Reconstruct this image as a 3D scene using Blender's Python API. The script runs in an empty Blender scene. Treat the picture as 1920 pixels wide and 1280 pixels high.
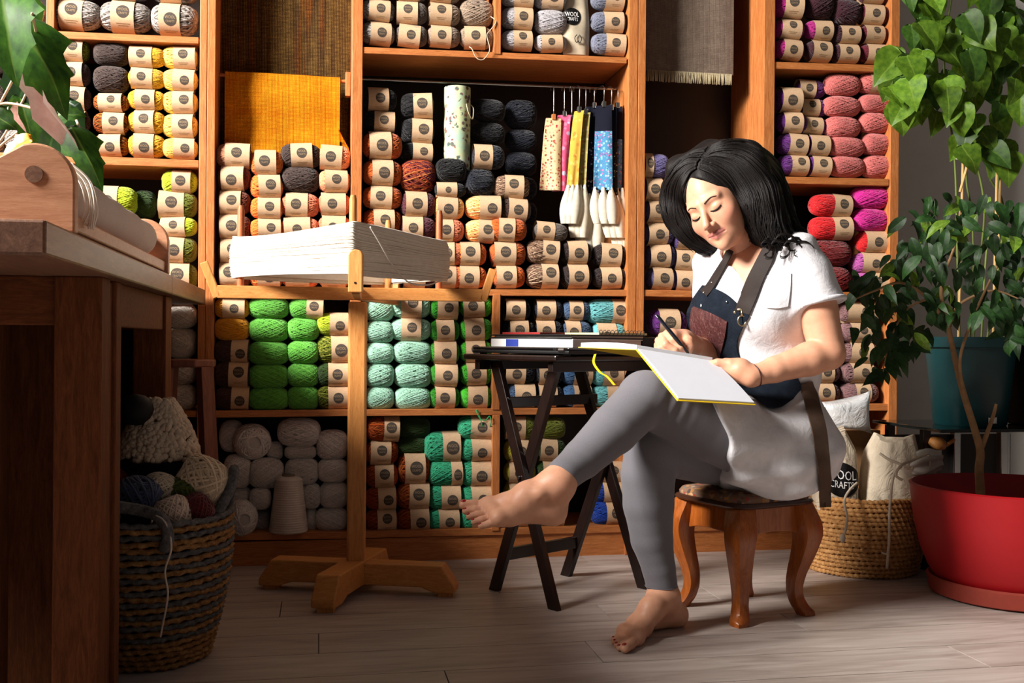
import bpy, bmesh, math, random
import numpy as np
from mathutils import Vector, Matrix, Quaternion

# ------------------------------------------------------------------ camera, light, exposure
SC = bpy.context.scene
COL = SC.collection
F = 1950.0                      # focal length in pixels of the 1920 x 1280 frame
CAMH = 0.72                     # camera height above the floor
ROLL = math.radians(0.45)
TH = math.radians(10.5)         # the room is turned this much against the camera

cd = bpy.data.cameras.new('camera')
cd.sensor_width = 36.0
cd.lens = 36.0 * F / 1920.0
cd.clip_start = 0.02
cam = bpy.data.objects.new('camera', cd)
cam.location = (0, 0, CAMH)
cam.rotation_euler = (Matrix.Rotation(math.radians(90), 4, 'X') @ Matrix.Rotation(ROLL, 4, 'Z')).to_euler()
COL.objects.link(cam)
SC.camera = cam

w = bpy.data.worlds.new('world'); SC.world = w; w.use_nodes = True
bg = w.node_tree.nodes['Background']
bg.inputs[0].default_value = (0.95, 0.85, 0.78, 1); bg.inputs[1].default_value = 0.082

def area_light(name, loc, target, sx, sy, energy, color, spread=180):
    l = bpy.data.lights.new(name, 'AREA'); l.shape = 'RECTANGLE'; l.size = sx; l.size_y = sy
    l.energy = energy; l.color = color; l.spread = math.radians(spread)
    o = bpy.data.objects.new(name, l); o.location = loc
    o.rotation_euler = (Vector(target) - Vector(loc)).to_track_quat('-Z', 'Y').to_euler()
    COL.objects.link(o); return o
# daylight of the window in the left wall
area_light('window_light', (-3.55, 0.62, 3.15), (0.35, 2.75, 0.75), 1.35, 1.35, 800, (1.0, 0.945, 0.88))

SC.view_settings.view_transform = 'Standard'
SC.view_settings.look = 'None'
SC.view_settings.exposure = 0.05
SC.view_settings.gamma = 1.0
SC.view_settings.use_curve_mapping = False

R = random.Random(11)
PI = math.pi

# ------------------------------------------------------------------ pixel -> place
_rm = cam.rotation_euler.to_matrix()
def ray(px, py):
    v = _rm @ Vector(((px - 960.0) / F, (640.0 - py) / F, -1.0))
    return v / v.y
def P(px, py, Z):
    return Vector((0, 0, CAMH)) + ray(px, py) * Z
def floor_at(px, py):
    r = ray(px, py); return Vector((0, 0, CAMH)) + r * (-CAMH / r.z)
def at_height(px, py, z):
    r = ray(px, py); return Vector((0, 0, CAMH)) + r * ((z - CAMH) / r.z)
U = Vector((math.cos(TH), math.sin(TH), 0))            # along the shelves, to the right
V = Vector((-math.sin(TH), math.cos(TH), 0))           # into the shelves
C0 = floor_at(960, 1047)                               # foot of the shelf front
def uv(px, py, off=0.0):
    """the (u, z) on the plane of the shelf fronts moved back by off that the pixel shows"""
    r = ray(px, py); o = Vector((0, 0, CAMH))
    t = (V.dot(C0 - o) + off) / V.dot(r)
    p = o + r * t
    return U.dot(p - C0), p.z
def W(u, v, z):
    return C0 + U * u + V * v + Vector((0, 0, z))

# ------------------------------------------------------------------ colours, materials
def lin(c):
    def f(x):
        x /= 255.0
        return x / 12.92 if x <= 0.04045 else ((x + 0.055) / 1.055) ** 2.4
    return tuple(f(x) for x in c)
def rgba(c): return lin(c) + (1.0,)

class NT:
    def __init__(s, name):
        s.m = bpy.data.materials.new(name); s.m.use_nodes = True
        s.t = s.m.node_tree; s.n = s.t.nodes; s.b = s.n['Principled BSDF']
    def new(s, k, **kw):
        n = s.n.new(k)
        for a, b in kw.items():
            if a == 'inp':
                for i, vv in b.items(): n.inputs[i].default_value = vv
            else: setattr(n, a, b)
        return n
    def link(s, a, b): s.t.links.new(a, b)
    def ramp(s, fac, stops):
        r = s.new('ShaderNodeValToRGB'); e = r.color_ramp.elements
        while len(e) < len(stops): e.new(0.5)
        for q, (p, c) in zip(e, stops): q.position = p; q.color = c
        s.link(fac, r.inputs[0]); return r.outputs[0]
    def coord(s, kind='Object', scale=(1, 1, 1), rot=(0, 0, 0)):
        c = s.new('ShaderNodeTexCoord'); mp = s.new('ShaderNodeMapping')
        mp.inputs['Scale'].default_value = scale; mp.inputs['Rotation'].default_value = rot
        s.link(c.outputs[kind], mp.inputs[0]); return mp.outputs[0]
    def noise(s, vec, scale, detail=4, rough=0.6, dist=0.0):
        n = s.new('ShaderNodeTexNoise'); n.inputs['Scale'].default_value = scale
        n.inputs['Detail'].default_value = detail; n.inputs['Roughness'].default_value = rough
        n.inputs['Distortion'].default_value = dist
        if vec is not None: s.link(vec, n.inputs['Vector'])
        return n.outputs[0]
    def bump(s, h, strength=0.3, dist=0.002):
        b = s.new('ShaderNodeBump'); b.inputs['Strength'].default_value = strength
        b.inputs['Distance'].default_value = dist
        s.link(h, b.inputs['Height']); s.link(b.outputs[0], s.b.inputs['Normal'])
    def col(s, c): s.link(c, s.b.inputs['Base Color'])
    def set(s, rough=0.6, spec=0.4, **kw):
        s.b.inputs['Roughness'].default_value = rough
        s.b.inputs['Specular IOR Level'].default_value = spec
        for k, vv in kw.items(): s.b.inputs[k.replace('_', ' ')].default_value = vv
        return s.m

def plain(name, c, rough=0.6, spec=0.4, vary=0.12, scale=30, bump=0.0, **kw):
    t = NT(name); v = t.coord('Object'); n = t.noise(v, scale, 5)
    a = tuple(x * (1 - vary) for x in lin(c)) + (1,); b = tuple(min(1, x * (1 + vary)) for x in lin(c)) + (1,)
    t.col(t.ramp(n, [(0.3, a), (0.7, b)]))
    if bump: t.bump(n, bump, 0.002)
    return t.set(rough, spec, **kw)

def wood(name, dark, mid, light, scale=(1, 1, 12), rough=0.45, spec=0.4, coord='Object', ring=9.0):
    t = NT(name)
    info = t.new('ShaderNodeObjectInfo')
    c = t.new('ShaderNodeTexCoord'); add = t.new('ShaderNodeVectorMath', operation='ADD')
    sc = t.new('ShaderNodeVectorMath', operation='SCALE'); cmb = t.new('ShaderNodeCombineXYZ')
    for i in range(3): t.link(info.outputs['Random'], cmb.inputs[i])
    t.link(cmb.outputs[0], sc.inputs[0]); sc.inputs['Scale'].default_value = 7.0
    t.link(c.outputs[coord], add.inputs[0]); t.link(sc.outputs[0], add.inputs[1])
    mp = t.new('ShaderNodeMapping'); mp.inputs['Scale'].default_value = scale
    t.link(add.outputs[0], mp.inputs[0])
    n1 = t.noise(mp.outputs[0], ring, 6, 0.6, 1.2); n2 = t.noise(mp.outputs[0], ring * 6, 3, 0.7, 0.4)
    mix = t.new('ShaderNodeMix', data_type='FLOAT'); mix.inputs[0].default_value = 0.35
    t.link(n1, mix.inputs[2]); t.link(n2, mix.inputs[3])
    t.col(t.ramp(mix.outputs[0], [(0.28, rgba(dark)), (0.5, rgba(mid)), (0.72, rgba(light))]))
    t.bump(n2, 0.12, 0.001)
    return t.set(rough, spec)

M = {}
# grain runs along the axis with the small scale
M['case_u'] = wood('orange_pine_along', (140, 78, 36), (184, 112, 60), (210, 142, 86), (1.2, 14, 14))
M['case_z'] = wood('orange_pine_upright', (140, 78, 36), (184, 112, 60), (210, 142, 86), (14, 14, 1.2))
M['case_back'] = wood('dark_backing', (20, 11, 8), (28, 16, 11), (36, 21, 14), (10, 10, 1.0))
M['bench_top'] = wood('bench_slab_wood', (78, 52, 40), (112, 78, 60), (140, 102, 80), (10, 1.2, 10))
M['bench'] = wood('bench_dark_wood', (66, 34, 18), (98, 54, 28), (124, 72, 40), (10, 10, 1.2), rough=0.8, spec=0.15)
M['bench_h'] = wood('bench_dark_wood_across', (66, 34, 18), (98, 54, 28), (124, 72, 40), (1.5, 10, 10), rough=0.8, spec=0.15)
M['swift'] = wood('swift_pine', (176, 108, 50), (206, 138, 72), (226, 162, 96), (12, 12, 1.2), rough=0.5)
M['swift_h'] = wood('swift_pine_along', (176, 108, 50), (206, 138, 72), (226, 162, 96), (1.2, 12, 12), rough=0.5)
M['red_dowel'] = wood('reddish_dowel', (150, 72, 40), (180, 96, 56), (198, 116, 70), (12, 12, 1.2))
M['loom'] = wood('loom_beech', (160, 108, 76), (186, 132, 98), (204, 154, 118), (1.5, 9, 9), rough=0.5)
M['stoolw'] = wood('stool_walnut', (110, 52, 18), (150, 78, 28), (178, 100, 42), (9, 9, 1.2), rough=0.28, spec=0.55)
M['rosewood'] = wood('red_brown_stool_wood', (92, 50, 40), (124, 72, 58), (142, 88, 72), (10, 10, 1.2), rough=0.45)
M['blackwood'] = wood('espresso_wood', (16, 9, 7), (26, 14, 11), (38, 21, 16), (9, 9, 1.2), rough=0.3, spec=0.5)
M['metal'] = plain('steel', (190, 190, 188), 0.25, 0.5, 0.05, Metallic=1.0)
M['dkmetal'] = plain('dark_steel', (60, 58, 58), 0.35, 0.5, 0.05, Metallic=1.0)
M['brass'] = plain('antique_brass', (186, 172, 138), 0.3, 0.5, 0.08, Metallic=1.0)
M['white'] = plain('white_paint', (235, 234, 232), 0.5, 0.3, 0.03)
M['black'] = plain('matt_black', (12, 12, 13), 0.5, 0.3, 0.1)

# ------------------------------------------------------------------ objects
def link(o, parent=None):
    COL.objects.link(o)
    if parent is not None: o.parent = parent
    return o
def tag(o, label=None, cat=None, group=None, kind=None):
    if label: o['label'] = label
    if cat: o['category'] = cat
    if group: o['group'] = group
    if kind: o['kind'] = kind
    return o
def empty(name, loc=(0, 0, 0), rz=0.0):
    o = bpy.data.objects.new(name, None); o.empty_display_size = 0.05
    o.location = loc; o.rotation_euler = (0, 0, rz); COL.objects.link(o); return o

class MB:
    """collects shapes into one mesh"""
    def __init__(s): s.v = []; s.f = []; s.mi = []; s.cur = 0
    def add(s, vs, fs):
        b = len(s.v); s.v += [tuple(x) for x in vs]
        s.f += [tuple(i + b for i in q) for q in fs]; s.mi += [s.cur] * len(fs)
    def hexa(s, c):
        """eight corners, bottom ring then top ring"""
        s.add(c, [(3, 2, 1, 0), (4, 5, 6, 7), (0, 1, 5, 4), (1, 2, 6, 5), (2, 3, 7, 6), (3, 0, 4, 7)])
    def box(s, x0, x1, y0, y1, z0, z1):
        s.hexa([(x0, y0, z0), (x1, y0, z0), (x1, y1, z0), (x0, y1, z0), (x0, y0, z1), (x1, y0, z1), (x1, y1, z1), (x0, y1, z1)])
    def bar(s, a, b, wd, th, up=(0, 0, 1)):
        """rectangular bar from a to b; wd across, th along 'up'"""
        a, b = Vector(a), Vector(b); d = (b - a).normalized(); up = Vector(up)
        x = d.cross(up)
        if x.length < 1e-4: x = d.cross(Vector((0, 1, 0)))
        x.normalize(); y = x.cross(d).normalized()
        c = []
        for p in (a, b):
            for i, j in ((-1, -1), (1, -1), (1, 1), (-1, 1)): c.append(p + x * (i * wd / 2) + y * (j * th / 2))
        s.hexa(c)
    def tube(s, pts, rad, n=8, closed=False, cap=True):
        pts = [Vector(p) for p in pts]; m = len(pts)
        if not hasattr(rad, '__len__'): rad = [rad] * m
        up = None; rings = []
        for i, p in enumerate(pts):
            if closed: d = pts[(i + 1) % m] - pts[i - 1]
            else: d = pts[min(i + 1, m - 1)] - pts[max(i - 1, 0)]
            if d.length < 1e-9: d = Vector((0, 0, 1))
            d.normalize()
            if up is None:
                up = Vector((0, 0, 1)) if abs(d.z) < 0.9 else Vector((1, 0, 0))
            x = up - d * up.dot(d)
            if x.length < 1e-6: x = d.orthogonal()
            x.normalize(); up = x; y = d.cross(x)
            rings.append([p + (x * math.cos(2 * PI * k / n) + y * math.sin(2 * PI * k / n)) * rad[i] for k in range(n)])
        vs = [q for r_ in rings for q in r_]; fs = []
        for i in range(m if closed else m - 1):
            j = (i + 1) % m
            for k in range(n):
                l = (k + 1) % n
                fs.append((i * n + k, i * n + l, j * n + l, j * n + k))
        if cap and not closed:
            fs.append(tuple(range(n - 1, -1, -1))); fs.append(tuple((m - 1) * n + k for k in range(n)))
        s.add(vs, fs)
    def lathe(s, prof, n=32, c=(0, 0, 0), cap=True):
        """prof: (r, z) list"""
        vs = []; fs = []
        for (r_, z) in prof:
            for k in range(n):
                a = 2 * PI * k / n
                vs.append((c[0] + r_ * math.cos(a), c[1] + r_ * math.sin(a), c[2] + z))
        for i in range(len(prof) - 1):
            for k in range(n):
                l = (k + 1) % n
                fs.append((i * n + k, i * n + l, (i + 1) * n + l, (i + 1) * n + k))
        if cap:
            fs.append(tuple(range(n - 1, -1, -1))); b = (len(prof) - 1) * n; fs.append(tuple(b + k for k in range(n)))
        s.add(vs, fs)
    def grid(s, rows, closed_u=False):
        """rows: list of equally long lists of points"""
        m = len(rows[0]); vs = [p for r_ in rows for p in r_]; fs = []
        for i in range(len(rows) - 1):
            for k in range(m if closed_u else m - 1):
                l = (k + 1) % m
                fs.append((i * m + k, i * m + l, (i + 1) * m + l, (i + 1) * m + k))
        s.add(vs, fs)
    def prism(s, poly, a, b):
        """poly: list of 3d points, extruded by the vector b-a"""
        n = len(poly); d = Vector(b) - Vector(a)
        vs = [Vector(p) for p in poly] + [Vector(p) + d for p in poly]
        fs = [tuple(range(n - 1, -1, -1)), tuple(n + k for k in range(n))]
        for k in range(n):
            l = (k + 1) % n; fs.append((k, l, n + l, n + k))
        s.add(vs, fs)
    def mesh(s, name, mats, smooth=False, sharp=None):
        me = bpy.data.meshes.new(name); me.from_pydata([tuple(p) for p in s.v], [], s.f)
        if not isinstance(mats, (list, tuple)): mats = [mats]
        for m_ in mats: me.materials.append(m_)
        me.polygons.foreach_set('material_index', s.mi)
        bm = bmesh.new(); bm.from_mesh(me); bmesh.ops.recalc_face_normals(bm, faces=bm.faces); bm.to_mesh(me); bm.free()
        if smooth:
            me.polygons.foreach_set('use_smooth', [True] * len(me.polygons))
            if sharp is not None: me.set_sharp_from_angle(angle=math.radians(sharp))
        me.update(); return me
    def build(s, name, mats, parent=None, smooth=False, bevel=0.0, sharp=None, loc=None, center=False):
        if center:                                    # origin at the foot of the thing
            a = np.array(s.v); c = Vector(((a[:, 0].min() + a[:, 0].max()) / 2, (a[:, 1].min() + a[:, 1].max()) / 2, a[:, 2].min()))
            s.v = [tuple(Vector(p) - c) for p in s.v]; loc = c
        o = bpy.data.objects.new(name, s.mesh(name, mats, smooth, sharp)); link(o, parent)
        if loc is not None: o.location = loc
        if bevel:
            b = o.modifiers.new('edges', 'BEVEL'); b.width = bevel; b.segments = 2; b.limit_method = 'ANGLE'
        return o

def spline(pts, n=8, closed=False):
    """Catmull-Rom through the points"""
    pts = [Vector(p) for p in pts]; m = len(pts); out = []
    for i in range(m if closed else m - 1):
        if closed: a, b, c, d = (pts[(i + k) % m] for k in (-1, 0, 1, 2))
        else: a, b, c, d = pts[max(i - 1, 0)], pts[i], pts[i + 1], pts[min(i + 2, m - 1)]
        for k in range(n):
            t = k / n
            out.append(0.5 * ((2 * b) + (c - a) * t + (2 * a - 5 * b + 4 * c - d) * t * t + (3 * b - a - 3 * c + d) * t ** 3))
    if not closed: out.append(pts[-1])
    return out

# ================================================================== THE ROOM
floor_m = NT('floor_plank_wood')
_v = floor_m.coord('Object', (1.2, 9, 9)); _i = floor_m.new('ShaderNodeObjectInfo')
_c = floor_m.new('ShaderNodeVectorMath', operation='ADD'); _cm = floor_m.new('ShaderNodeCombineXYZ'); _s = floor_m.new('ShaderNodeVectorMath', operation='SCALE')
for k in range(3): floor_m.link(_i.outputs['Random'], _cm.inputs[k])
floor_m.link(_cm.outputs[0], _s.inputs[0]); _s.inputs['Scale'].default_value = 20
floor_m.link(_v, _c.inputs[0]); floor_m.link(_s.outputs[0], _c.inputs[1])
_n = floor_m.noise(_c.outputs[0], 3.2, 6, 0.55, 0.8)
floor_m.col(floor_m.ramp(_n, [(0.25, rgba((150, 135, 127))), (0.5, rgba((180, 166, 158))), (0.75, rgba((200, 188, 181)))]))
floor_m.bump(_n, 0.08, 0.001); M['floor'] = floor_m.set(0.42, 0.4)
grout = plain('dark_seam', (62, 52, 48), 0.8)

mb = MB(); mb.box(-3.2, 3.6, -4.2, 0.72, -0.05, -0.004)
fl = mb.build('floor', grout, loc=C0); fl.rotation_euler = (0, 0, TH)
tag(fl, 'pale grey-brown wood floor laid in long planks', 'floor', kind='structure')
PW, PL = 0.168, 1.21
pm = {}
def plank_mesh(x0, x1):
    mb = MB(); mb.box(x0, x1, 0.0013, PW - 0.0013, -0.006, 0.0); return mb.mesh('plank', M['floor'])
full = plank_mesh(0.0013, PL - 0.0013)
offs = [0.15, 0.78, 0.42, 1.02, 0.28, 0.66, 0.05, 0.9]
for r_ in range(24):
    y = 0.55 - (r_ + 1) * PW
    x = -3.2 - PL + offs[r_ % 8]
    while x < 3.5:
        if -2.6 < x + PL and x < 2.8:
            o = bpy.data.objects.new('plank', full); link(o, fl); o.location = (x, y, 0)
        x += PL
mwall = NT('plaster_wall'); _n = mwall.noise(mwall.coord('Object'), 6, 6, 0.6)
mwall.col(mwall.ramp(_n, [(0.3, rgba((212, 209, 203))), (0.7, rgba((222, 219, 214)))])); mwall.bump(mwall.noise(mwall.coord('Object'), 90, 3), 0.1, 0.001)
M['wall'] = mwall.set(0.85, 0.2)
def room_box(name, u0, u1, v0, v1, z0, z1, label, mat='wall'):
    mb = MB(); mb.box(u0, u1, v0, v1, z0, z1)
    o = mb.build(name, M[mat], loc=C0); o.rotation_euler = (0, 0, TH)
    return tag(o, label, 'wall', kind='structure')
room_box('wall_back', -2.4, 3.4, 0.40, 0.48, -0.004, 3.4, 'plain grey plaster wall behind the shelves')
# left wall with the window that lets the daylight in (out of the picture)
WU, WV0, WV1, WZ0, WZ1 = -2.46, -2.75, -0.35, 1.35, 3.25
wl = MB()
for (a, b, c, d) in ((-4.2, WV0, -0.004, 3.4), (WV1, 0.40, -0.004, 3.4), (WV0, WV1, -0.004, WZ0), (WV0, WV1, WZ1, 3.4)):
    wl.box(WU - 0.1, WU, a, b, c, d)
o = wl.build('wall_left', M['wall'], loc=C0); o.rotation_euler = (0, 0, TH); tag(o, 'plain grey plaster wall with the window', 'wall', kind='structure')
wf = MB()
for (a, b, c, d) in ((WV0, WV0 + 0.05, WZ0, WZ1), (WV1 - 0.05, WV1, WZ0, WZ1), (WV0 + 0.05, WV1 - 0.05, WZ0, WZ0 + 0.05), (WV0 + 0.05, WV1 - 0.05, WZ1 - 0.05, WZ1)):
    wf.box(WU - 0.09, WU - 0.03, a, b, c, d)
o = wf.build('window_1', M['white'], loc=C0); o.rotation_euler = (0, 0, TH); tag(o, 'white framed window high in the side wall', 'window', kind='structure')
# ------------------------------------------------------------------ the shelving units
DEP = 0.30
def unit(name, label, side_z=2.25):
    r_ = empty(name, C0, TH); return tag(r_, label, 'shelf unit', 'yarn shelving units along the wall')
def upright(root, pxl, pxr, pyt, pyb, nm='side_panel', d0=0.0, d1=DEP, top=None, bot=None):
    """board on edge whose front shows between the two columns of pixels"""
    ua, ub = uv(pxl, 500)[0], uv(pxr, 500)[0]
    zt = top if top is not None else uv((pxl + pxr) / 2, pyt)[1]; zb = bot if bot is not None else uv((pxl + pxr) / 2, pyb)[1]
    mb = MB(); mb.box(ua, ub, d0, d1, zb, zt)
    return mb.build(nm, M['case_z'], root, bevel=0.0015)
def board(root, x0, yt0, yb0, x1, yt1, yb1, nm='shelf_board', d0=0.004, d1=DEP - 0.005):
    a, zt0 = uv(x0, yt0); _, zb0 = uv(x0, yb0); b, zt1 = uv(x1, yt1); _, zb1 = uv(x1, yb1)
    mb = MB(); mb.hexa([(a, d0, zb0), (b, d0, zb1), (b, d1, zb1), (a, d1, zb0), (a, d0, zt0), (b, d0, zt1), (b, d1, zt1), (a, d1, zt0)])
    return mb.build(nm, M['case_u'], root, bevel=0.0015)
def back(root, pxl, pxr):
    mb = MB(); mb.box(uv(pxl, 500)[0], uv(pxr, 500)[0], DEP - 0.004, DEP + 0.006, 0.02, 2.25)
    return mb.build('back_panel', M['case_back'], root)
def plinth(root, x0, x1, y):
    a, z = uv(x0, y); b, _ = uv(x1, y)
    mb = MB(); mb.box(a, b, 0.012, 0.03, 0.0, min(z, uv(x1, y)[1]) + 0.004); return mb.build('plinth', M['case_u'], root)

s1 = unit('shelf_unit', 'orange pine shelving holding grey, yellow and lime yarn, behind the workbench')
upright(s1, -230, -212, 0, 0, top=2.25, bot=0); upright(s1, 371.5, 385, 0, 0, top=2.25, bot=0)
upright(s1, 83, 98, 0, 0, nm='divider', top=2.24, bot=0.1)
board(s1, 98, 57, 71, 372, 69, 81); board(s1, -212, 45, 59, 83, 55, 67)
board(s1, 98, 289, 305, 372, 300, 314); board(s1, -212, 278, 292, 83, 288, 302)
board(s1, 98, 546, 560, 372, 548, 562); board(s1, -212, 546, 560, 83, 546, 560)
board(s1, 98, 772, 784, 372, 770, 782); board(s1, -212, 776, 788, 83, 772, 784)
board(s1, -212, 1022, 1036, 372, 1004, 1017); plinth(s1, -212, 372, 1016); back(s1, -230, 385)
board(s1, -212, -190, -176, 372, -170, -156)

s2 = unit('shelf_unit', 'widest orange pine shelving behind the yarn swift and black folding table')
upright(s2, 385.8, 401, 0, 0, top=2.25, bot=0); upright(s2, 657, 677, 0, 0, nm='divider', top=2.24, bot=0.07)
upright(s2, 1176, 1193, 0, 0, top=2.25, bot=0)
upright(s2, 924, 936, -150, 101, nm='divider'); upright(s2, 925, 939, 551, 768, nm='divider'); upright(s2, 926, 940, 778, 995, nm='divider')
board(s2, 677, 87, 99, 1176, 107, 118); board(s2, 401, 540, 553, 657, 541, 554)
board(s2, 677, 541, 553, 1176, 543, 555); board(s2, 401, 770, 783, 657, 768, 780); board(s2, 677, 768, 780, 1176, 764, 776)
board(s2, 401, 1001, 1014, 657, 997, 1010); board(s2, 677, 996, 1009, 1176, 985, 998)
plinth(s2, 401, 1176, 1000); back(s2, 386, 1193)
board(s2, 401, -160, -148, 657, -155, -143); board(s2, 677, -155, -143, 1176, -140, -128)

s3 = unit('shelf_unit', 'orange pine shelving with pink and purple yarn behind the seated woman')
upright(s3, 1194, 1208, 0, 0, top=2.25, bot=0); upright(s3, 1430, 1450, 0, 0, nm='divider', top=2.24, bot=0.07); upright(s3, 1668, 1684, 0, 0, top=2.25, bot=0)
board(s3, 1450, 115, 128, 1668, 122, 135); board(s3, 1450, 330, 343, 1668, 335, 348); board(s3, 1450, 546, 559, 1668, 548, 560)
board(s3, 1450, 757, 770, 1668, 757, 770); board(s3, 1208, 543, 555, 1430, 547, 560); board(s3, 1208, 764, 776, 1430, 761, 773)
board(s3, 1208, 985, 998, 1668, 975, 988); plinth(s3, 1208, 1668, 988); back(s3, 1194, 1684)
board(s3, 1208, -138, -126, 1430, -130, -118); board(s3, 1450, -128, -116, 1668, -120, -108)

# ================================================================== YARN
def yarn_mat(name, rough=0.9):
    t = NT(name); i = t.new('ShaderNodeObjectInfo'); v = t.coord('Object', (3, 3, 3)); n = t.noise(v, 9, 4, 0.7)
    hsv = t.new('ShaderNodeHueSaturation'); mr = t.new('ShaderNodeMapRange'); mr.inputs[3].default_value = 0.82; mr.inputs[4].default_value = 1.18
    at = t.new('ShaderNodeAttribute'); at.attribute_name = 'strand'; m2 = t.new('ShaderNodeMapRange'); m2.inputs[3].default_value = 0.74; m2.inputs[4].default_value = 1.22
    w9 = t.new('ShaderNodeMath', operation='MULTIPLY'); w9.inputs[1].default_value = 13.7; fr = t.new('ShaderNodeMath', operation='FRACT'); t.link(at.outputs['Fac'], w9.inputs[0]); t.link(w9.outputs[0], fr.inputs[0]); t.link(fr.outputs[0], m2.inputs[0])
    mm = t.new('ShaderNodeMath', operation='MULTIPLY'); t.link(n, mr.inputs[0]); t.link(mr.outputs[0], mm.inputs[0]); t.link(m2.outputs[0], mm.inputs[1]); t.link(mm.outputs[0], hsv.inputs['Value']); t.link(i.outputs['Color'], hsv.inputs['Color'])
    t.col(hsv.outputs[0]); t.bump(t.noise(v, 60, 2), 0.25, 0.004)
    t.b.inputs['Sheen Weight'].default_value = 0.25; t.b.inputs['Sheen Roughness'].default_value = 0.5
    return t.set(rough, 0.15)
M['yarn'] = yarn_mat('wool_yarn')
def multi(name, cols):
    t = NT(name); i = t.new('ShaderNodeObjectInfo'); v = t.coord('Object', (1, 1, 1)); at = t.new('ShaderNodeAttribute'); at.attribute_name = 'strand'
    ad = t.new('ShaderNodeMath', operation='ADD'); t.link(at.outputs['Fac'], ad.inputs[0]); t.link(i.outputs['Random'], ad.inputs[1])
    fr = t.new('ShaderNodeMath', operation='FRACT'); t.link(ad.outputs[0], fr.inputs[0])
    st = [((k + 0.5) / len(cols), rgba(c)) for k, c in enumerate(cols)]
    t.col(t.ramp(fr.outputs[0], st)); return t.set(0.9, 0.15)
MULTI = {
 'autumn': multi('yarn_autumn', [(60, 30, 18), (190, 90, 40), (90, 45, 20), (200, 150, 60), (50, 28, 20)]),
 'rust': multi('yarn_rust', [(120, 50, 20), (190, 80, 30), (90, 35, 18), (170, 90, 40)]),
 'plum': multi('yarn_plum_orange', [(70, 26, 44), (180, 80, 40), (96, 30, 36), (60, 26, 40), (190, 110, 60)]),
 'olive': multi('yarn_olive', [(60, 70, 20), (120, 130, 40), (40, 50, 16), (150, 150, 60)]),
 'greymix': multi('yarn_greymix', [(190, 184, 178), (120, 112, 106), (160, 152, 146), (90, 84, 80)]),
 'cocoa': multi('yarn_cocoa', [(190, 165, 140), (110, 80, 60), (150, 120, 100), (80, 56, 44)]),
 'peach': multi('yarn_peach', [(250, 210, 130), (245, 160, 90), (255, 225, 170), (240, 140, 80)]),
}
kraft = NT('kraft_paper'); _n = kraft.noise(kraft.coord('Object'), 14, 6, 0.7)
kraft.col(kraft.ramp(_n, [(0.3, rgba((192, 158, 124))), (0.7, rgba((212, 180, 146)))])); kraft.bump(_n, 0.06, 0.01); M['kraft'] = kraft.set(0.75, 0.25)
M['stamp'] = plain('stamp_ink', (74, 66, 60), 0.8, 0.2, 0.1, 12)
M['stamp_txt'] = plain('stamp_letters', (158, 134, 104), 0.8, 0.2, 0.05)
M['faint'] = plain('faint_print', (150, 118, 84), 0.8, 0.2, 0.05)

def sup(d, e=3.2):
    """radius of the rounded barrel (axis x) in the direction d"""
    q = math.hypot(d[1], d[2]); x = abs(d[0])
    return 0.5 / ((x ** e + q ** e) ** (1 / e))
def winding(seed, loops=84, seg=30, e=3.2, thick=0.023, tilt=(0.12, 0.62)):
    rr = random.Random(seed); mb = MB(); strand = []
    # the core
    rows = []
    for i in range(9):
        la = PI * i / 8; row = []
        for k in range(20):
            a = 2 * PI * k / 20; d = (math.cos(la), math.sin(la) * math.cos(a), math.sin(la) * math.sin(a)); s_ = sup(d, e) * 0.93
            row.append((d[0] * s_, d[1] * s_, d[2] * s_))
        rows.append(row)
    mb.grid(rows, True); strand += [0.0] * (9 * 20)
    for l in range(loops):
        g = l // 12
        al = 2 * PI * rr.random() if l % 12 == 0 else al + 0.42 + rr.gauss(0, 0.05)
        be = rr.uniform(*tilt) * (1 if g % 2 else -1) if l % 6 == 0 else be + rr.gauss(0, 0.02)
        A = Vector((math.cos(be), math.sin(be) * math.cos(al), math.sin(be) * math.sin(al)))
        B = Vector((0, -math.sin(al), math.cos(al)))
        k0 = 0.945 + 0.05 * (l / loops)
        pts = []
        for s_ in range(seg):
            t = 2 * PI * s_ / seg; d = A * math.cos(t) + B * math.sin(t) * 1.0
            d.normalize(); pts.append(d * sup(d, e) * k0)
        n0 = len(mb.v); mb.tube(pts, thick * rr.uniform(0.8, 1.1), 4, closed=True)
        c = ((l // 4) * 0.137 + (l % 4) * 0.011) % 1.0
        strand += [c] * (len(mb.v) - n0)
    me = mb.mesh('yarn_winding', M['yarn'], smooth=True)
    at = me.attributes.new('strand', 'FLOAT', 'POINT'); at.data.foreach_set('value', strand)
    return me
WIND = [winding(s) for s in (1, 2, 3, 4)]
WIND_FAT = [winding(s, 96, 30, 3.0, 0.021, (0.2, 0.75)) for s in (5, 6, 7)]
WIND_LOOSE = [winding(s, 54, 26, 2.5, 0.032, (0.3, 0.9)) for s in (8, 9)]
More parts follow.
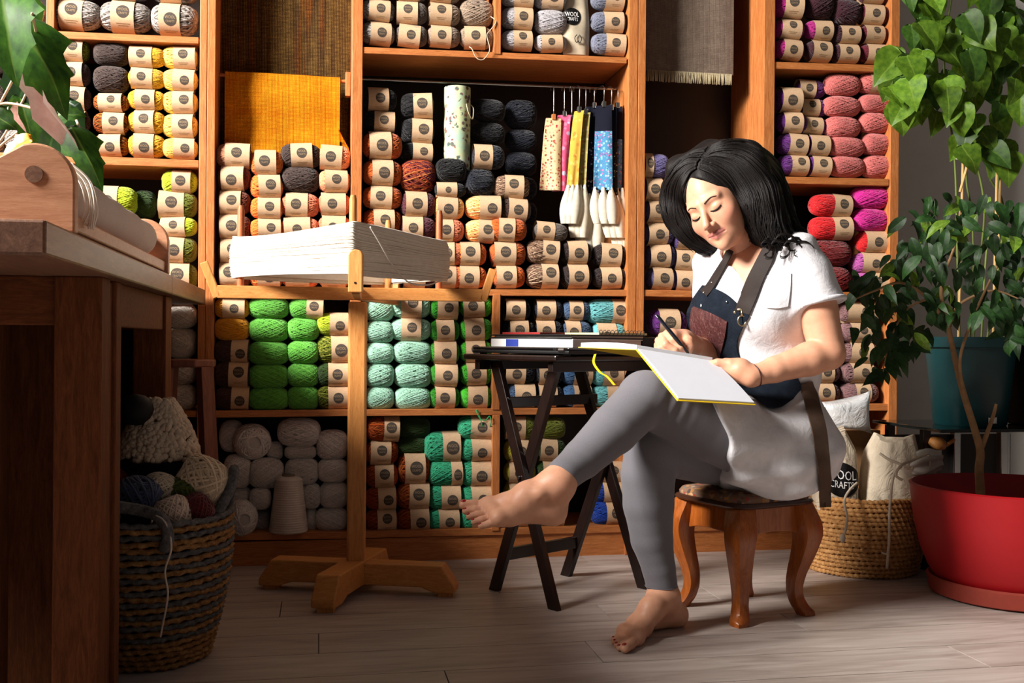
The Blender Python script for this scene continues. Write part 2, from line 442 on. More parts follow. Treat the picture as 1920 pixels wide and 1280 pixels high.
# paper band around the barrel
def band_mesh():
    mb = MB(); rows = []
    for x in (-0.5, -0.25, 0, 0.25, 0.5):
        rows.append([(x, -math.cos(2 * PI * k / 32) * 0.532, math.sin(2 * PI * k / 32) * 0.532) for k in range(32)])
    mb.grid(rows, True); return mb.mesh('paper_band', M['kraft'], smooth=True)
BAND = band_mesh()
def on_barrel(pts, r_):
    return [(x, -math.cos(b) * r_, math.sin(b) * r_) for (x, b) in pts]
def text_polys(body, size):
    c = bpy.data.curves.new('t', 'FONT'); c.body = body; c.size = size; c.align_x = 'CENTER'; c.align_y = 'CENTER'; c.resolution_u = 2
    o = bpy.data.objects.new('t', c); COL.objects.link(o)
    dg = bpy.context.evaluated_depsgraph_get(); me = bpy.data.meshes.new_from_object(o.evaluated_get(dg))
    vs = [tuple(q.co) for q in me.vertices]; fs = [tuple(p.vertices) for p in me.polygons]
    bpy.data.objects.remove(o); bpy.data.curves.remove(c); bpy.data.meshes.remove(me); return vs, fs
TXT = [(text_polys('WOOL', 0.72), 0.26), (text_polys('CRAFTS', 0.56), -0.34)]
def stamp_mesh():
    mb = MB(); n = 24; sa = 0.42
    ring = [(math.cos(2 * PI * k / n), math.sin(2 * PI * k / n)) for k in range(n)]
    pts = [(0, 0)] + [(0.5 * a, 0.5 * b) for a, b in ring] + ring
    fs = [(0, 1 + k, 1 + (k + 1) % n) for k in range(n)] + [(1 + k, n + 1 + k, n + 1 + (k + 1) % n, 1 + (k + 1) % n) for k in range(n)]
    mb.add(on_barrel([(a, b * sa) for a, b in pts], 0.536), fs)
    mb.cur = 1
    for (vs, ff), dy in TXT:
        mb.add(on_barrel([(x * 0.70, (y * 0.85 + dy) * sa) for x, y, z in vs], 0.539), ff)
    # thin frame ring and the small print under the stamp
    mb.cur = 2
    for q, (hw, bb) in enumerate(((1.05, -0.80), (0.8, -0.94))):
        mb.add(on_barrel([(-hw, bb), (hw, bb), (hw, bb + 0.045), (-hw, bb + 0.045)], 0.536), [(0, 1, 2, 3)])
    return mb.mesh('stamp', [M['stamp'], M['stamp_txt'], M['faint']])
STAMP = stamp_mesh()

NCOL = {  # plain words for the colours -> sRGB
 'pale grey': (198, 190, 182), 'mid grey': (140, 130, 124), 'taupe': (150, 130, 112), 'dark grey': (98, 88, 82), 'charcoal brown': (62, 48, 44),
 'dark brown': (58, 34, 24), 'chocolate': (66, 38, 26), 'golden yellow': (226, 172, 40), 'pale yellow': (250, 214, 104), 'lime': (176, 196, 40), 'olive': (104, 112, 30),
 'dark green': (42, 66, 22), 'off-white': (214, 204, 192), 'white': (226, 220, 216), 'rose tan': (176, 122, 92), 'red brown': (116, 48, 26), 'orange': (232, 124, 48), 'salmon': (232, 134, 96),
 'peach': (240, 160, 116), 'black navy': (12, 13, 20), 'navy': (19, 23, 36), 'burnt orange': (196, 92, 28), 'rust red': (150, 52, 34), 'plum': (92, 40, 54), 'black': (8, 8, 11),
 'near-black brown': (36, 22, 20), 'light grey': (176, 172, 176), 'slate': (112, 116, 134), 'mustard': (220, 150, 26), 'grass green': (98, 176, 66), 'leaf green': (38, 132, 20),
 'bright green': (60, 170, 34), 'mint': (158, 206, 182), 'teal green': (52, 168, 124), 'slate blue': (66, 88, 118), 'blue': (62, 98, 140), 'pale teal': (110, 186, 190), 'cobalt': (20, 62, 160),
 'lavender': (98, 90, 136), 'violet': (84, 60, 120), 'magenta': (168, 30, 120), 'hot pink': (214, 40, 148), 'dark plum': (58, 22, 34), 'wine': (96, 22, 40), 'purple': (98, 38, 120), 'dusty pink': (208, 112, 108),
 'red': (206, 28, 34), 'dark red': (118, 16, 20), 'orchid': (190, 90, 170), 'mauve': (132, 96, 98), 'brown': (104, 62, 36), 'yellow olive': (150, 140, 30),
}
ORD = ['first', 'second', 'third', 'fourth', 'fifth', 'sixth', 'seventh', 'eighth']
LAST = [None]
def ball(x0, x1, y0, y1, color, band, label, group, fat=False, mat=None, back_off=0.012, yaw=None, depth=None, wind=None, roll=None, tilt=0.0):
    """a ball of yarn whose outline in the picture is about x0..x1, y0..y1"""
    h0 = 0.08
    for _ in range(2):
        off = back_off + h0 / 2
        ua, zt = uv(x0, y0, off); ub, zb = uv(x1, y1, off)
        h0 = abs(zt - zb)
    uc, _ = uv((x0 + x1) / 2, (y0 + y1) / 2, off); wdt = ub - ua; h = (zt - zb) * 1.02
    d = depth or min(h, 0.095)
    r_ = empty('yarn_ball', W(uc, off, (zt + zb) / 2), TH + (R.gauss(0, 0.04) if yaw is None else yaw))
    r_.rotation_euler[1] = tilt
    tag(r_, label, 'yarn ball', group)
    bd = bpy.data.objects.new('yarn_winding', wind or R.choice(WIND_FAT if fat else WIND))
    link(bd, r_); bd.scale = (wdt * 1.01, d, h); bd.rotation_euler = (R.choice((0, PI / 2, PI, -PI / 2)) if abs(d - h) < 0.004 else R.choice((0, PI)), 0, 0)
    c = lin(NCOL.get(color, (128, 128, 128))); j = R.uniform(0.9, 1.1); bd.color = (min(1, c[0] * j), min(1, c[1] * j), min(1, c[2] * j), 1)
    LAST[0] = bd
    if mat:
        bd.material_slots[0].link = 'OBJECT'; bd.material_slots[0].material = MULTI[mat]
    if band:
        b0, b1 = band; bw = (b1 - b0) * wdt; bc = ((b0 + b1) / 2 - 0.5) * wdt
        rx = R.gauss(0, 0.13) if roll is None else roll
        pb = bpy.data.objects.new('paper_band', BAND); link(pb, r_); pb.location = (bc, 0, 0)
        pb.scale = (bw, d * 1.0, h * 1.0); pb.rotation_euler = (0, R.gauss(0, 0.03), R.gauss(0, 0.03))
        st = bpy.data.objects.new('stamp', STAMP); link(st, pb); st.rotation_euler = (rx, 0, 0)
        st.scale = (min(0.36, h * 0.21 / bw), 1, 1); st.location = (R.uniform(-0.05, 0.08), 0, 0)
    return r_

def column(bay, kname, x0, x1, rows, color, band=(0.2, 0.78), group=None, fat=False, mat=None, back_off=0.012, depth=None):
    """rows: (y0, y1[, overrides]) from top to bottom; a label for each ball"""
    n = len(rows)
    for i, rw in enumerate(rows):
        o = rw[2] if len(rw) > 2 else {}
        c = o.get('c', color); b = o.get('b', band); m_ = o.get('m', mat if 'c' not in o else None)
        xa, xb = o.get('x', (x0, x1))
        if b and b[0] > 1: b = ((b[0] - xa) / (xb - xa), (b[1] - xa) / (xb - xa))
        place = ('lone ball' if n == 1 else 'topmost' if i == 0 else 'bottom one' if i == n - 1 else ORD[i] + ' from top')
        what = o.get('w', c) if not m_ else o.get('w', {'autumn': 'brown-orange', 'rust': 'rust-mix', 'plum': 'plum-orange striped', 'olive': 'mixed olive', 'greymix': 'mixed grey', 'cocoa': 'mixed cocoa', 'peach': 'mixed peach'}[m_])
        lab = '%s %s, %s, %s, %s' % (what, 'banded yarn ball' if b else 'unbanded yarn ball', place, kname, bay)
        ball(xa, xb, rw[0], rw[1], c, b, lab, group or ('yarn balls in ' + bay), o.get('fat', fat), m_, o.get('off', back_off), depth=o.get('d', depth), yaw=o.get('yaw'), tilt=o.get('tilt', 0.0))
def D(**k): return k
# --- unit at the left: top row of grey balls
B_ = 'upper grey shelf'
column(B_, 'first column', 101, 190, [(-54, 1), (0, 58)], 'pale grey', (116, 160), mat='greymix')
column(B_, 'second column', 190, 283, [(-60, 3), (3, 63)], 'pale grey', (212, 255), mat='greymix')
column(B_, 'third column', 285, 371, [(-52, 10), (8, 68)], 'pale grey', (302, 341), mat='greymix')
B_ = 'end bay behind big leaves'
column(B_, 'above the shelf', 18, 81, [(-8, 54)], 'pale grey', None, mat='greymix')
column(B_, 'inner column', 12, 80, [(96, 146), (146, 196), (196, 242), (242, 288)], 'pale grey', None, mat='greymix')
column(B_, 'outermost column', -60, 8, [(90, 140), (140, 190), (190, 238), (238, 286)], 'mid grey', None, mat='greymix')
B_ = 'yellow yarn shelf'
column(B_, 'first column', 103, 168, [(72, 117, D(b=(115, 158), m='olive')), (117, 163, D(x=(116, 168), b=(120, 158))), (163, 208, D(x=(116, 170), b=(121, 161))), (208, 249), (249, 291)], 'dark brown', (122, 162))
column(B_, 'second column', 177, 241, [(80, 125, D(b=None, c='charcoal brown')), (124, 175, D(b=None, c='charcoal brown')), (175, 211, D(b=(187, 231))), (211, 252, D(b=(195, 235))), (252, 294, D(b=(188, 229)))], 'dark brown', (188, 231), mat='autumn')
column(B_, 'third column', 242, 309, [(87, 128, D(b=(245, 288))), (128, 168, D(b=(247, 287))), (168, 208, D(b=(255, 292))), (207, 252, D(b=(255, 293))), (251, 297, D(b=(252, 290)))], 'golden yellow')
column(B_, 'fourth column', 306, 370, [(87, 131, D(b=(328, 369))), (130, 172, D(b=(326, 366))), (171, 215), (214, 260), (259, 299)], 'pale yellow', (326, 365))
B_ = 'lime yarn shelf'
column(B_, 'column at post', 300, 369, [(319, 364, D(x=(305, 369), b=(324, 359), c='lime')), (359, 410, D(x=(297, 369), b=(299, 346))), (407, 444, D(c='lime', b=(304, 350))), (444, 493, D(b=(306, 346))), (493, 547, D(b=(314, 356)))], 'olive', (306, 350))
column(B_, 'column behind loom', 188, 257, [(350, 404, D(b=(188, 224))), (404, 452, D(b=None)), (452, 500, D(b=None)), (500, 546, D(b=None))], 'lime')
column(B_, 'dark column', 250, 292, [(358, 410), (410, 456), (456, 502), (502, 547)], 'dark green', None, back_off=0.06)
B_ = 'off-white yarn shelf'
column(B_, 'column at post', 312, 369, [(568, 615), (614, 671), (671, 720), (720, 769)], 'off-white', None, fat=True)
B_ = 'shelf behind the striped basket'
column(B_, 'column at post', 318, 368, [(855, 905), (905, 955), (955, 1003)], 'mid grey', None, fat=True)

# --- middle unit, left half: orange stacks under the hanging cloth
B_ = 'orange yarn shelf'
column(B_, 'first column', 410, 469, [(269, 316, D(x=(407, 471), b=(423, 469), c='rose tan')), (311, 358, D(b=(417, 459))), (358, 403), (402, 449), (448, 493), (492, 540)], 'red brown', (414, 453))
column(B_, 'second column', 470, 530, [(282, 330, D(b=(478, 518))), (327, 373, D(b=(484, 525))), (370, 411), (410, 449), (449, 494), (494, 540)], 'orange', (484, 526))
column(B_, 'third column', 529, 597, [(269, 316, D(c='charcoal brown', b=(546, 586), x=(528, 600))), (312, 362, D(c='charcoal brown', b=None)), (362, 408, D(b=(536, 577))), (407, 448, D(b=(533, 582))), (448, 493), (493, 540)], 'salmon', (536, 580))
column(B_, 'fourth column', 598, 656, [(273, 319, D(b=(601, 641))), (319, 362, D(b=(608, 650))), (362, 405, D(c='salmon', b=(602, 648))), (404, 447, D(c='salmon')), (447, 493), (493, 540)], 'peach', (604, 648))

# --- middle unit, top right
B_ = 'top shelf'
column(B_, 'first column', 677, 739, [(-45, 0), (0, 42, D(b=(690, 730))), (42, 86, D(b=(692, 731)))], 'taupe', (690, 730), mat='greymix')
column(B_, 'second column', 743, 800, [(-40, 5), (4, 47, D(b=(744, 783))), (47, 89, D(b=(747, 787)))], 'dark grey', (746, 786))
column(B_, 'third column', 802, 861, [(-35, 8), (7, 50, D(b=(804, 844))), (49, 90, D(b=(806, 844)))], 'taupe', (805, 844))
column(B_, 'fourth column', 863, 923, [(-45, 2, D(b=None)), (0, 52, D(b=None)), (50, 93, D(b=(870, 909)))], 'taupe')
B_ = 'top shelf beyond divider'
column(B_, 'first column', 941, 998, [(-28, 16, D(b=(962, 998))), (14, 57, D(b=(961, 996))), (57, 96, D(b=(960, 995)))], 'light grey')
column(B_, 'second column', 1003, 1060, [(-28, 20, D(b=(1015, 1054))), (19, 66, D(b=None)), (65, 99, D(b=(1013, 1052)))], 'light grey')
column(B_, 'last column', 1109, 1171, [(-20, 22, D(b=(1131, 1166))), (22, 63, D(b=(1130, 1166))), (63, 104, D(b=(1134, 1170)))], 'slate')
# --- middle unit, the tall bay with the rod
B_ = 'tall bay with rod'
column(B_, 'dark divider column', 682, 742, [(165, 209, D(b=(689, 727))), (209, 250, D(b=(701, 739)))], 'black navy', back_off=0.05)
column(B_, 'burnt orange column', 681, 752, [(248, 300, D(b=(691, 732))), (300, 350, D(b=(696, 735))), (349, 393, D(b=(694, 734))), (392, 437, D(m='rust', b=(699, 738))), (437, 490, D(m='rust')), (489, 541, D(m='rust'))], 'burnt orange', (694, 736))
column(B_, 'second dark column', 752, 812, [(175, 223, D(b=(775, 810))), (223, 271, D(b=(771, 809))), (268, 305, D(b=(772, 809)))], 'black', back_off=0.05)
column(B_, 'plum column', 752, 815, [(300, 362, D(b=None, m='plum')), (360, 408, D(b=(758, 798))), (406, 449, D(b=(754, 792))), (449, 494), (494, 541)], 'plum', (756, 796))
column(B_, 'column under floral roll', 815, 868, [(297, 343, D(c='black', b=None, x=(818, 873))), (342, 370, D(c='black', b=(818, 856), x=(816, 872))), (368, 412, D(b=(817, 855), m='peach')), (411, 454, D(b=(818, 848), c='salmon')), (454, 498), (498, 541)], 'salmon', (820, 852))
column(B_, 'navy column behind', 884, 945, [(186, 230), (230, 273)], 'black navy', None, back_off=0.09)
column(B_, 'dark and peach column', 873, 938, [(272, 318, D(x=(887, 944), b=(887, 921), c='navy')), (317, 368, D(c='navy', b=None, x=(873, 925))), (367, 412, D(b=(898, 937), m='peach')), (412, 455, D(b=(895, 924), m='peach')), (454, 499, D(x=(847, 910), b=(861, 897), c='orange')), (498, 541, D(x=(847, 910), b=(860, 896), c='orange'))], 'peach')
column(B_, 'rust orange column', 916, 985, [(329, 373, D(x=(926, 991), b=(945, 980), m='cocoa')), (372, 416, D(x=(938, 993), b=(950, 985), c='dark brown')), (409, 453, D(b=(934, 964), off=0.0)), (452, 499, D(b=(924, 964), x=(919, 983))), (498, 540, D(b=(929, 966), x=(925, 982)))], 'burnt orange')
column(B_, 'far navy column', 948, 1004, [(188, 243), (243, 285), (285, 331), (331, 376), (376, 420), (420, 460), (460, 500), (500, 542)], 'navy', None, back_off=0.13)
column(B_, 'cocoa column', 987, 1046, [(417, 452, D(x=(1003, 1062), b=(1003, 1037), c='dark grey', tilt=0.08)), (449, 495, D(b=(1014, 1045))), (494, 541, D(b=(1012, 1043)))], 'taupe', mat='cocoa')
column(B_, 'next-to-last column', 1052, 1106, [(452, 496, D(b=(1061, 1097))), (495, 541, D(b=(1061, 1098)))], 'near-black brown')
column(B_, 'last column', 1112, 1174, [(457, 501, D(b=(1124, 1161))), (501, 541, D(b=(1124, 1161)))], 'near-black brown')

# --- green bay
B_ = 'green yarn shelf'
column(B_, 'first column', 404, 467, [(558, 597, D(b=(418, 459), c='mustard')), (595, 638, D(b=None, c='mustard')), (637, 679, D(b=(435, 466))), (678, 725, D(b=(430, 466))), (725, 768, D(b=(434, 467)))], 'chocolate')
column(B_, 'second column', 467, 541, [(556, 598), (595, 641), (639, 684), (682, 729), (725, 770)], 'grass green', None, fat=True)
column(B_, 'third column', 539, 598, [(557, 598, D(b=(575, 606), x=(543, 607))), (595, 639), (638, 682), (680, 725), (723, 769)], 'grass green', None, fat=True)
column(B_, 'fourth column', 595, 654, [(587, 628, D(c='lime', b=(617, 652))), (627, 681, D(b=(620, 652), m='olive')), (680, 724, D(b=(615, 652))), (723, 767, D(b=(615, 652), m='olive'))], 'dark green')
B_ = 'mint yarn shelf'
column(B_, 'first column', 684, 738, [(554, 603), (601, 643), (641, 682), (680, 726), (724, 768)], 'mint', None, fat=True)
column(B_, 'second column', 733, 807, [(550, 597, D(b=(751, 789))), (596, 639, D(b=(752, 789))), (638, 682, D(x=(738, 808))), (680, 727, D(x=(740, 808))), (725, 769, D(x=(740, 807)))], 'mint', None, fat=True)
column(B_, 'third column', 806, 860, [(558, 599, D(b=(819, 857))), (599, 640, D(b=(817, 850))), (639, 682, D(b=(813, 854))), (682, 724), (724, 766, D(b=(813, 850)))], 'leaf green', (814, 856))
column(B_, 'fourth column', 863, 921, [(552, 595, D(b=(868, 907))), (596, 639, D(b=(870, 906))), (638, 679), (679, 722), (722, 766, D(b=(876, 912)))], 'bright green', (872, 908))
B_ = 'blue yarn shelf'
column(B_, 'first column', 945, 1001, [(561, 600, D(b=(946, 982), x=(944, 992))), (600, 642, D(b=(955, 989))), (641, 678), (677, 719, D(b=(945, 982))), (719, 763, D(b=(962, 1000), x=(947, 1006), c='slate blue'))], 'navy', (950, 986))
column(B_, 'second column', 1003, 1053, [(562, 600, D(b=(1004, 1039))), (600, 642, D(b=(1003, 1037))), (641, 680), (680, 720), (720, 763)], 'navy', (1006, 1040))
column(B_, 'third column', 1054, 1106, [(564, 601, D(b=(1064, 1090))), (601, 642, D(b=(1056, 1084))), (641, 680), (678, 721, D(b=(1070, 1105), c='blue')), (721, 762, D(b=(1071, 1104), c='blue'))], 'slate blue', (1060, 1092))
column(B_, 'last column', 1109, 1171, [(561, 607, D(x=(1098, 1171), b=(1143, 1171))), (605, 646, D(b=(1116, 1151))), (645, 684), (684, 723, D(b=(1126, 1164))), (722, 762, D(b=(1135, 1165)))], 'pale teal', (1130, 1164))
B_ = 'teal yarn shelf'
column(B_, 'first column', 687, 745, [(781, 826, D(b=(718, 747), x=(687, 748))), (826, 869, D(b=(694, 732))), (869, 912, D(b=(703, 738))), (912, 954, D(b=(708, 741))), (954, 995, D(b=(706, 741)))], 'brown', mat='rust')
column(B_, 'second column', 745, 805, [(783, 820, D(c='dark green', b=None, off=0.04)), (819, 853, D(c='dark green', b=None, off=0.04)), (850, 906, D(b=(757, 795))), (904, 953, D(b=(766, 803))), (951, 995, D(b=(769, 804)))], 'brown', mat='rust')
column(B_, 'third column', 803, 862, [(810, 866, D(b=(828, 861), x=(795, 862))), (863, 909, D(b=(843, 864))), (908, 953, D(b=(826, 862))), (953, 993, D(b=(821, 859)))], 'teal green')
column(B_, 'fourth column', 862, 925, [(779, 822, D(x=(859, 924))), (821, 863), (862, 910), (909, 952), (952, 992)], 'teal green', (881, 922))
B_ = 'shelf behind table legs'
column(B_, 'first column', 946, 1002, [(781, 822, D(b=(948, 984), c='olive')), (822, 865, D(b=(955, 988))), (865, 903, D(b=(952, 985))), (903, 946, D(b=(952, 986))), (946, 988)], 'yellow olive', (952, 986))
column(B_, 'second column', 1006, 1058, [(782, 822, D(c='olive', b=None)), (822, 862, D(b=(1010, 1042))), (862, 906, D(b=(1014, 1046))), (906, 946), (945, 986, D(b=(1024, 1054)))], 'dark green', (1014, 1050))
column(B_, 'last column', 1108, 1168, [(866, 902), (902, 938, D(b=(1128, 1164))), (937, 982, D(b=(1131, 1166)))], 'cobalt', (1128, 1164))

# --- unit behind the woman
B_ = 'lavender yarn shelf'
column(B_, 'first column', 1208, 1258, [(289, 335, D(x=(1206, 1252), b=(1206, 1221))), (335, 377, D(x=(1208, 1250), b=(1208, 1238))), (376, 419, D(b=(1209, 1243))), (418, 460, D(b=(1209, 1246), x=(1208, 1261))), (458, 502, D(x=(1212, 1264), b=(1215, 1252))), (501, 545, D(x=(1213, 1265), b=(1216, 1254)))], 'lavender')
column(B_, 'second column', 1262, 1312, [(430, 469), (468, 507), (507, 547)], 'violet', (1264, 1298))
column(B_, 'third column', 1318, 1372, [(468, 508), (508, 547)], 'violet', (1326, 1360))
B_ = 'shelf below lavender yarn'
column(B_, 'first column', 1214, 1284, [(580, 630, D(b=(1230, 1268))), (630, 676), (675, 720), (720, 763)], 'purple', (1228, 1266))
B_ = 'upper plum shelf'
column(B_, 'first column', 1452, 1504, [(-10, 37, D(b=(1466, 1500))), (37, 75, D(b=(1461, 1497))), (74, 114, D(b=(1462, 1497)))], 'magenta')
column(B_, 'second column', 1510, 1557, [(-12, 39, D(b=None, c='dark plum')), (39, 77, D(b=(1521, 1555), c='magenta')), (77, 117, D(b=(1516, 1552)))], 'dark plum')
column(B_, 'third column', 1561, 1610, [(0, 48, D(b=None)), (48, 83, D(b=(1571, 1607))), (83, 119, D(b=(1567, 1604)))], 'dark plum')
column(B_, 'fourth column', 1612, 1664, [(-30, 9), (9, 48, D(b=(1615, 1651))), (48, 84, D(b=(1615, 1651))), (83, 120, D(b=(1621, 1655)))], 'wine', (1615, 1651))
B_ = 'dusty pink shelf'
column(B_, 'first column', 1457, 1510, [(165, 212, D(b=(1459, 1496), x=(1455, 1500))), (211, 251, D(b=(1465, 1499))), (251, 292, D(b=(1474, 1508))), (291, 329, D(b=(1478, 1510)))], 'purple')
column(B_, 'second column', 1500, 1548, [(150, 186, D(x=(1494, 1544), b=(1494, 1524), off=0.05)), (186, 220, D(b=(1500, 1532), off=0.04)), (220, 254, D(b=(1502, 1537), off=0.03)), (254, 293, D(x=(1508, 1552), b=(1513, 1549))), (293, 331, D(x=(1510, 1554), b=(1518, 1552)))], 'purple')
column(B_, 'third column', 1546, 1609, [(138, 182), (180, 221, D(x=(1543, 1609))), (218, 261), (256, 297, D(x=(1551, 1617))), (292, 334, D(x=(1552, 1618)))], 'dusty pink', None, fat=True)
column(B_, 'fourth column', 1610, 1666, [(137, 179, D(b=(1624, 1658), fat=False)), (177, 214), (211, 252), (250, 293, D(x=(1614, 1668))), (291, 335, D(x=(1615, 1670)))], 'dusty pink', None, fat=True)
B_ = 'red and pink shelf'
column(B_, 'red column', 1519, 1590, [(364, 407, D(b=(1555, 1589))), (406, 450, D(b=(1556, 1590))), (450, 500, D(c='dark red', b=None)), (499, 547, D(c='dark red', b=None))], 'red')
column(B_, 'magenta column', 1598, 1664, [(349, 393), (391, 436), (433, 475, D(c='red', b=(1616, 1658), x=(1606, 1669))), (474, 512, D(c='orchid', b=(1612, 1656))), (511, 548, D(c='orchid', b=(1620, 1658)))], 'hot pink', None)
B_ = 'shelf behind ficus leaves'
column(B_, 'first column', 1512, 1570, [(604, 641), (640, 680), (679, 718), (717, 756)], 'mauve', (1524, 1556))
column(B_, 'second column', 1574, 1642, [(566, 605, D(b=(1580, 1638))), (604, 642), (641, 681), (680, 718), (716, 756, D(b=(1596, 1624)))], 'mauve', (1588, 1630))

# --- white balls in clear wrap, middle unit
wrap = NT('clear_wrap'); wrap.b.inputs['Base Color'].default_value = (0.95, 0.95, 0.95, 1); wrap.b.inputs['Alpha'].default_value = 0.13
M['wrap'] = wrap.set(0.12, 0.7); wrap.bump(wrap.noise(wrap.coord('Object', (1, 1, 1)), 7, 5, 0.7, 1.5), 0.8, 0.08)
mb = MB(); rows = []
for i in range(17):
    la = PI * i / 16; row = []
    for k in range(28):
        a = 2 * PI * k / 28; d = (math.cos(la), math.sin(la) * math.cos(a), math.sin(la) * math.sin(a)); s_ = sup(d, 3.0) * 1.03
        row.append((d[0] * s_, d[1] * s_, d[2] * s_))
    rows.append(row)
mb.grid(rows, True); WRAP = mb.mesh('plastic_wrap', M['wrap'], smooth=True)
whites = [  # x0, x1, y0, y1, wrapped, end towards the room, label
 (414, 456, 788, 846, 0, 0, 'off-white yarn ball at the divider, top row of the white shelf', 0.05),
 (438, 507, 795, 860, 0, 1, 'white yarn ball lying with its end outwards, top row of the white shelf', 0.0),
 (500, 531, 828, 861, 0, 0, 'small white yarn ball squeezed between larger ones, white shelf', 0.05),
 (522, 600, 784, 836, 0, 0, 'widest white yarn ball, top row of the white shelf', 0.0),
 (534, 593, 834, 860, 1, 0, 'flattened white wrapped ball beneath the widest one, white shelf', 0.02),
 (594, 652, 806, 861, 0, 0, 'white yarn ball beside the swift post, top row, white shelf', 0.0),
 (420, 471, 852, 914, 1, 0, 'shiny wrapped white ball beside the basket, second row, white shelf', 0.0),
 (467, 532, 859, 914, 1, 0, 'wrapped white ball above the cone, second row, white shelf', 0.0),
 (535, 597, 858, 908, 1, 0, 'wrapped white ball above and behind the cone, second row, white shelf', 0.0),
 (596, 652, 859, 903, 1, 0, 'wrapped white ball beside the swift post, second row, white shelf', 0.0),
 (422, 471, 912, 952, 1, 0, 'wrapped white ball beside the basket, third row, white shelf', 0.03),
 (468, 508, 914, 954, 1, 0, 'wrapped white ball beside the cone, third row, white shelf', 0.0),
 (566, 601, 906, 952, 1, 0, 'wrapped white ball half hidden by the cone, third row, white shelf', 0.0),
 (600, 652, 902, 952, 1, 0, 'wrapped white ball beside the swift post, third row, white shelf', 0.0),
 (425, 482, 938, 1003, 0, 1, 'white yarn ball showing its spiral end, bottom row, white shelf', -0.045),
 (470, 506, 953, 997, 1, 0, 'wrapped white ball left of the cone, bottom row, white shelf', 0.06),
 (570, 594, 950, 996, 1, 0, 'narrow sliver of white ball beside the cone, bottom row', 0.03),
 (592, 652, 951, 995, 1, 0, 'wrapped white ball beside the swift post, bottom row, white shelf', 0.0),
]
for (a, b, c, d, wr, end, lab, of) in whites:
    o = ball(a, b, c, d, 'white', None, lab, 'white yarn balls', True, back_off=0.02 + of, yaw=(PI / 2 + 0.25 if end else R.gauss(0, .1)), wind=R.choice(WIND_FAT) if not end else WIND_LOOSE[0])
    q = LAST[0]
    if end: q.scale = (q.scale[1], q.scale[0], q.scale[2])
    if wr:
        p = bpy.data.objects.new('plastic_wrap', WRAP); link(p, o); p.scale = q.scale
# cone of thread
u0, z0 = uv(541, 997, 0.03); u1, z1 = uv(541, 888, 0.03); rr = (uv(579, 990, 0.03)[0] - uv(503, 990, 0.03)[0]) / 2
cone = empty('thread_cone', W(u0, 0.03, z0), TH); tag(cone, 'big shiny white thread cone standing in front of the white balls', 'thread cone')
H = z1 - z0; prof = []
for i in range(60):
    t = i / 59; prof.append((rr * (0.97 - 0.30 * t) + 0.0012 * math.sin(i * 2.4), H * (0.03 + 0.88 * t)))
prof = [(rr * 0.7, 0.0), (rr * 0.93, H * 0.012)] + prof + [(rr * 0.60, H * 0.94), (rr * 0.4, H * 0.965)]
mb = MB(); mb.lathe(prof, 40); mb.build('thread', plain('rayon_thread', (214, 200, 188), 0.28, 0.6, 0.06), cone, smooth=True)
mb = MB(); mb.lathe([(rr * 0.36, H * 0.955), (rr * 0.3, H * 1.0), (rr * 0.2, H * 1.0)], 24); mb.build('cone_tip', plain('card_tip', (120, 100, 84), 0.7), cone, smooth=True)
# loose tails of yarn
def tail(name, pts, rad, c, label, parent=None):
    mb = MB(); mb.tube(spline(pts, 8), rad, 6); t = plain(name + '_wool', c, 0.9, 0.1, 0.1)
    o = mb.build(name, t, parent, smooth=True, center=True); return tag(o, label, 'yarn strand')
tail('yarn_tail', [W(*uv(x, y, f)[:1], f, uv(x, y, f)[1]) for x, y, f in ((915, 28, .03), (930, 40, .0), (920, 56, -0.004), (913, 66, -.006), (918, 88, -.008), (916, 100, -.008), (905, 112, -.008), (893, 108, -.008), (885, 92, -.006), (880, 88, .02))], 0.0016, (200, 180, 156), 'loose taupe yarn tail looping over the edge of the top shelf')
tail('yarn_tail', [W(*uv(x, y, f)[:1], f, uv(x, y, f)[1]) for x, y, f in ((905, 800, .01), (897, 772, .0), (893, 770, -.004), (900, 784, -.006), (910, 788, -.006), (918, 780, -.006), (921, 790, -.006), (919, 800, 0.01))], 0.0016, (60, 176, 110), 'curly green yarn end dangling above the teal stack')
tail('yarn_tail', [W(*uv(x, y, f)[:1], f, uv(x, y, f)[1]) for x, y, f in ((74, 40, .01), (80, 50, -0.006), (80, 62, -.008), (76, 78, -.008))], 0.0018, (214, 206, 196), 'short pale yarn end hanging below the topmost shelf by the post')

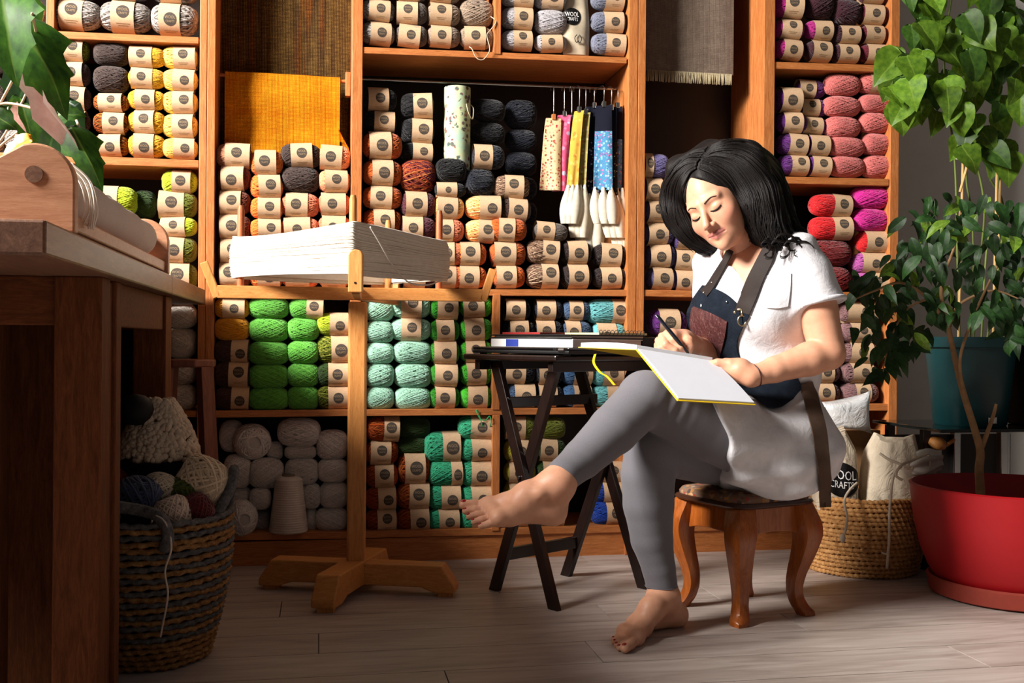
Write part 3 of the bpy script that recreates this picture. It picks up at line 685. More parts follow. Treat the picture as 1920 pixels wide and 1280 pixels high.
# ================================================================== CLOTHS, ROLL, HANGERS IN THE SHELVES
def weave(name, cols, su, sv, stripes=None, rough=0.95):
    """cloth with a woven grain; cols three colours"""
    t = NT(name); v = t.coord('Object')
    w1 = t.new('ShaderNodeTexWave', wave_type='BANDS', bands_direction='X'); w1.inputs['Scale'].default_value = su; w1.inputs['Distortion'].default_value = 1.2; w1.inputs['Detail'].default_value = 3
    w2 = t.new('ShaderNodeTexWave', wave_type='BANDS', bands_direction='Z'); w2.inputs['Scale'].default_value = sv; w2.inputs['Distortion'].default_value = 1.2; w2.inputs['Detail'].default_value = 3
    t.link(v, w1.inputs[0]); t.link(v, w2.inputs[0])
    mul = t.new('ShaderNodeMath', operation='MULTIPLY'); t.link(w1.outputs[1], mul.inputs[0]); t.link(w2.outputs[1], mul.inputs[1])
    n = t.noise(v, 26, 5, 0.8); ad = t.new('ShaderNodeMath', operation='ADD'); ad.inputs[1].default_value = 0
    mx = t.new('ShaderNodeMix', data_type='FLOAT'); mx.inputs[0].default_value = 0.5; t.link(mul.outputs[0], mx.inputs[2]); t.link(n, mx.inputs[3])
    c = t.ramp(mx.outputs[0], [(0.25, rgba(cols[0])), (0.45, rgba(cols[1])), (0.68, rgba(cols[2]))])
    if stripes:
        mp = t.new('ShaderNodeMapping'); mp.inputs['Scale'].default_value = stripes['scale']; t.link(v, mp.inputs[0])
        n2 = t.noise(mp.outputs[0], 1.0, 3, 0.6); f = t.ramp(n2, stripes['stops'])
        m2 = t.new('ShaderNodeMix', data_type='RGBA', blend_type=stripes.get('blend', 'MULTIPLY')); m2.inputs[0].default_value = stripes.get('fac', 1.0)
        t.link(c, m2.inputs[6]); t.link(f, m2.inputs[7]); c = m2.outputs[2]
    t.col(c); t.bump(mul.outputs[0], 0.5, 0.004); return t.set(rough, 0.1)
M['tweed'] = weave('tweed_cloth', [(58, 38, 22), (108, 78, 44), (158, 126, 78)], 60, 70,
    dict(scale=(26, 1, 0.9), stops=[(0.30, (0.45, 0.42, 0.40, 1)), (0.46, (0.9, 0.95, 0.7, 1)), (0.55, (0.5, 0.5, 0.5, 1)), (0.62, (1.0, 0.62, 0.35, 1)), (0.7, (0.7, 0.75, 0.55, 1))]))
M['saffron'] = weave('saffron_cloth', [(170, 96, 8), (226, 142, 16), (250, 176, 40)], 70, 75,
    dict(scale=(0.8, 1, 22), stops=[(0.3, (0.72, 0.62, 0.5, 1)), (0.45, (1, 1, 1, 1)), (0.62, (1, 0.9, 0.8, 1)), (0.72, (0.85, 0.6, 0.4, 1))]))
M['greige'] = weave('greige_cloth', [(96, 82, 72), (138, 122, 108), (160, 146, 132)], 90, 90)
M['fringe'] = plain('cream_fringe', (196, 182, 148), 0.95, 0.1, 0.15, 200)

def sheet(root, name, mat, x0, x1, y0, y1, off, wav=0.006, thick=0.004, nx=40, ny=30, seed=0, fold=0.0):
    """a cloth hanging flat, corners given in the picture"""
    rr = random.Random(seed); ph = [rr.uniform(0, 6) for _ in range(4)]
    ua, zt = uv(x0, y0, off); ub, zb = uv(x1, y1, off); uc, zc = (ua + ub) / 2, zb
    mb = MB(); fr, bk = [], []
    for j in range(ny + 1):
        t = j / ny; z = (zt - zb) * (1 - t); r1, r2 = [], []
        for i in range(nx + 1):
            s_ = i / nx; x = (ua - uc) + (ub - ua) * s_
            d = wav * (math.sin(7 * s_ + ph[0] + t * 1.2) + 0.5 * math.sin(15 * s_ + ph[1] - t * 2)) * (0.4 + 0.6 * t) + fold * math.sin(t * 9 + ph[2]) * 0.3
            r1.append((x, d, z)); r2.append((x, d + thick, z))
        fr.append(r1); bk.append(r2)
    mb.grid(fr); mb.grid(bk)
    for r1, r2 in ((fr[0], bk[0]), (fr[-1], bk[-1])): mb.grid([r1, r2])
    mb.grid([[r[0] for r in fr], [r[0] for r in bk]]); mb.grid([[r[-1] for r in fr], [r[-1] for r in bk]])
    if root is None:
        o = mb.build(name, mat, None, smooth=True, sharp=50, loc=W(uc, off, zb)); o.rotation_euler = (0, 0, TH)
        return o
    return mb.build(name, mat, root, smooth=True, sharp=50)
def cloth_root(name, label, x0, x1, y1, off):
    ua, z = uv(x0, y1, off); ub, _ = uv(x1, y1, off)
    r_ = empty(name, W((ua + ub) / 2, off, z), TH); return tag(r_, label, 'cloth', 'handwoven cloths hung in the shelving')
def cloth_rod(x0, x1, y, off, label, brk=None):
    ua, z = uv(x0, y, off); ub, z2 = uv(x1, y, off)
    r_ = empty('hanging_rod', W((ua + ub) / 2, off, z), TH); tag(r_, label, 'rod')
    mb = MB(); mb.tube([((ua - ub) / 2, 0, 0), ((ub - ua) / 2, 0, 0)], 0.006, 12); mb.build('bar', M['case_u'], r_, smooth=True, sharp=40)
    for s_ in (-1, 1):
        mb = MB(); x = s_ * ((ub - ua) / 2 - 0.008); mb.box(x - 0.008, x + 0.008, -0.012, 0.02, -0.05, 0.03); mb.build('bracket', M['case_z'], r_, bevel=0.002)
    return r_
cr_ = cloth_root('hanging_cloth', 'dark brown tweed cloth hanging behind the saffron one', 404, 655, 262, 0.16)
sheet(cr_, 'woven_panel', M['tweed'], 404, 655, -120, 262, 0.16, 0.004, seed=2)
cr_ = cloth_root('hanging_cloth', 'saffron yellow handwoven cloth above the orange yarn', 421, 636, 300, 0.10)
sheet(cr_, 'woven_panel', M['saffron'], 421, 636, 124, 300, 0.10, 0.007, seed=4, fold=0.02)
# fringe threads at its side
mb = MB()
ua, zt = uv(421, 124, 0.10); ub, zb = uv(636, 300, 0.10)
for k in range(14):
    x = (ub - ua) / 2 + 0.004 + 0.0018 * k; z1 = 0.10 - 0.003 * k
    mb.tube(spline([((ub - ua) / 2 - 0.006, 0.006, z1 + 0.02), (x, 0.012, z1), (x + 0.004 + R.gauss(0, .003), 0.012, z1 - 0.05), (x + R.gauss(0, .004), 0.01, R.uniform(0.0, 0.03))], 4), 0.0011, 4)
mb.build('fringe', M['saffron'], cr_, smooth=True)
cloth_rod(401, 657, 140, 0.115, 'thin wooden rod across the bay holding the saffron cloth')
cr_ = cloth_root('hanging_cloth', 'greige woven cloth with cream fringe above the lavender yarn', 1210, 1374, 132, 0.09)
sheet(cr_, 'woven_panel', M['greige'], 1210, 1374, -120, 132, 0.09, 0.003, seed=6)
ua, zt = uv(1210, 132, 0.09); ub, zb = uv(1368, 154, 0.09); hh = zt - uv(1210, 152, 0.09)[1]
mb = MB()
for k in range(90):
    x = (ua - ub) / 2 + (ub - ua) * k / 89; j = R.gauss(0, 0.0012)
    mb.tube([(x, -0.003, 0.003), (x + j, -0.004, -hh * 0.5), (x + 2 * j, -0.003, -hh * R.uniform(0.93, 1.03))], 0.0011, 4)
mb.build('fringe', M['fringe'], cr_, smooth=True)
mb = MB(); x = uv(1399, 160, 0.2)[0]; mb.box(-0.008, 0.0, -0.012, 0.012, -0.03, 0.03)
o = mb.build('wall_bracket', M['case_z'], bevel=0.002, loc=W(uv(1430, 170, 0.2)[0] - 0.0005, 0.24, uv(1400, 172, 0.24)[1])); o.rotation_euler = (0, 0, TH); tag(o, 'small wooden bracket on the panel beside the greige cloth', 'bracket')

# metal rod in the tall bay
za = uv(680, 149, 0.13)[1]; zb_ = uv(1140, 166, 0.13)[1]
ua, ub = uv(677, 149, 0.0)[0] + 0.001, uv(1176, 149, 0.0)[0] - 0.001
mb = MB(); mb.tube([(ua, 0.13, za), (ub, 0.13, (za + zb_) / 2 + (zb_ - za) / 2)], 0.0045, 12)
o = mb.build('hanging_rod', M['metal'], smooth=True, sharp=40, loc=C0); o.rotation_euler = (0, 0, TH); tag(o, 'thin steel rod across the tall bay above the hanging fabrics', 'rod')
ZROD = (za + zb_) / 2
# floral fabric roll
fl_m = NT('floral_cotton'); _v = fl_m.coord('Object')
_vo = fl_m.new('ShaderNodeTexVoronoi'); _vo.inputs['Scale'].default_value = 55; fl_m.link(_v, _vo.inputs['Vector'])
_base = fl_m.ramp(fl_m.noise(_v, 12, 4), [(0.35, rgba((168, 200, 176))), (0.5, rgba((196, 206, 160))), (0.65, rgba((206, 216, 196)))])
_dot = fl_m.ramp(_vo.outputs['Distance'], [(0.34, (1, 1, 1, 1)), (0.44, (0, 0, 0, 1))])
_msk = fl_m.ramp(fl_m.noise(_v, 22, 3), [(0.46, (0, 0, 0, 1)), (0.52, (1, 1, 1, 1))])
_mm = fl_m.new('ShaderNodeMath', operation='MULTIPLY'); fl_m.link(_dot, _mm.inputs[0]); fl_m.link(_msk, _mm.inputs[1])
_pc = fl_m.ramp(fl_m.noise(_v, 30, 2), [(0.4, rgba((122, 66, 78))), (0.52, rgba((70, 104, 96))), (0.64, rgba((150, 90, 90)))])
_mx = fl_m.new('ShaderNodeMix', data_type='RGBA'); fl_m.link(_mm.outputs[0], _mx.inputs[0]); fl_m.link(_base, _mx.inputs[6]); fl_m.link(_pc, _mx.inputs[7])
fl_m.col(_mx.outputs[2]); M['floral'] = fl_m.set(0.85, 0.15)
ua, zt = uv(832, 164, 0.085); ub, zb = uv(881, 322, 0.085); rr = (ub - ua) / 2
roll = empty('fabric_roll', W((ua + ub) / 2, 0.085, zb), TH); tag(roll, 'upright roll of pale green floral fabric behind the black balls', 'fabric roll')
mb = MB(); rows = []
for j in range(2):
    row = []
    for k in range(180):
        a = k / 179 * 2 * PI * 4; r_ = rr * (0.62 + 0.38 * k / 179); row.append((r_ * math.cos(a), r_ * math.sin(a), 0.0 if j == 0 else zt - zb))
    rows.append(row)
mb.grid(rows); mb.build('rolled_fabric', M['floral'], roll, smooth=True)
mb = MB(); hz = zt - zb
mb.tube(spline([(rr, -0.01, hz * 0.8), (rr + 0.008, -0.02, hz * 0.74), (rr + 0.004, -0.022, hz * 0.62), (rr - 0.012, -rr * 0.95, hz * 0.68), (rr - 0.02, -rr * 0.98, hz * 0.78)], 6), 0.002, 6)
mb.build('ribbon', plain('cream_ribbon', (206, 196, 160), 0.8), roll, smooth=True)

# fabrics clipped on hangers at the end of the rod
def print_mat(name, base, spots, sc=90, th=0.42):
    t = NT(name); v = t.coord('Object'); vo = t.new('ShaderNodeTexVoronoi'); vo.inputs['Scale'].default_value = sc; t.link(v, vo.inputs['Vector'])
    f = t.ramp(vo.outputs['Distance'], [(th - 0.1, (1, 1, 1, 1)), (th, (0, 0, 0, 1))])
    hs = t.new('ShaderNodeSeparateColor'); t.link(vo.outputs['Color'], hs.inputs[0])
    pc = t.ramp(hs.outputs[0], [((k + 0.5) / len(spots), rgba(c)) for k, c in enumerate(spots)])
    mx = t.new('ShaderNodeMix', data_type='RGBA'); t.link(f, mx.inputs[0]); mx.inputs[6].default_value = rgba(base); t.link(pc, mx.inputs[7])
    t.col(mx.outputs[2]); return t.set(0.8, 0.15)
FAB = {
 'cream floral': print_mat('print_cream', (228, 206, 160), [(190, 60, 70), (228, 206, 160), (210, 120, 110), (150, 90, 60)], 110, 0.45),
 'pink': print_mat('print_pink', (232, 90, 130), [(240, 130, 160), (236, 70, 120), (200, 190, 220)], 60, 0.5),
 'green and brown': print_mat('print_green', (60, 46, 34), [(50, 120, 50), (120, 70, 40), (40, 30, 24)], 90, 0.5),
 'mustard striped': print_mat('print_mustard', (196, 150, 60), [(220, 180, 90), (170, 120, 50)], 60, 0.45),
 'olive print': print_mat('print_olive', (150, 140, 80), [(190, 180, 120), (110, 100, 60), (190, 120, 80)], 90, 0.45),
 'navy blossom': print_mat('print_navy', (34, 28, 48), [(190, 200, 220), (222, 130, 96), (150, 160, 190), (34, 28, 48), (60, 50, 80)], 95, 0.38),
 'sky blue': print_mat('print_sky', (70, 130, 168), [(120, 170, 200), (50, 90, 140), (190, 90, 150), (150, 200, 220)], 130, 0.5),
 'black speckled': print_mat('print_black', (26, 26, 26), [(180, 180, 170), (26, 26, 26), (60, 70, 60)], 120, 0.32),
 'blue rose': print_mat('print_rose', (70, 110, 160), [(160, 60, 110), (130, 170, 200), (60, 70, 130)], 120, 0.5),
}
M['navycloth'] = plain('navy_cotton', (22, 24, 36), 0.9, 0.1)
M['canvas'] = plain('cream_canvas', (214, 204, 184), 0.85, 0.15, 0.08, 60)
hang = [  # key, x top, x bottom left, x bottom right, y top, y bottom, turned (radians), dark upper part down to y, white straps
 ('cream floral', 1038, 1012, 1050, 222, 356, 0.0, None, False),
 ('pink', 1058, 1036, 1064, 216, 358, 0.25, None, False),
 ('green and brown', 1072, 1050, 1064, 224, 362, 0.9, None, False),
 ('mustard striped', 1086, 1064, 1082, 208, 352, 0.7, None, True),
 ('olive print', 1098, 1078, 1096, 212, 352, 0.7, None, True),
 ('navy blossom', 1114, 1087, 1121, 200, 368, 0.3, 262, True),
 ('sky blue', 1132, 1114, 1146, 198, 356, 0.4, 246, True),
 ('black speckled', 1146, 1134, 1156, 204, 372, 0.5, 268, True),
 ('blue rose', 1158, 1147, 1166, 200, 358, 0.4, 262, True),
]
for q, (key, xt, xl, xr, yt, yb, trn, dk, strap) in enumerate(hang):
    off = (0.085 if q < 3 else 0.055 if q < 6 else 0.03) + 0.010 * (q % 3)
    ut, zt = uv(xt, yt, off); ul, zb = uv(xl, yb, off); ur, _ = uv(xr, yb, off)
    root = empty('hanging_pouch', W(ut, off, zb), TH)
    tag(root, '%s fabric pouch clipped on a hanger, %s along the steel rod' % (key, ORD[q] if q < 8 else 'last'), 'fabric pouch', 'fabric pouches clipped on the rod')
    h = zt - zb; a, b = ul - ut, ur - ut; tw = min(0.026, (b - a) * 0.40); zr = ZROD - zb; ang = trn
    def pt(s_, t, side):
        # s_ 0..1 across, t 0..1 down
        x = (-tw + 2 * tw * s_) * (1 - t ** 0.7) + (a + (b - a) * s_) * t ** 0.7
        y = 0.006 * math.sin(s_ * 6 + q) * t + side * (0.003 + 0.006 * math.sin(PI * min(1, t * 1.1)) * math.sin(PI * s_)) + (s_ - 0.5) * math.tan(ang) * (b - a) * 0.8 * (-1)
        return (x, y, h * (1 - t))
    def panel(nm, mat, t0, t1):
        mb = MB(); fr = [[pt(i / 12, t0 + (t1 - t0) * j / 14, -1) for i in range(13)] for j in range(15)]; bk = [[pt(i / 12, t0 + (t1 - t0) * j / 14, 1) for i in range(13)] for j in range(15)]
        mb.grid(fr); mb.grid(bk); mb.grid([fr[-1], bk[-1]]); mb.grid([fr[0], bk[0]]); mb.grid([[r[0] for r in fr], [r[0] for r in bk]]); mb.grid([[r[-1] for r in fr], [r[-1] for r in bk]])
        return mb.build(nm, mat, root, smooth=True, sharp=60)
    if dk:
        td = (dk - yt) / (yb - yt); panel('dark_facing', M['navycloth'], 0, td); panel('printed_fabric', FAB[key], td, 1)
    else: panel('printed_fabric', FAB[key], 0, 1)
    mb = MB(); mb.box(-0.007, 0.007, -0.008, 0.008, h - 0.006, h + 0.014); mb.build('clip', M['metal'] if q else plain('copper_clip', (190, 110, 60), 0.4, 0.5), root, bevel=0.002)
    mb = MB(); y0 = 0.13 - off
    mb.tube(spline([(0, 0, h + 0.012), (0, 0.0, zr - 0.012), (0.001, y0 - 0.009, zr + 0.002), (0.001, y0, zr + 0.008), (0.001, y0 + 0.009, zr + 0.002), (0.001, y0 + 0.008, zr - 0.008)], 5), 0.0014, 6)
    mb.build('hook', M['metal'], root, smooth=True)
    if strap:
        for g in range(3):
            mb = MB(); L = uv(xr, 398 + 26 * ((q * 7 + g * 3) % 3), off)[1] - zb; xs = (a + b) / 2 + (g - 1) * (b - a) * 0.45; sw = -0.036 + 0.008 * q
            rows = []
            for j in range(9):
                t = j / 8; wd = 0.004 + 0.020 * math.sin(PI * min(1, t * 0.8)) ** 1.2; xc = xs + sw * (t ** 1.3) * 0.8; z = 0.01 + (L - 0.05) * t
                rows.append([(xc - wd, -0.004 - 0.004 * g, z), (xc, -0.010 - 0.004 * g, z), (xc + wd, -0.004 - 0.004 * g, z), (xc + wd * 0.9, 0.004, z), (xc - wd * 0.9, 0.004, z)])
            mb.grid(rows, True); mb.add(rows[-1], [(0, 1, 2, 3, 4)]); mb.build('canvas_strap', M['canvas'], root, smooth=True)
        mb = MB()
        for g in range(5):
            c = Vector((a + (b - a) * (g + 0.5) / 5, -0.006, R.uniform(-0.006, 0.008))); mb.lathe([(0.0005, -0.005), (0.004, -0.003), (0.005, 0), (0.004, 0.003), (0.0005, 0.005)], 8, c)
        mb.build('gathered_trim', M['canvas'] if q % 2 else M['navycloth'], root, smooth=True)

# logo print used on the cotton bags
def logo(parent, name, R0, place):
    """black disc with the shop's lettering; place maps (x, y) of the unit disc and a lift to a point"""
    mb = MB(); n = 40; rings = 5; vs = [place(0, 0, 0.0008)]; fs = []
    for r_ in range(1, rings + 1):
        for k in range(n):
            a = 2 * PI * k / n; vs.append(place(math.cos(a) * r_ / rings, math.sin(a) * r_ / rings, 0.0008))
    for k in range(n): fs.append((0, 1 + k, 1 + (k + 1) % n))
    for r_ in range(rings - 1):
        for k in range(n):
            l = (k + 1) % n; fs.append((1 + r_ * n + k, 1 + (r_ + 1) * n + k, 1 + (r_ + 1) * n + l, 1 + r_ * n + l))
    mb.add(vs, fs); mb.cur = 1
    for body, sz, dy in (('WOOL', 0.66, 0.24), ('CRAFTS', 0.5, -0.32)):
        tv, tf = text_polys(body, sz); mb.add([place(x * 0.74, y * 1.15 + dy, 0.0016) for x, y, z in tv], tf)
    return mb.build(name, [M['black'], M['white']], parent)
# cotton tote standing among the grey balls on the top shelf
ua, zt = uv(1058, -20, 0.02); ub, zb = uv(1110, 101, 0.02); bw, bh = ub - ua, zt - zb
tote = empty('tote_bag', W((ua + ub) / 2, 0.05, zb), TH + 0.05); tag(tote, 'cream cotton bag with round black logo among the light grey yarn', 'bag')
def tote_pt(s_, t, side):
    e = (1 - abs(2 * s_ - 1) ** 4)
    return ((s_ - 0.5) * bw * (0.92 + 0.08 * math.sin(t * 5)), side * (0.02 * e * (0.5 + 0.5 * math.sin(PI * min(1, 0.15 + t * 0.8)))) + 0.003 * math.sin(9 * t + 5 * s_), bh * t)
mb = MB(); fr = [[tote_pt(i / 16, j / 16, -1) for i in range(17)] for j in range(17)]; bk = [[tote_pt(i / 16, j / 16, 1) for i in range(17)] for j in range(17)]
mb.grid(fr); mb.grid(bk); mb.grid([fr[0], bk[0]]); mb.grid([fr[-1], bk[-1]]); mb.build('bag_body', plain('unbleached_cotton', (196, 182, 158), 0.9, 0.1, 0.08, 80), tote, smooth=True)
cz = uv(1073, 29, 0.02)[1] - zb; cx = uv(1074, 29, 0.02)[0] - (ua + ub) / 2; lr = 0.030
logo(tote, 'logo_print', lr, lambda x, y, l: (cx + x * lr, tote_pt((cx + x * lr) / bw + 0.5, (cz + y * lr) / bh, -1)[1] - l - 0.0006, cz + y * lr))
mb = MB()
for s_ in (-1, 1):
    mb.tube(spline([(s_ * 0.004, -0.026, bh * 0.30), (s_ * 0.012, -0.027, bh * 0.24), (s_ * 0.006, -0.027, bh * 0.17), (0.0, -0.028, bh * 0.2)], 6), 0.0014, 5)
mb.build('drawstring', M['black'], tote, smooth=True)

# ================================================================== WORKBENCH AND WHAT STANDS ON OR UNDER IT
BU, BV, BZ = -0.985, -1.95, 0.874          # near outer corner of the slab
def Q(a, b, z): return W(BU + a, BV + b, z) # bench frame: a across (0 at the edge, negative away), b along
bench = empty('workbench', Q(-0.4, 0.9, 0), TH); tag(bench, 'heavy dark wooden workbench with thick slab top carrying the loom', 'workbench')
BO = (-0.4, 0.9)
def bbox(nm, a0, a1, b0, b1, z0, z1, mat='bench', bev=0.003, parent=bench):
    mb = MB(); mb.box(a0 - BO[0], a1 - BO[0], b0 - BO[1], b1 - BO[1], z0, z1); return mb.build(nm, M[mat], parent, bevel=bev)
bbox('slab', -0.85, 0, 0.0, 1.18, BZ - 0.047, BZ, 'bench_top', 0.004)
bbox('slab', -0.85, 0, 1.182, 1.925, BZ - 0.047, BZ, 'bench_top', 0.004)
bbox('front_apron', -0.85, -0.03, 0.47, 0.495, 0.742, BZ - 0.047, 'bench_h')
bbox('side_apron', -0.055, -0.03, 0.656, 1.245, 0.742, BZ - 0.047, 'bench_h')
bbox('back_apron', -0.85, -0.03, 1.30, 1.325, 0.742, BZ - 0.047, 'bench_h')
bbox('leg', -0.098, -0.02, 0.46, 0.535, 0.0, BZ - 0.047)
bbox('leg_rail', -0.105, -0.03, 0.535, 0.605, 0.0, BZ - 0.05)
bbox('leg', -0.105, -0.022, 0.605, 0.655, 0.0, BZ - 0.047)
bbox('leg', -0.10, -0.022, 1.245, 1.34, 0.0, BZ - 0.047)
bbox('leg', -0.29, -0.190, 0.46, 0.545, 0.0, BZ - 0.047)
bbox('leg', -0.83, -0.72, 0.46, 0.55, 0.0, BZ - 0.047)
bbox('leg', -0.62, -0.52, 1.74, 1.84, 0.0, BZ - 0.047)
bbox('side_panel', -0.85, -0.83, 0.46, 1.90, 0.0, BZ - 0.047)
bbox('inner_panel', -0.83, -0.110, 0.66, 0.68, 0.0, BZ - 0.05)

# ---- table loom
loom = empty('table_loom', Q(-0.3, 0.7, BZ), TH); tag(loom, 'beech table loom with a rolled pale cloth on the workbench', 'loom')
def lpt(a, b, z): return (a + 0.3, b - 0.7, z - BZ)
def plate(b0, b1):
    """end frame with rounded front corner, profile in (a, z)"""
    H_ = 1.003; pr = [(-0.62, BZ), (-0.002, BZ), (-0.002, BZ + 0.072)]
    for k in range(1, 13):
        t = k / 12 * PI / 2 * 1.18; pr.append((-0.058 + 0.056 * math.cos(t), BZ + 0.072 + 0.057 * math.sin(t)))
    pr += [(-0.105, BZ + 0.108), (-0.16, BZ + 0.075), (-0.62, BZ + 0.06)]
    mb = MB(); mb.prism([lpt(a, b0, z) for a, z in pr], lpt(0, b0, 0), lpt(0, b1, 0)); return mb
p_ = plate(0.17, 0.195).build('end_frame', M['loom'], loom, bevel=0.003)
mb = MB(); mb.tube([lpt(-0.058, 0.1675, 0.957), lpt(-0.058, 0.18, 0.957)], 0.0125, 24); mb.build('dowel_end', M['bench_top'], p_, smooth=True, sharp=40)
plate(1.13, 1.155).build('end_frame', M['loom'], loom, bevel=0.003)
mb = MB(); mb.tube([lpt(-0.058, 0.196, 0.950), lpt(-0.058, 1.129, 0.950)], 0.023, 24); mb.build('cloth_beam', M['loom'], loom, smooth=True, sharp=40)
cloth_m = plain('pale_handwoven', (212, 198, 188), 0.95, 0.1, 0.08, 300, 0.4)
mb = MB(); rows = []
for j in range(40):
    b = 0.265 + (1.07 - 0.265) * j / 39; r_ = 0.040 + 0.0015 * math.sin(j * 0.7) - (0.006 if j in (0, 39) else 0)
    rows.append([lpt(-0.058 + r_ * math.cos(2 * PI * k / 28), b, 0.950 + r_ * math.sin(2 * PI * k / 28)) for k in range(28)])
mb.grid(rows, True)
cl_ = mb.build('cloth_roll', cloth_m, loom, smooth=True)
mb = MB()
for k in range(12):
    x = -0.018 + 0.0015 * k; b = 0.268 + 0.006 * (k % 5)
    mb.tube(spline([lpt(x - 0.03, b, 0.992), lpt(x, b - 0.004, 0.965), lpt(x + 0.012, b - 0.006 + R.gauss(0, .004), 0.925), lpt(x + 0.006 + R.gauss(0, .005), b, 0.893 + R.uniform(-.006, .006))], 5), 0.0013, 5)
mb.build('warp_ends', plain('raw_cotton_thread', (220, 206, 190), 0.9, 0.1), cl_, smooth=True)
mb = MB(); mb.box(*sorted((lpt(-0.045, 0, 0)[0], lpt(-0.01, 0, 0)[0])), lpt(0, 0.196, 0)[1], lpt(0, 1.129, 0)[1], 0.006, 0.03); mb.build('cross_bar', M['loom'], loom, bevel=0.003)
mb = MB(); mb.box(*sorted((lpt(-0.40, 0, 0)[0], lpt(-0.37, 0, 0)[0])), lpt(0, 0.196, 0)[1], lpt(0, 1.129, 0)[1], 0.01, 0.05); mb.build('cross_bar', M['loom'], loom, bevel=0.003)

# ---- potted plant with lobed leaves behind the loom
def leafy(name, c1, c2, vein, trans=0.4, yellow=None, rough=0.35):
    t = NT(name); v = t.coord('Object'); i = t.new('ShaderNodeObjectInfo')
    n = t.noise(v, 5, 4, 0.6); st = [(0.3, rgba(c1)), (0.65, rgba(c2))]
    if yellow: st.append((0.78, rgba(yellow)))
    c = t.ramp(n, st)
    w_ = t.new('ShaderNodeTexWave', wave_type='BANDS', bands_direction='DIAGONAL'); w_.inputs['Scale'].default_value = 4
    hv = t.new('ShaderNodeHueSaturation'); mr = t.new('ShaderNodeMapRange'); mr.inputs[3].default_value = 0.6; mr.inputs[4].default_value = 1.35
    t.link(i.outputs['Random'], mr.inputs[0]); t.link(mr.outputs[0], hv.inputs['Value']); t.link(c, hv.inputs['Color'])
    at = t.new('ShaderNodeAttribute'); at.attribute_name = 'vein'
    mx = t.new('ShaderNodeMix', data_type='RGBA'); t.link(at.outputs['Fac'], mx.inputs[0]); t.link(hv.outputs[0], mx.inputs[6]); mx.inputs[7].default_value = rgba(vein)
    t.col(mx.outputs[2]); t.set(rough, 0.4)
    tr = t.new('ShaderNodeBsdfTranslucent'); t.link(mx.outputs[2], tr.inputs[0]); ms = t.new('ShaderNodeMixShader'); ms.inputs[0].default_value = trans
    out = t.n['Material Output']; t.link(t.b.outputs[0], ms.inputs[1]); t.link(tr.outputs[0], ms.inputs[2]); t.link(ms.outputs[0], out.inputs[0])
    return t.m
def leaf_mesh(name, half, mat, fold=0.25, curl=0.25, wav=0.0, seed=0):
    """half outline [(x>=0, y 0..1)] of one side, base at 0, tip at (0, 1)"""
    rr = random.Random(seed); vs = []; fs = []; ve = []
    n = len(half)
    def lift(x, y): return fold * abs(x) - curl * (y - 0.3) ** 2 + wav * math.sin(9 * y + 5 * x + seed)
    cols = (0.0, 0.08, 0.5, 1.0)
    for sgn in (1, -1):
        base = len(vs)
        for (x, y) in half:
            for q in cols:
                yy = y + 0.0; xx = sgn * x * q
                vs.append((xx, yy, lift(xx, yy))); ve.append(0.55 if q == 0 else 0.0)
        m = len(cols)
        for i in range(n - 1):
            for k in range(m - 1):
                f_ = (base + i * m + k, base + i * m + k + 1, base + (i + 1) * m + k + 1, base + (i + 1) * m + k); fs.append(f_ if sgn == 1 else f_[::-1])
    me = bpy.data.meshes.new(name); me.from_pydata(vs, [], fs); me.materials.append(mat)
    at = me.attributes.new('vein', 'FLOAT', 'POINT'); at.data.foreach_set('value', ve)
    bm = bmesh.new(); bm.from_mesh(me); bmesh.ops.remove_doubles(bm, verts=bm.verts, dist=1e-5); bm.to_mesh(me); bm.free()
    me.polygons.foreach_set('use_smooth', [True] * len(me.polygons)); return me
def place_leaf(parent, mesh, base, tip, normal, ratio=1.0, name='leaf'):
    """blade from base to tip with its upper face along 'normal'"""
    base, tip = Vector(base), Vector(tip); y = tip - base; L = y.length; y.normalize(); z = Vector(normal); z = z - y * z.dot(y)
    if z.length < 1e-4: z = y.orthogonal()
    z.normalize(); x = y.cross(z)
    o = bpy.data.objects.new(name, mesh); link(o, parent)
    m = Matrix((x * (L * ratio), y * L, z * L)).transposed().to_4x4(); m.translation = base
    o.matrix_basis = (Matrix.Translation(parent.location).inverted() @ m) if parent else m
    return o
VINE_HALF = [(0.02, -0.12), (0.22, -0.16), (0.36, -0.06), (0.44, 0.06), (0.52, 0.20), (0.62, 0.30), (0.50, 0.34), (0.38, 0.40), (0.36, 0.50), (0.40, 0.62), (0.30, 0.66), (0.20, 0.78), (0.10, 0.9), (0.0, 1.0)]
lob = leafy('lobed_leaf', (22, 60, 14), (66, 114, 28), (130, 160, 76), 0.4, (140, 140, 40), 0.45)
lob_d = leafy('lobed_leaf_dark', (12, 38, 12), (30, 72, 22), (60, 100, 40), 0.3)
lob_p = leafy('withered_leaf', (196, 150, 140), (226, 196, 186), (180, 120, 110), 0.3, (190, 150, 60))
LV = [leaf_mesh('leaf', VINE_HALF, lob, 0.12, 0.3, 0.02, 1), leaf_mesh('leaf', VINE_HALF, lob, -0.15, 0.5, 0.03, 2)]
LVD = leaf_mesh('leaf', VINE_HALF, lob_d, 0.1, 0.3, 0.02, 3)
LVP = leaf_mesh('leaf', [(0.02, 0), (0.14, 0.1), (0.2, 0.25), (0.14, 0.4), (0.22, 0.55), (0.13, 0.75), (0.05, 0.9), (0, 1)], lob_p, 0.9, 0.3, 0.05, 4)
pc = W(-1.44, -0.62, BZ)
ivy = empty('potted_vine', pc); tag(ivy, 'large lobed-leaf plant in a red pot behind the loom', 'potted plant')
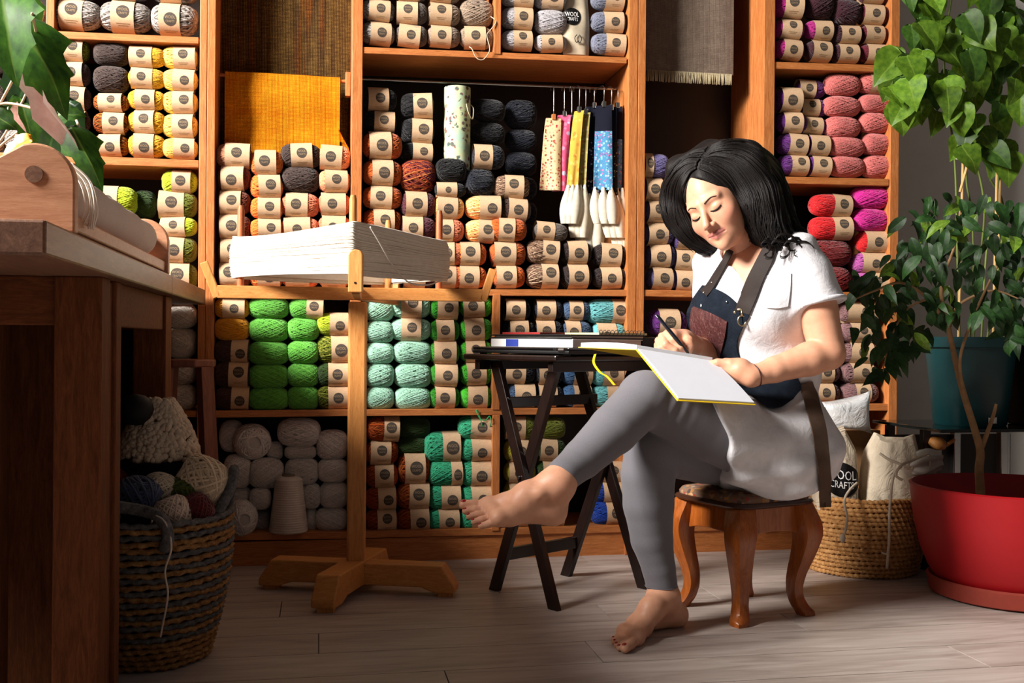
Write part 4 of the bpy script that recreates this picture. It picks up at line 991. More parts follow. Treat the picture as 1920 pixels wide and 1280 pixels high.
mb = MB(); mb.lathe([(0.0, 0.0), (0.07, 0.0), (0.095, 0.15), (0.1, 0.17), (0.09, 0.17), (0.085, 0.14), (0.0, 0.14)], 32, cap=False); mb.build('pot', plain('red_pot', (176, 20, 22), 0.35, 0.5), ivy, smooth=True, sharp=40)
def ivl(mesh, x0, y0, x1, y1, Z, dz=0.0, nrm=(0.25, -1, 0.35), ratio=1.0):
    return place_leaf(ivy, mesh, P(x0, y0, Z), P(x1, y1, Z + dz), nrm, ratio)
ivl(LV[0], 4, -10, 26, 150, 1.78, -0.05, (0.2, -1, 0.2), 0.62)
ivl(LV[0], 20, -40, 72, 70, 1.95, 0.03, (-0.2, -1, 0.4), 0.85)
ivl(LV[1], 40, 40, 128, 195, 1.82, -0.03, (0.5, -1, 0.4), 0.60)
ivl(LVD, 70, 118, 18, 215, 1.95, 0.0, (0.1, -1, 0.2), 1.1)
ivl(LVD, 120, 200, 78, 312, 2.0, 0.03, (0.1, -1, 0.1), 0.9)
ivl(LV[0], 40, 190, 66, 285, 1.95, 0.0, (0.3, -1, 0.2), 0.55)
ivl(LV[0], 112, 215, 160, 214, 1.86, 0.0, (0.1, -1, 0.5), 0.9)
ivl(LV[1], 138, 245, 192, 345, 1.84, -0.02, (0.5, -1, 0.1), 0.55)
ivl(LVP, 72, 98, 142, 318, 1.86, -0.04, (-0.6, -1, 0.3), 0.5)
ivl(LVP, 30, 190, 45, 250, 1.9, 0.0, (-0.3, -1, 0.1), 0.5)
ivl(LV[0], -20, 210, 30, 240, 1.9, 0.0, (0.1, -1, 0.3), 1.0)
ivl(leaf_mesh('leaf', VINE_HALF, leafy('autumn_leaf', (206, 120, 24), (226, 160, 50), (180, 70, 30), 0.3), 0.1, 0.2, 0.02, 6), 50, 262, 0, 292, 1.78, 0.0, (0.2, -1, 0.9), 0.8)
mb = MB()
for pts in (((-60, 330, 1.95), (-30, 260, 1.93), (0, 195, 1.9), (100, 214, 1.86)), ((-50, 320, 1.95), (10, 250, 1.95), (70, 120, 1.93), (60, 25, 1.76)), ((-50, 320, 1.97), (30, 250, 1.98), (118, 200, 2.0), (150, 240, 1.86)), ((0, 195, 1.9), (35, 120, 1.86), (34, 40, 1.8))):
    mb.tube(spline([P(*p) - pc for p in pts], 8), [0.0028] * 8 * 3 + [0.0014] if False else 0.0024, 6)
mb.tube(spline([Vector((0, 0, .14)), Vector((0.02, -.02, .2)), P(-60, 330, 1.95) - pc], 6), 0.004, 6)
mb.build('stem', plain('pale_stem', (206, 180, 150), 0.6, 0.3), ivy, smooth=True)

# ---- striped basket on the floor beside the bench
def twist_ring(mb, cx, cy, z, rx, ry, th, n, freq, ph, flat=0.75):
    """one coil of plaited fibre around an oval basket"""
    m = n * 8; rows = []
    for i in range(m):
        a = 2 * PI * i / m; row = []
        for k in range(6):
            b = 2 * PI * k / 6; bul = 1.0 + 0.30 * math.sin(freq * a + ph + b)
            rr = th * bul; row.append((cx + (rx + rr * math.cos(b)) * math.cos(a), cy + (ry + rr * math.cos(b)) * math.sin(a), z + rr * math.sin(b) * flat + 0.0015 * math.sin(7 * a + ph)))
        rows.append(row)
    rows.append(rows[0]); mb.grid(rows, True)
fib = lambda nm, a, b, c: (lambda t: (t.col(t.ramp(t.noise(t.coord('Object', (1, 1, 1)), 70, 4, 0.8), [(0.3, rgba(a)), (0.5, rgba(b)), (0.7, rgba(c))])), t.set(0.85, 0.15))[1])(NT(nm))
M['jute'] = fib('brown_fibre', (92, 62, 36), (146, 104, 62), (186, 142, 92)); M['greyfib'] = fib('grey_fibre', (58, 58, 60), (92, 90, 90), (124, 120, 118))
M['seagrass'] = fib('tan_seagrass', (128, 84, 46), (184, 134, 82), (214, 168, 112))
sb_c = floor_at(278, 1262)
_b = P(287, 1000, 2.37); sbc = Vector((_b.x, _b.y, 0)); SBX, SBY, SBH = 0.155, 0.17, 0.335
sb = empty('striped_basket', sbc, TH); tag(sb, 'tall striped grey and brown woven basket full of yarn beside the bench', 'basket')
nrow = 25
for k in range(nrow):
    t = k / (nrow - 1); f = 0.80 + 0.30 * math.sin(min(1, t * 1.15) * PI / 2); mb = MB()
    twist_ring(mb, 0, 0, 0.010 + t * (SBH - 0.02), SBX * f, SBY * f, 0.0088, 20, 34, k * 1.7)
    brown = k < 4 or k % 2 == 0 and k < 21 or k in (21, 23)
    mb.build('coil_row', M['jute'] if brown else M['greyfib'], sb, smooth=True)
mb = MB(); mb.lathe([(0.0, 0.004), (SBX * 0.78, 0.004), (SBX * 0.82, 0.03), (SBX * 1.04, SBH * 0.6), (SBX * 1.06, SBH * 0.9)], 32, cap=False); mb.build('lining', plain('dark_lining', (40, 34, 30), 0.9), sb, smooth=True)
# rim cord handle
mb = MB(); pts = [(SBX * 1.10 * math.cos(a), -SBY * 1.0, SBH - 0.005) for a in (1, )]
for sgn in (1,):
    mb.tube(spline([(0.145, -0.06, SBH - 0.01), (0.17, -0.03, SBH + 0.04), (0.178, 0.0, SBH + 0.085), (0.17, 0.03, SBH + 0.05), (0.16, 0.06, SBH - 0.01)], 8), 0.012, 8)
mb.build('handle', M['greyfib'], sb, smooth=True)
mb = MB(); mb.tube(spline([(-0.16, -0.12, SBH + 0.01), (-0.09, -0.155, SBH + 0.03), (0.0, -0.165, SBH + 0.02), (0.045, -0.19, SBH + 0.005), (0.06, -0.20, SBH - 0.03), (0.05, -0.195, SBH - 0.06)], 8), 0.013, 8); mb.build('handle', M['greyfib'], sb, smooth=True)
# things in the basket
def loose_ball(name, loc, r, c, label, cat='yarn ball', wind=None, scale=(1, 1, 1), rot=(0, 0, 0), group='yarn in the striped basket', mat=None):
    root = bpy.data.objects.new(name, wind or R.choice(WIND_LOOSE)); link(root); root.location = loc; root.scale = (2 * r * scale[0], 2 * r * scale[1], 2 * r * scale[2]); root.rotation_euler = rot
    root.color = lin(c) + (1,)
    if mat: root.material_slots[0].link = 'OBJECT'; root.material_slots[0].material = mat
    return tag(root, label, cat, group)
def bp(x, y, z): return sbc + Matrix.Rotation(TH, 3, 'Z') @ Vector((x, y, z))
loose_ball('yarn_ball', bp(0.105, 0.0, SBH + 0.055), 0.060, (214, 190, 160), 'large cream yarn ball on top of the striped basket', rot=(0.3, 0.5, 0.2))
loose_ball('yarn_ball', bp(-0.02, -0.07, SBH + 0.025), 0.055, (58, 66, 92), 'fuzzy dark blue yarn ball at the rim of the striped basket', rot=(1, 0.2, 0))
loose_ball('yarn_ball', bp(0.055, -0.10, SBH - 0.002), 0.043, (214, 190, 172), 'small pale pink yarn ball at the rim of the striped basket', rot=(0.4, 1.2, 0))
loose_ball('yarn_ball', bp(0.02, -0.045, SBH + 0.045), 0.040, (196, 180, 158), 'beige yarn ball between the blue and cream ones in the basket', rot=(0.2, .3, .8))
loose_ball('yarn_ball', bp(0.065, -0.035, SBH + 0.03), 0.042, (74, 84, 26), 'moss green yarn ball in the striped basket', rot=(1.2, .3, .1))
loose_ball('yarn_ball', bp(0.10, -0.075, SBH + 0.0), 0.040, (96, 26, 28), 'dark red yarn ball in the striped basket', rot=(.2, .9, .1))
loose_ball('yarn_ball', bp(0.00, 0.05, SBH + 0.055), 0.062, (204, 140, 40), 'ochre yarn ball below the fleecy toy in the basket', rot=(.7, .2, .1))
loose_ball('yarn_ball', bp(-0.10, 0.02, SBH + 0.03), 0.065, (120, 20, 22), 'deep red yarn ball half hidden behind the bench leg', rot=(.1, .4, .1))
loose_ball('yarn_ball', bp(-0.09, -0.08, SBH + 0.02), 0.05, (206, 196, 186), 'white yarn ball half hidden behind the bench leg', rot=(.9, .4, .1))
tail('yarn_tail', [bp(*p) for p in ((0.02, -0.165, SBH - 0.02), (0.03, -0.19, SBH + 0.012), (0.055, -0.205, SBH + 0.0), (0.068, -0.21, SBH - 0.05), (0.056, -0.212, SBH - 0.1), (0.062, -0.212, SBH - 0.15), (0.05, -0.205, SBH - 0.22), (0.046, -0.20, SBH - 0.24))], 0.0022, (214, 196, 178), 'long cream yarn end hanging down the striped basket')
# fleecy toy on the basket
toy = empty('fleecy_toy', bp(0.0, 0.075, SBH + 0.055)); tag(toy, 'cream fleece toy with a black face on the striped basket', 'soft toy')
mb = MB(); rr = random.Random(3)
for i in range(1500):
    t = rr.random(); a = rr.uniform(0, 2 * PI); z = 0.05 + 0.135 * t
    r0 = 0.090 * (1 - 0.66 * t ** 1.6); c = Vector((r0 * math.cos(a), r0 * math.sin(a) * 0.8, z)); s_ = rr.uniform(0.006, 0.010)
    mb.lathe([(0.0006, -s_), (s_ * 0.8, -s_ * 0.5), (s_, 0.1 * s_), (s_ * 0.7, s_ * 0.7), (0.0006, s_)], 6, c, cap=False)
mb.lathe([(0.0, 0.04), (0.066, 0.045), (0.058, 0.09), (0.030, 0.15), (0.01, 0.18)], 24, cap=False)
mb.build('fleece', plain('cream_fleece', (196, 176, 154), 0.95, 0.1, 0.15, 60), toy, smooth=True)
mb = MB(); mb.lathe([(0.002, -0.036), (0.02, -0.032), (0.034, -0.018), (0.04, 0.0), (0.034, 0.02), (0.02, 0.033), (0.002, 0.037)], 24, (-0.036, -0.048, 0.165), cap=False); mb.build('face', plain('black_felt', (14, 13, 14), 0.7, 0.3), toy, smooth=True)
mb = MB(); mb.lathe([(0.0, 0.0), (0.092, 0.0), (0.098, 0.02), (0.094, 0.045), (0.0, 0.05)], 28, cap=False); mb.build('collar', plain('black_knit', (20, 18, 20), 0.9, 0.1), toy, smooth=True)

# ---- small red-brown stool behind the basket
st_c = floor_at(365, 1075); st_c = Vector((-0.955, 3.06, 0))
st = empty('wooden_stool', st_c, TH); tag(st, 'small red-brown wooden stool with flared legs behind the striped basket', 'stool')
mb = MB(); n = 8; hz = 0.66
mb.prism([(0.085 * math.cos(2 * PI * k / n + PI / 8), 0.085 * math.sin(2 * PI * k / n + PI / 8), hz - 0.022) for k in range(n)], (0, 0, 0), (0, 0, 0.022)); mb.build('seat', M['rosewood'], st, bevel=0.004)
for sx in (-1, 1):
    for sy in (-1, 1):
        mb = MB(); mb.bar((sx * 0.05, sy * 0.05, hz - 0.022), (sx * 0.085, sy * 0.085, 0.0), 0.032, 0.026); mb.build('leg', M['rosewood'], st, bevel=0.002)

# ================================================================== YARN SWIFT
sc_ = P(668, 1000, 2.98); sc_ = Vector((sc_.x, sc_.y, 0))
sw = empty('yarn_swift', sc_, 0); tag(sw, 'tall wooden yarn swift with crossed arms holding a white skein', 'yarn swift')
def rel(p): return Vector(p) - sc_
mb = MB(); mb.box(-0.026, 0.026, -0.026, 0.026, 0.045, 0.83); o = mb.build('post', M['swift'], sw, bevel=0.006); o.rotation_euler = (0, 0, 0.1)
def beam(a, b, nm, h=0.085, wd=0.066):
    """base beam with sloped ends and small feet"""
    a, b = rel(a), rel(b); d = (b - a); L = d.length; d.normalize(); s_ = Vector((-d.y, d.x, 0)) * wd / 2
    pr = [(0, 0.012), (0.0, 0.030), (0.038, h), (L - 0.038, h), (L, 0.030), (L, 0.012), (L - 0.06, 0.012), (L - 0.10, 0.026), (0.10, 0.026), (0.06, 0.012)]
    mb = MB(); mb.prism([a + d * x + Vector((0, 0, z)) - s_ for x, z in pr], (0, 0, 0), s_ * 2); o = mb.build(nm, M['swift_h'], sw, bevel=0.004)
    for x in (0.03, L - 0.03):
        mb = MB(); c = a + d * x; mb.box(c.x - 0.022, c.x + 0.022, c.y - 0.022, c.y + 0.022, 0, 0.0135); mb.build('foot', M['swift'], o)
fl_, fr_, fn_ = floor_at(492, 1100), floor_at(856, 1116), floor_at(604, 1150)
mid = (fl_ + fr_) / 2
beam(fl_, fr_, 'base_beam', 0.088)
beam(fn_, sc_ + (sc_ - fn_) * 0.85, 'base_beam', 0.094)
ZA = 0.835
def arm(tip, elbow_z, tip_dir, nm='arm'):
    tip = rel(tip); d = Vector((tip.x, tip.y, 0)); d.normalize()
    mb = MB(); mb.bar((0, 0, ZA + 0.018), (tip.x, tip.y, ZA + 0.018), 0.020, 0.036); a = mb.build(nm, M['swift_h'], sw, bevel=0.002)
    mb = MB(); t2 = Vector((tip.x, tip.y, ZA)) + d * tip_dir[0] + Vector((0, 0, tip_dir[1])); mb.bar(Vector((tip.x, tip.y, ZA + 0.002)), t2, 0.02, 0.022, up=d); mb.build('arm_tip', M['swift'], a, bevel=0.002)
arm(P(408, 550, 2.92), 0, (0.038, 0.10)); arm(P(905, 540, 3.03), 0, (0.03, 0.095)); arm(sc_ + Vector((0.06, 0.40, 0)), 0, (0.03, 0.10))
tipf = P(667, 545, 2.60); t_ = rel(tipf)
mb = MB(); mb.bar((0, 0, ZA + 0.018), (t_.x, t_.y, ZA + 0.018), 0.020, 0.036); fa = mb.build('arm', M['swift_h'], sw, bevel=0.002)
mb = MB(); pr = [(-0.018, 0.0), (0.018, 0.0), (0.018, 0.094)] + [(0.018 * math.cos(a), 0.094 + 0.014 * math.sin(a)) for a in (0.5, 1.0, 1.57, 2.14, 2.64)] + [(-0.018, 0.094)]
mb.prism([(t_.x + x, t_.y - 0.01, ZA + 0.004 + z) for x, z in pr], (0, 0, 0), (0, 0.02, 0)); ft = mb.build('arm_tip', M['swift'], fa, bevel=0.003)
mb = MB(); mb.tube([(t_.x, t_.y - 0.0112, ZA + 0.028), (t_.x, t_.y - 0.008, ZA + 0.028)], 0.003, 12); mb.build('screw', M['black'], ft)
pegs = [P(662, 400, 2.71), P(452, 400, 2.94), sc_ + Vector((0.05, 0.29, 0)), P(824, 400, 3.02)]
for i, p in enumerate(pegs):
    q = rel(p); mb = MB(); mb.tube([(q.x, q.y, ZA + 0.03), (q.x, q.y, 1.085), (q.x, q.y, 1.098)], [0.010, 0.010, 0.007], 16); mb.build('peg', M['swift'] if i in (0, 2) else M['red_dowel'], sw, smooth=True, sharp=40)
# the skein around the pegs
white_m = plain('white_wool', (222, 214, 200), 0.9, 0.15, 0.06, 60, Sheen_Weight=0.2)
corners = []
for p in pegs:
    q = rel(p); q.z = 0; d = q.normalized(); corners.append(q + d * 0.018)
skr = empty('yarn_skein', sc_ + Vector((0, 0, 0.89))); tag(skr, 'wide white yarn skein stretched around the swift pegs', 'yarn skein')
def loop_pts(out, zoff, rr_, nn=7):
    """path around the four pegs, slightly rounded at the corners"""
    pts = []
    for i in range(4):
        c = corners[i]; a, b = corners[i - 1], corners[(i + 1) % 4]
        d1 = (a - c).normalized(); d2 = (b - c).normalized(); n_ = -(d1 + d2).normalized()
        c2 = c + n_ * out
        for t in (0.03, 0.0, -0.03):
            if t > 0: pts.append(c2 + d1 * 0.022 - n_ * 0.003)
            elif t == 0: pts.append(c2)
            else: pts.append(c2 + d2 * 0.022 - n_ * 0.003)
        m_ = (c + b) / 2; sag = 0.006
        for s_ in (0.25, 0.5, 0.75):
            e = c.lerp(b, s_); pts.append(e + n_ * 0 + (e - Vector((0, 0, 0))).normalized() * out * 0.75)
    res = []
    for k, p in enumerate(pts):
        res.append(Vector((p.x, p.y, zoff(k / len(pts), p))))
    return res
mb = MB()
rr = random.Random(8)
def zfun(t, base):
    ph = base * 9.1
    def f(u, p):
        front = max(0.0, 1 - (Vector((p.x, p.y)) - Vector((corners[0].x, corners[0].y))).length / 0.30)
        return (base - 0.5) * (0.112 + 0.026 * front) + 0.062 + 0.006 * front + 0.004 * math.sin(6.28 * u * 2 + ph) + rr.gauss(0, 0.0006)
    return f
for k in range(230):
    base = (k % 46 + rr.random()) / 46; out = 0.002 + 0.010 * (k // 46) / 5 * (1 - abs(2 * base - 1) ** 3) + rr.uniform(0, 0.003)
    mb.tube(loop_pts(out, zfun(0, base), rr), 0.0021, 4, closed=True)
mb.build('strands', white_m, skr, smooth=True)
mb = MB(); rows = []
for k in range(9):
    z = 0.012 + 0.098 * k / 8; rows.append([(p.x * 0.985, p.y * 0.985, z) for p in loop_pts(0.0, lambda u, p: 0, rr)])
mb.grid(rows, True); mb.build('inner_strands', white_m, skr, smooth=True)
mb = MB(); s0 = sc_ + Vector((0, 0, 0.89))
mb.tube(spline([P(694, 425, 2.67) - s0, P(712, 455, 2.70) - s0, P(735, 495, 2.76) - s0, P(765, 528, 2.83) - s0, P(800, 534, 2.90) - s0, P(830, 525, 2.98) - s0], 8), 0.0022, 6); mb.build('loose_end', white_m, skr, smooth=True)

# ================================================================== FOLDING TABLE AND WHAT LIES ON IT
fA, fB, fC, fD = floor_at(1040, 1143), floor_at(918, 1108), floor_at(1207, 1103), floor_at(1070, 1077)
tc = (fA + fB + fC + fD) / 4
e1 = ((fC - fA) + (fD - fB)).normalized(); e2 = Vector((-e1.y, e1.x, 0)); tang = math.atan2(e1.y, e1.x)
tb = empty('folding_table', tc, tang); tag(tb, 'black wooden folding tray table beside the seated woman', 'table')
def tl(p):                                                        # world -> table frame
    d = Vector(p) - tc; return Vector((d.dot(e1), d.dot(e2), d.z))
TZ = 0.684; hx, hy = 0.235, 0.19
mb = MB(); mb.box(-hx, hx, -hy, hy, TZ - 0.016, TZ); top = mb.build('table_top', M['blackwood'], tb, bevel=0.004)
for (a, b, c, d) in ((-hx + 0.02, hx - 0.02, -hy + 0.03, -hy + 0.05), (-hx + 0.02, hx - 0.02, hy - 0.05, hy - 0.03)):
    mb = MB(); mb.box(a, b, c, d, TZ - 0.045, TZ - 0.016); mb.build('rail', M['blackwood'], tb, bevel=0.002)
lw, lt = 0.034, 0.018
lA, lB, lC, lD = tl(fA), tl(fB), tl(fC), tl(fD)
topL = lambda l, q: Vector((l.x, q.y, TZ - 0.018))
def tleg(l0, l1, inset):
    a = Vector((l0.x + inset, l0.y, 0.0)); b = Vector((l1.x + inset, l1.y * 0.86, TZ - 0.02))
    mb = MB(); d = (b - a).normalized(); n_ = Vector((1, 0, 0)); s_ = n_.cross(d).normalized() * lw / 2
    cs = []
    for p, z in ((a, 0.0), (b, TZ - 0.02)):
        for sg in (-1, 1):
            q = p + s_ * sg; q = q + d * ((z - q.z) / d.z)
            cs.append(q)
    x = Vector((lt / 2, 0, 0))
    mb.hexa([cs[0] - x, cs[1] - x, cs[1] + x, cs[0] + x, cs[2] - x, cs[3] - x, cs[3] + x, cs[2] + x]); return mb.build('leg', M['blackwood'], tb, bevel=0.002)
tleg(lA, lB, 0.0); tleg(lB, lA, 0.02); tleg(lC, lD, 0.0); tleg(lD, lC, -0.02)
# stretchers and pivots
f_ = 0.16
pB = Vector((lB.x + 0.02, lB.y + (lA.y * 0.86 - lB.y) * f_, TZ * f_)); pD = Vector((lD.x - 0.02, lD.y + (lC.y * 0.86 - lD.y) * f_, TZ * f_))
mb = MB(); mb.bar(pB, pD, 0.018, 0.034); mb.build('stretcher', M['blackwood'], tb, bevel=0.002)
pA = Vector((lA.x, lA.y + (lB.y * 0.86 - lA.y) * 0.8, TZ * 0.8)); pC = Vector((lC.x, lC.y + (lD.y * 0.86 - lC.y) * 0.8, TZ * 0.8))
mb = MB(); mb.bar(pA, pC, 0.018, 0.03); mb.build('stretcher', M['blackwood'], tb, bevel=0.002)
for l0, l1, s_ in ((lA, lB, -1), (lC, lD, 1)):
    c = Vector((l0.x - 0.011 if s_ < 0 else l0.x + 0.011, (l0.y + l1.y) / 2 * 0.93, TZ * 0.5)); mb = MB(); mb.tube([c - Vector((0.002, 0, 0)), c + Vector((0.002, 0, 0))], 0.005, 14); mb.build('pivot_bolt', M['metal'], tb, smooth=True, sharp=40)
# laptop
def tabobj(name, cx, cy, z, rz, label, cat):
    p = tc + e1 * cx + e2 * cy + Vector((0, 0, z)); return tag(empty(name, p, tang + rz), label, cat)
lap = tabobj('laptop', -0.045, -0.005, TZ, 0.02, 'closed black laptop lying on the folding table', 'laptop')
mb = MB(); mb.box(-0.17, 0.17, -0.205, 0.175, 0.003, 0.013); mb.build('base', M['black'], lap, bevel=0.003)
mb = MB(); mb.box(-0.17, 0.17, -0.205, 0.175, 0.0135, 0.021); ld = mb.build('lid', plain('gloss_black', (16, 14, 14), 0.25, 0.5), lap, bevel=0.003)
tv, tf = text_polys('hp', 0.014); mb = MB(); mb.add([(-0.1703, 0.155 - 0.31 - x, 0.0165 + y * 0.6) for x, y, z in tv], tf); mb.build('logo', M['metal'], ld)
mb = MB(); mb.tube([(-0.168, -0.19, 0.014), (-0.168, -0.17, 0.014)], 0.0065, 12); mb.build('hinge', M['metal'], lap, smooth=True, sharp=40)
for sx in (-0.15, 0.15):
    for sy in (-0.18, 0.15):
        mb = MB(); mb.box(sx - 0.01, sx + 0.01, sy - 0.005, sy + 0.005, 0.0, 0.0035); mb.build('rubber_foot', M['black'], lap)
z1 = TZ + 0.0212
book = tabobj('white_book', -0.02, 0.0, z1, 0.03, 'white-spined book with a blue square lying on the laptop', 'book')
mb = MB(); mb.box(-0.15, 0.135, -0.18, 0.13, 0.002, 0.020); mb.build('pages', plain('paper_edges', (206, 202, 196), 0.8), book)
mb = MB(); mb.box(-0.154, 0.138, -0.184, 0.134, 0.0, 0.002); mb.box(-0.154, 0.138, -0.184, 0.134, 0.020, 0.0225); mb.build('cover', M['white'], book)
mb = MB(); mb.box(-0.156, -0.1515, -0.184, 0.134, 0.0, 0.0225); sp = mb.build('spine', M['white'], book, bevel=0.001)
mb = MB(); mb.add([(-0.1563, 0.072, 0.001), (-0.1563, 0.022, 0.001), (-0.1563, 0.022, 0.0215), (-0.1563, 0.072, 0.0215)], [(0, 1, 2, 3)]); mb.build('blue_square', plain('blue_ink', (34, 56, 150), 0.6), sp)
z2 = z1 + 0.0227
fold = tabobj('black_folder', -0.02, 0.0, z2, 0.0, 'black folder stacked on the white-spined book', 'folder')
mb = MB(); mb.box(-0.155, 0.15, -0.185, 0.14, 0.0, 0.004); mb.box(-0.155, 0.15, -0.185, 0.14, 0.0085, 0.0125); mb.build('cover', M['black'], fold, bevel=0.0015)
mb = MB(); mb.box(-0.145, 0.145, -0.18, 0.13, 0.004, 0.0085); mb.build('papers', plain('sheets', (196, 192, 186), 0.8), fold)
z3 = z2 + 0.0127
nb = tabobj('spiral_notebook', 0.065, -0.05, z3, -0.06, 'wire-bound pale notebook topping the pile on the folding table', 'notebook')
mb = MB(); mb.box(-0.09, 0.10, -0.11, 0.09, 0.0, 0.006); mb.build('pages', plain('yellowish_paper', (206, 196, 150), 0.8), nb)
mb = MB()
for k in range(12):
    c = Vector((-0.085 + 0.015 * k, -0.112, 0.006)); mb.tube([c + Vector((0, 0.007 * math.cos(a), 0.007 * math.sin(a))) for a in [2 * PI * i / 10 for i in range(10)]], 0.0009, 5, closed=True)
mb.build('wire_binding', M['dkmetal'], nb, smooth=True)
rn = tabobj('red_notebook', -0.09, 0.05, z3, 0.05, 'thin red notebook on the black folder', 'notebook')
mb = MB(); mb.box(-0.05, 0.055, -0.075, 0.075, 0.0, 0.006); mb.build('cover', plain('red_card', (142, 32, 30), 0.5), rn, bevel=0.001)
mb = MB(); mb.box(-0.048, 0.0555, -0.073, 0.073, 0.0012, 0.0048); mb.build('pages', plain('sheets2', (206, 200, 190), 0.8), rn)
bc = tabobj('black_case', 0.185, -0.02, TZ, 0.0, 'black zipped case at the end of the folding table', 'case')
mb = MB(); mb.box(-0.05, 0.09, -0.15, 0.15, 0.0, 0.052); mb.build('body', plain('black_fabric', (22, 24, 26), 0.6), bc, bevel=0.012)
mb = MB(); mb.box(-0.052, 0.092, -0.152, 0.152, 0.024, 0.028); mb.build('zip', M['dkmetal'], bc)

# ================================================================== STOOL OF THE SEATED WOMAN
sL, sF, sR = floor_at(1281, 1134), floor_at(1397, 1172), floor_at(1506, 1153); sB = sL + sR - sF
stc = (sL + sR + sF + sB) / 4; sx_ = (sR - sF).normalized(); ang_s = math.atan2(sx_.y, sx_.x); half = 0.118
SZ = 0.315
so = empty('cabriole_stool', stc, ang_s); tag(so, 'low polished wooden stool with curved cabriole legs under the woman', 'stool')
for sx in (-1, 1):
    for sy in (-1, 1):
        path = [(0.102, 0.298), (0.108, 0.275), (0.116, 0.245), (0.119, 0.210), (0.111, 0.160), (0.100, 0.110), (0.096, 0.075), (0.098, 0.048), (0.106, 0.024), (0.114, 0.011), (0.117, 0.0)]
        rad = [0.030, 0.033, 0.0345, 0.0325, 0.027, 0.0215, 0.0185, 0.0178, 0.0195, 0.0215, 0.020]
        pts = spline([(sx * a, sy * a, z) for a, z in path], 3); rd = []
        for i in range(len(rad) - 1):
            for k in range(3): rd.append(rad[i] + (rad[i + 1] - rad[i]) * k / 3)
        rd.append(rad[-1]); rows = []
        for p, r_ in zip(pts, rd):
            row = []
            for k in range(12):
                a = 2 * PI * k / 12 + PI / 4; c_, s_ = math.cos(a), math.sin(a); q = max(abs(c_), abs(s_)) ** 0.55
                row.append((p.x + r_ * c_ / q, p.y + r_ * s_ / q, p.z))
            rows.append(row)
        mb = MB(); mb.grid(rows, True); mb.add(rows[-1], [tuple(range(12))]); mb.add(rows[0], [tuple(range(12))]); mb.build('leg', M['stoolw'], so, smooth=True, sharp=55)
for rz in range(4):
    mb = MB(); a = rz * PI / 2; w2 = 0.088
    pr = [(-w2, 0.297), (w2, 0.297), (w2, 0.220), (w2 * 0.6, 0.228), (0, 0.231), (-w2 * 0.6, 0.228), (-w2, 0.220)]
    Rm = Matrix.Rotation(a, 3, 'Z'); mb.prism([Rm @ Vector((x, -0.116, z)) for x, z in pr], (0, 0, 0), Rm @ Vector((0, 0.02, 0))); mb.build('apron', M['stoolw'], so, bevel=0.003)
def rsq(r_, z, n=48, p=5.0):
    return [(r_ * math.copysign(abs(math.cos(a)) ** (2 / p), math.cos(a)), r_ * math.copysign(abs(math.sin(a)) ** (2 / p), math.sin(a)), z) for a in [2 * PI * k / n for k in range(n)]]
mb = MB(); prof = [(0.136, 0.296), (0.146, 0.299), (0.149, 0.304), (0.146, 0.309), (0.139, 0.312)]
mb.grid([rsq(r_, z) for r_, z in prof], True); mb.add(rsq(0.139, 0.312), [tuple(range(48))]); mb.add(rsq(0.136, 0.296), [tuple(range(48))]); mb.build('seat_frame', plain('dark_moulding', (58, 32, 22), 0.3, 0.5), so, smooth=True, sharp=50)
tap = print_mat('tapestry', (120, 92, 74), [(150, 60, 50), (96, 108, 104), (190, 150, 110), (70, 60, 60), (170, 120, 70)], 75, 0.6)
mb = MB(); mb.grid([rsq(0.138, 0.311), rsq(0.139, 0.319), rsq(0.132, 0.329), rsq(0.105, 0.334), rsq(0.06, 0.336), rsq(0.001, 0.3365)], True); mb.build('cushion', tap, so, smooth=True)

# ================================================================== BASKET WITH COTTON BAGS
bk_c = P(1616, 1000, 3.34); bk_c = Vector((bk_c.x, bk_c.y, 0))
bk = empty('seagrass_basket', bk_c, 0); tag(bk, 'round tan seagrass basket holding cotton bags behind the stool', 'basket')
BH = 0.245; n_rows = 18
for k in range(n_rows):
    t = k / (n_rows - 1); f = 0.165 + 0.014 * math.sin(t * PI) + 0.006 * t; mb = MB()
    twist_ring(mb, 0, 0, 0.009 + t * (BH - 0.018), f, f * 0.92, 0.0092, 30, 64, k * 2.1, 0.9); mb.build('coil_row', M['seagrass'], bk, smooth=True)
mb = MB(); mb.lathe([(0.0, 0.004), (0.155, 0.004), (0.17, 0.1), (0.165, BH - 0.01)], 32, cap=False); o = mb.build('lining', plain('dark_lining2', (52, 38, 28), 0.9), bk, smooth=True); o.scale = (0.97, 0.9, 1)
_t = NT('cotton_bag'); _n = _t.noise(_t.coord('Object'), 16, 5, 0.6, 1.2); _t.col(_t.ramp(_n, [(0.3, rgba((204, 188, 164))), (0.7, rgba((218, 204, 182)))])); _t.bump(_n, 0.8, 0.012); M['cotton'] = _t.set(0.92, 0.1)
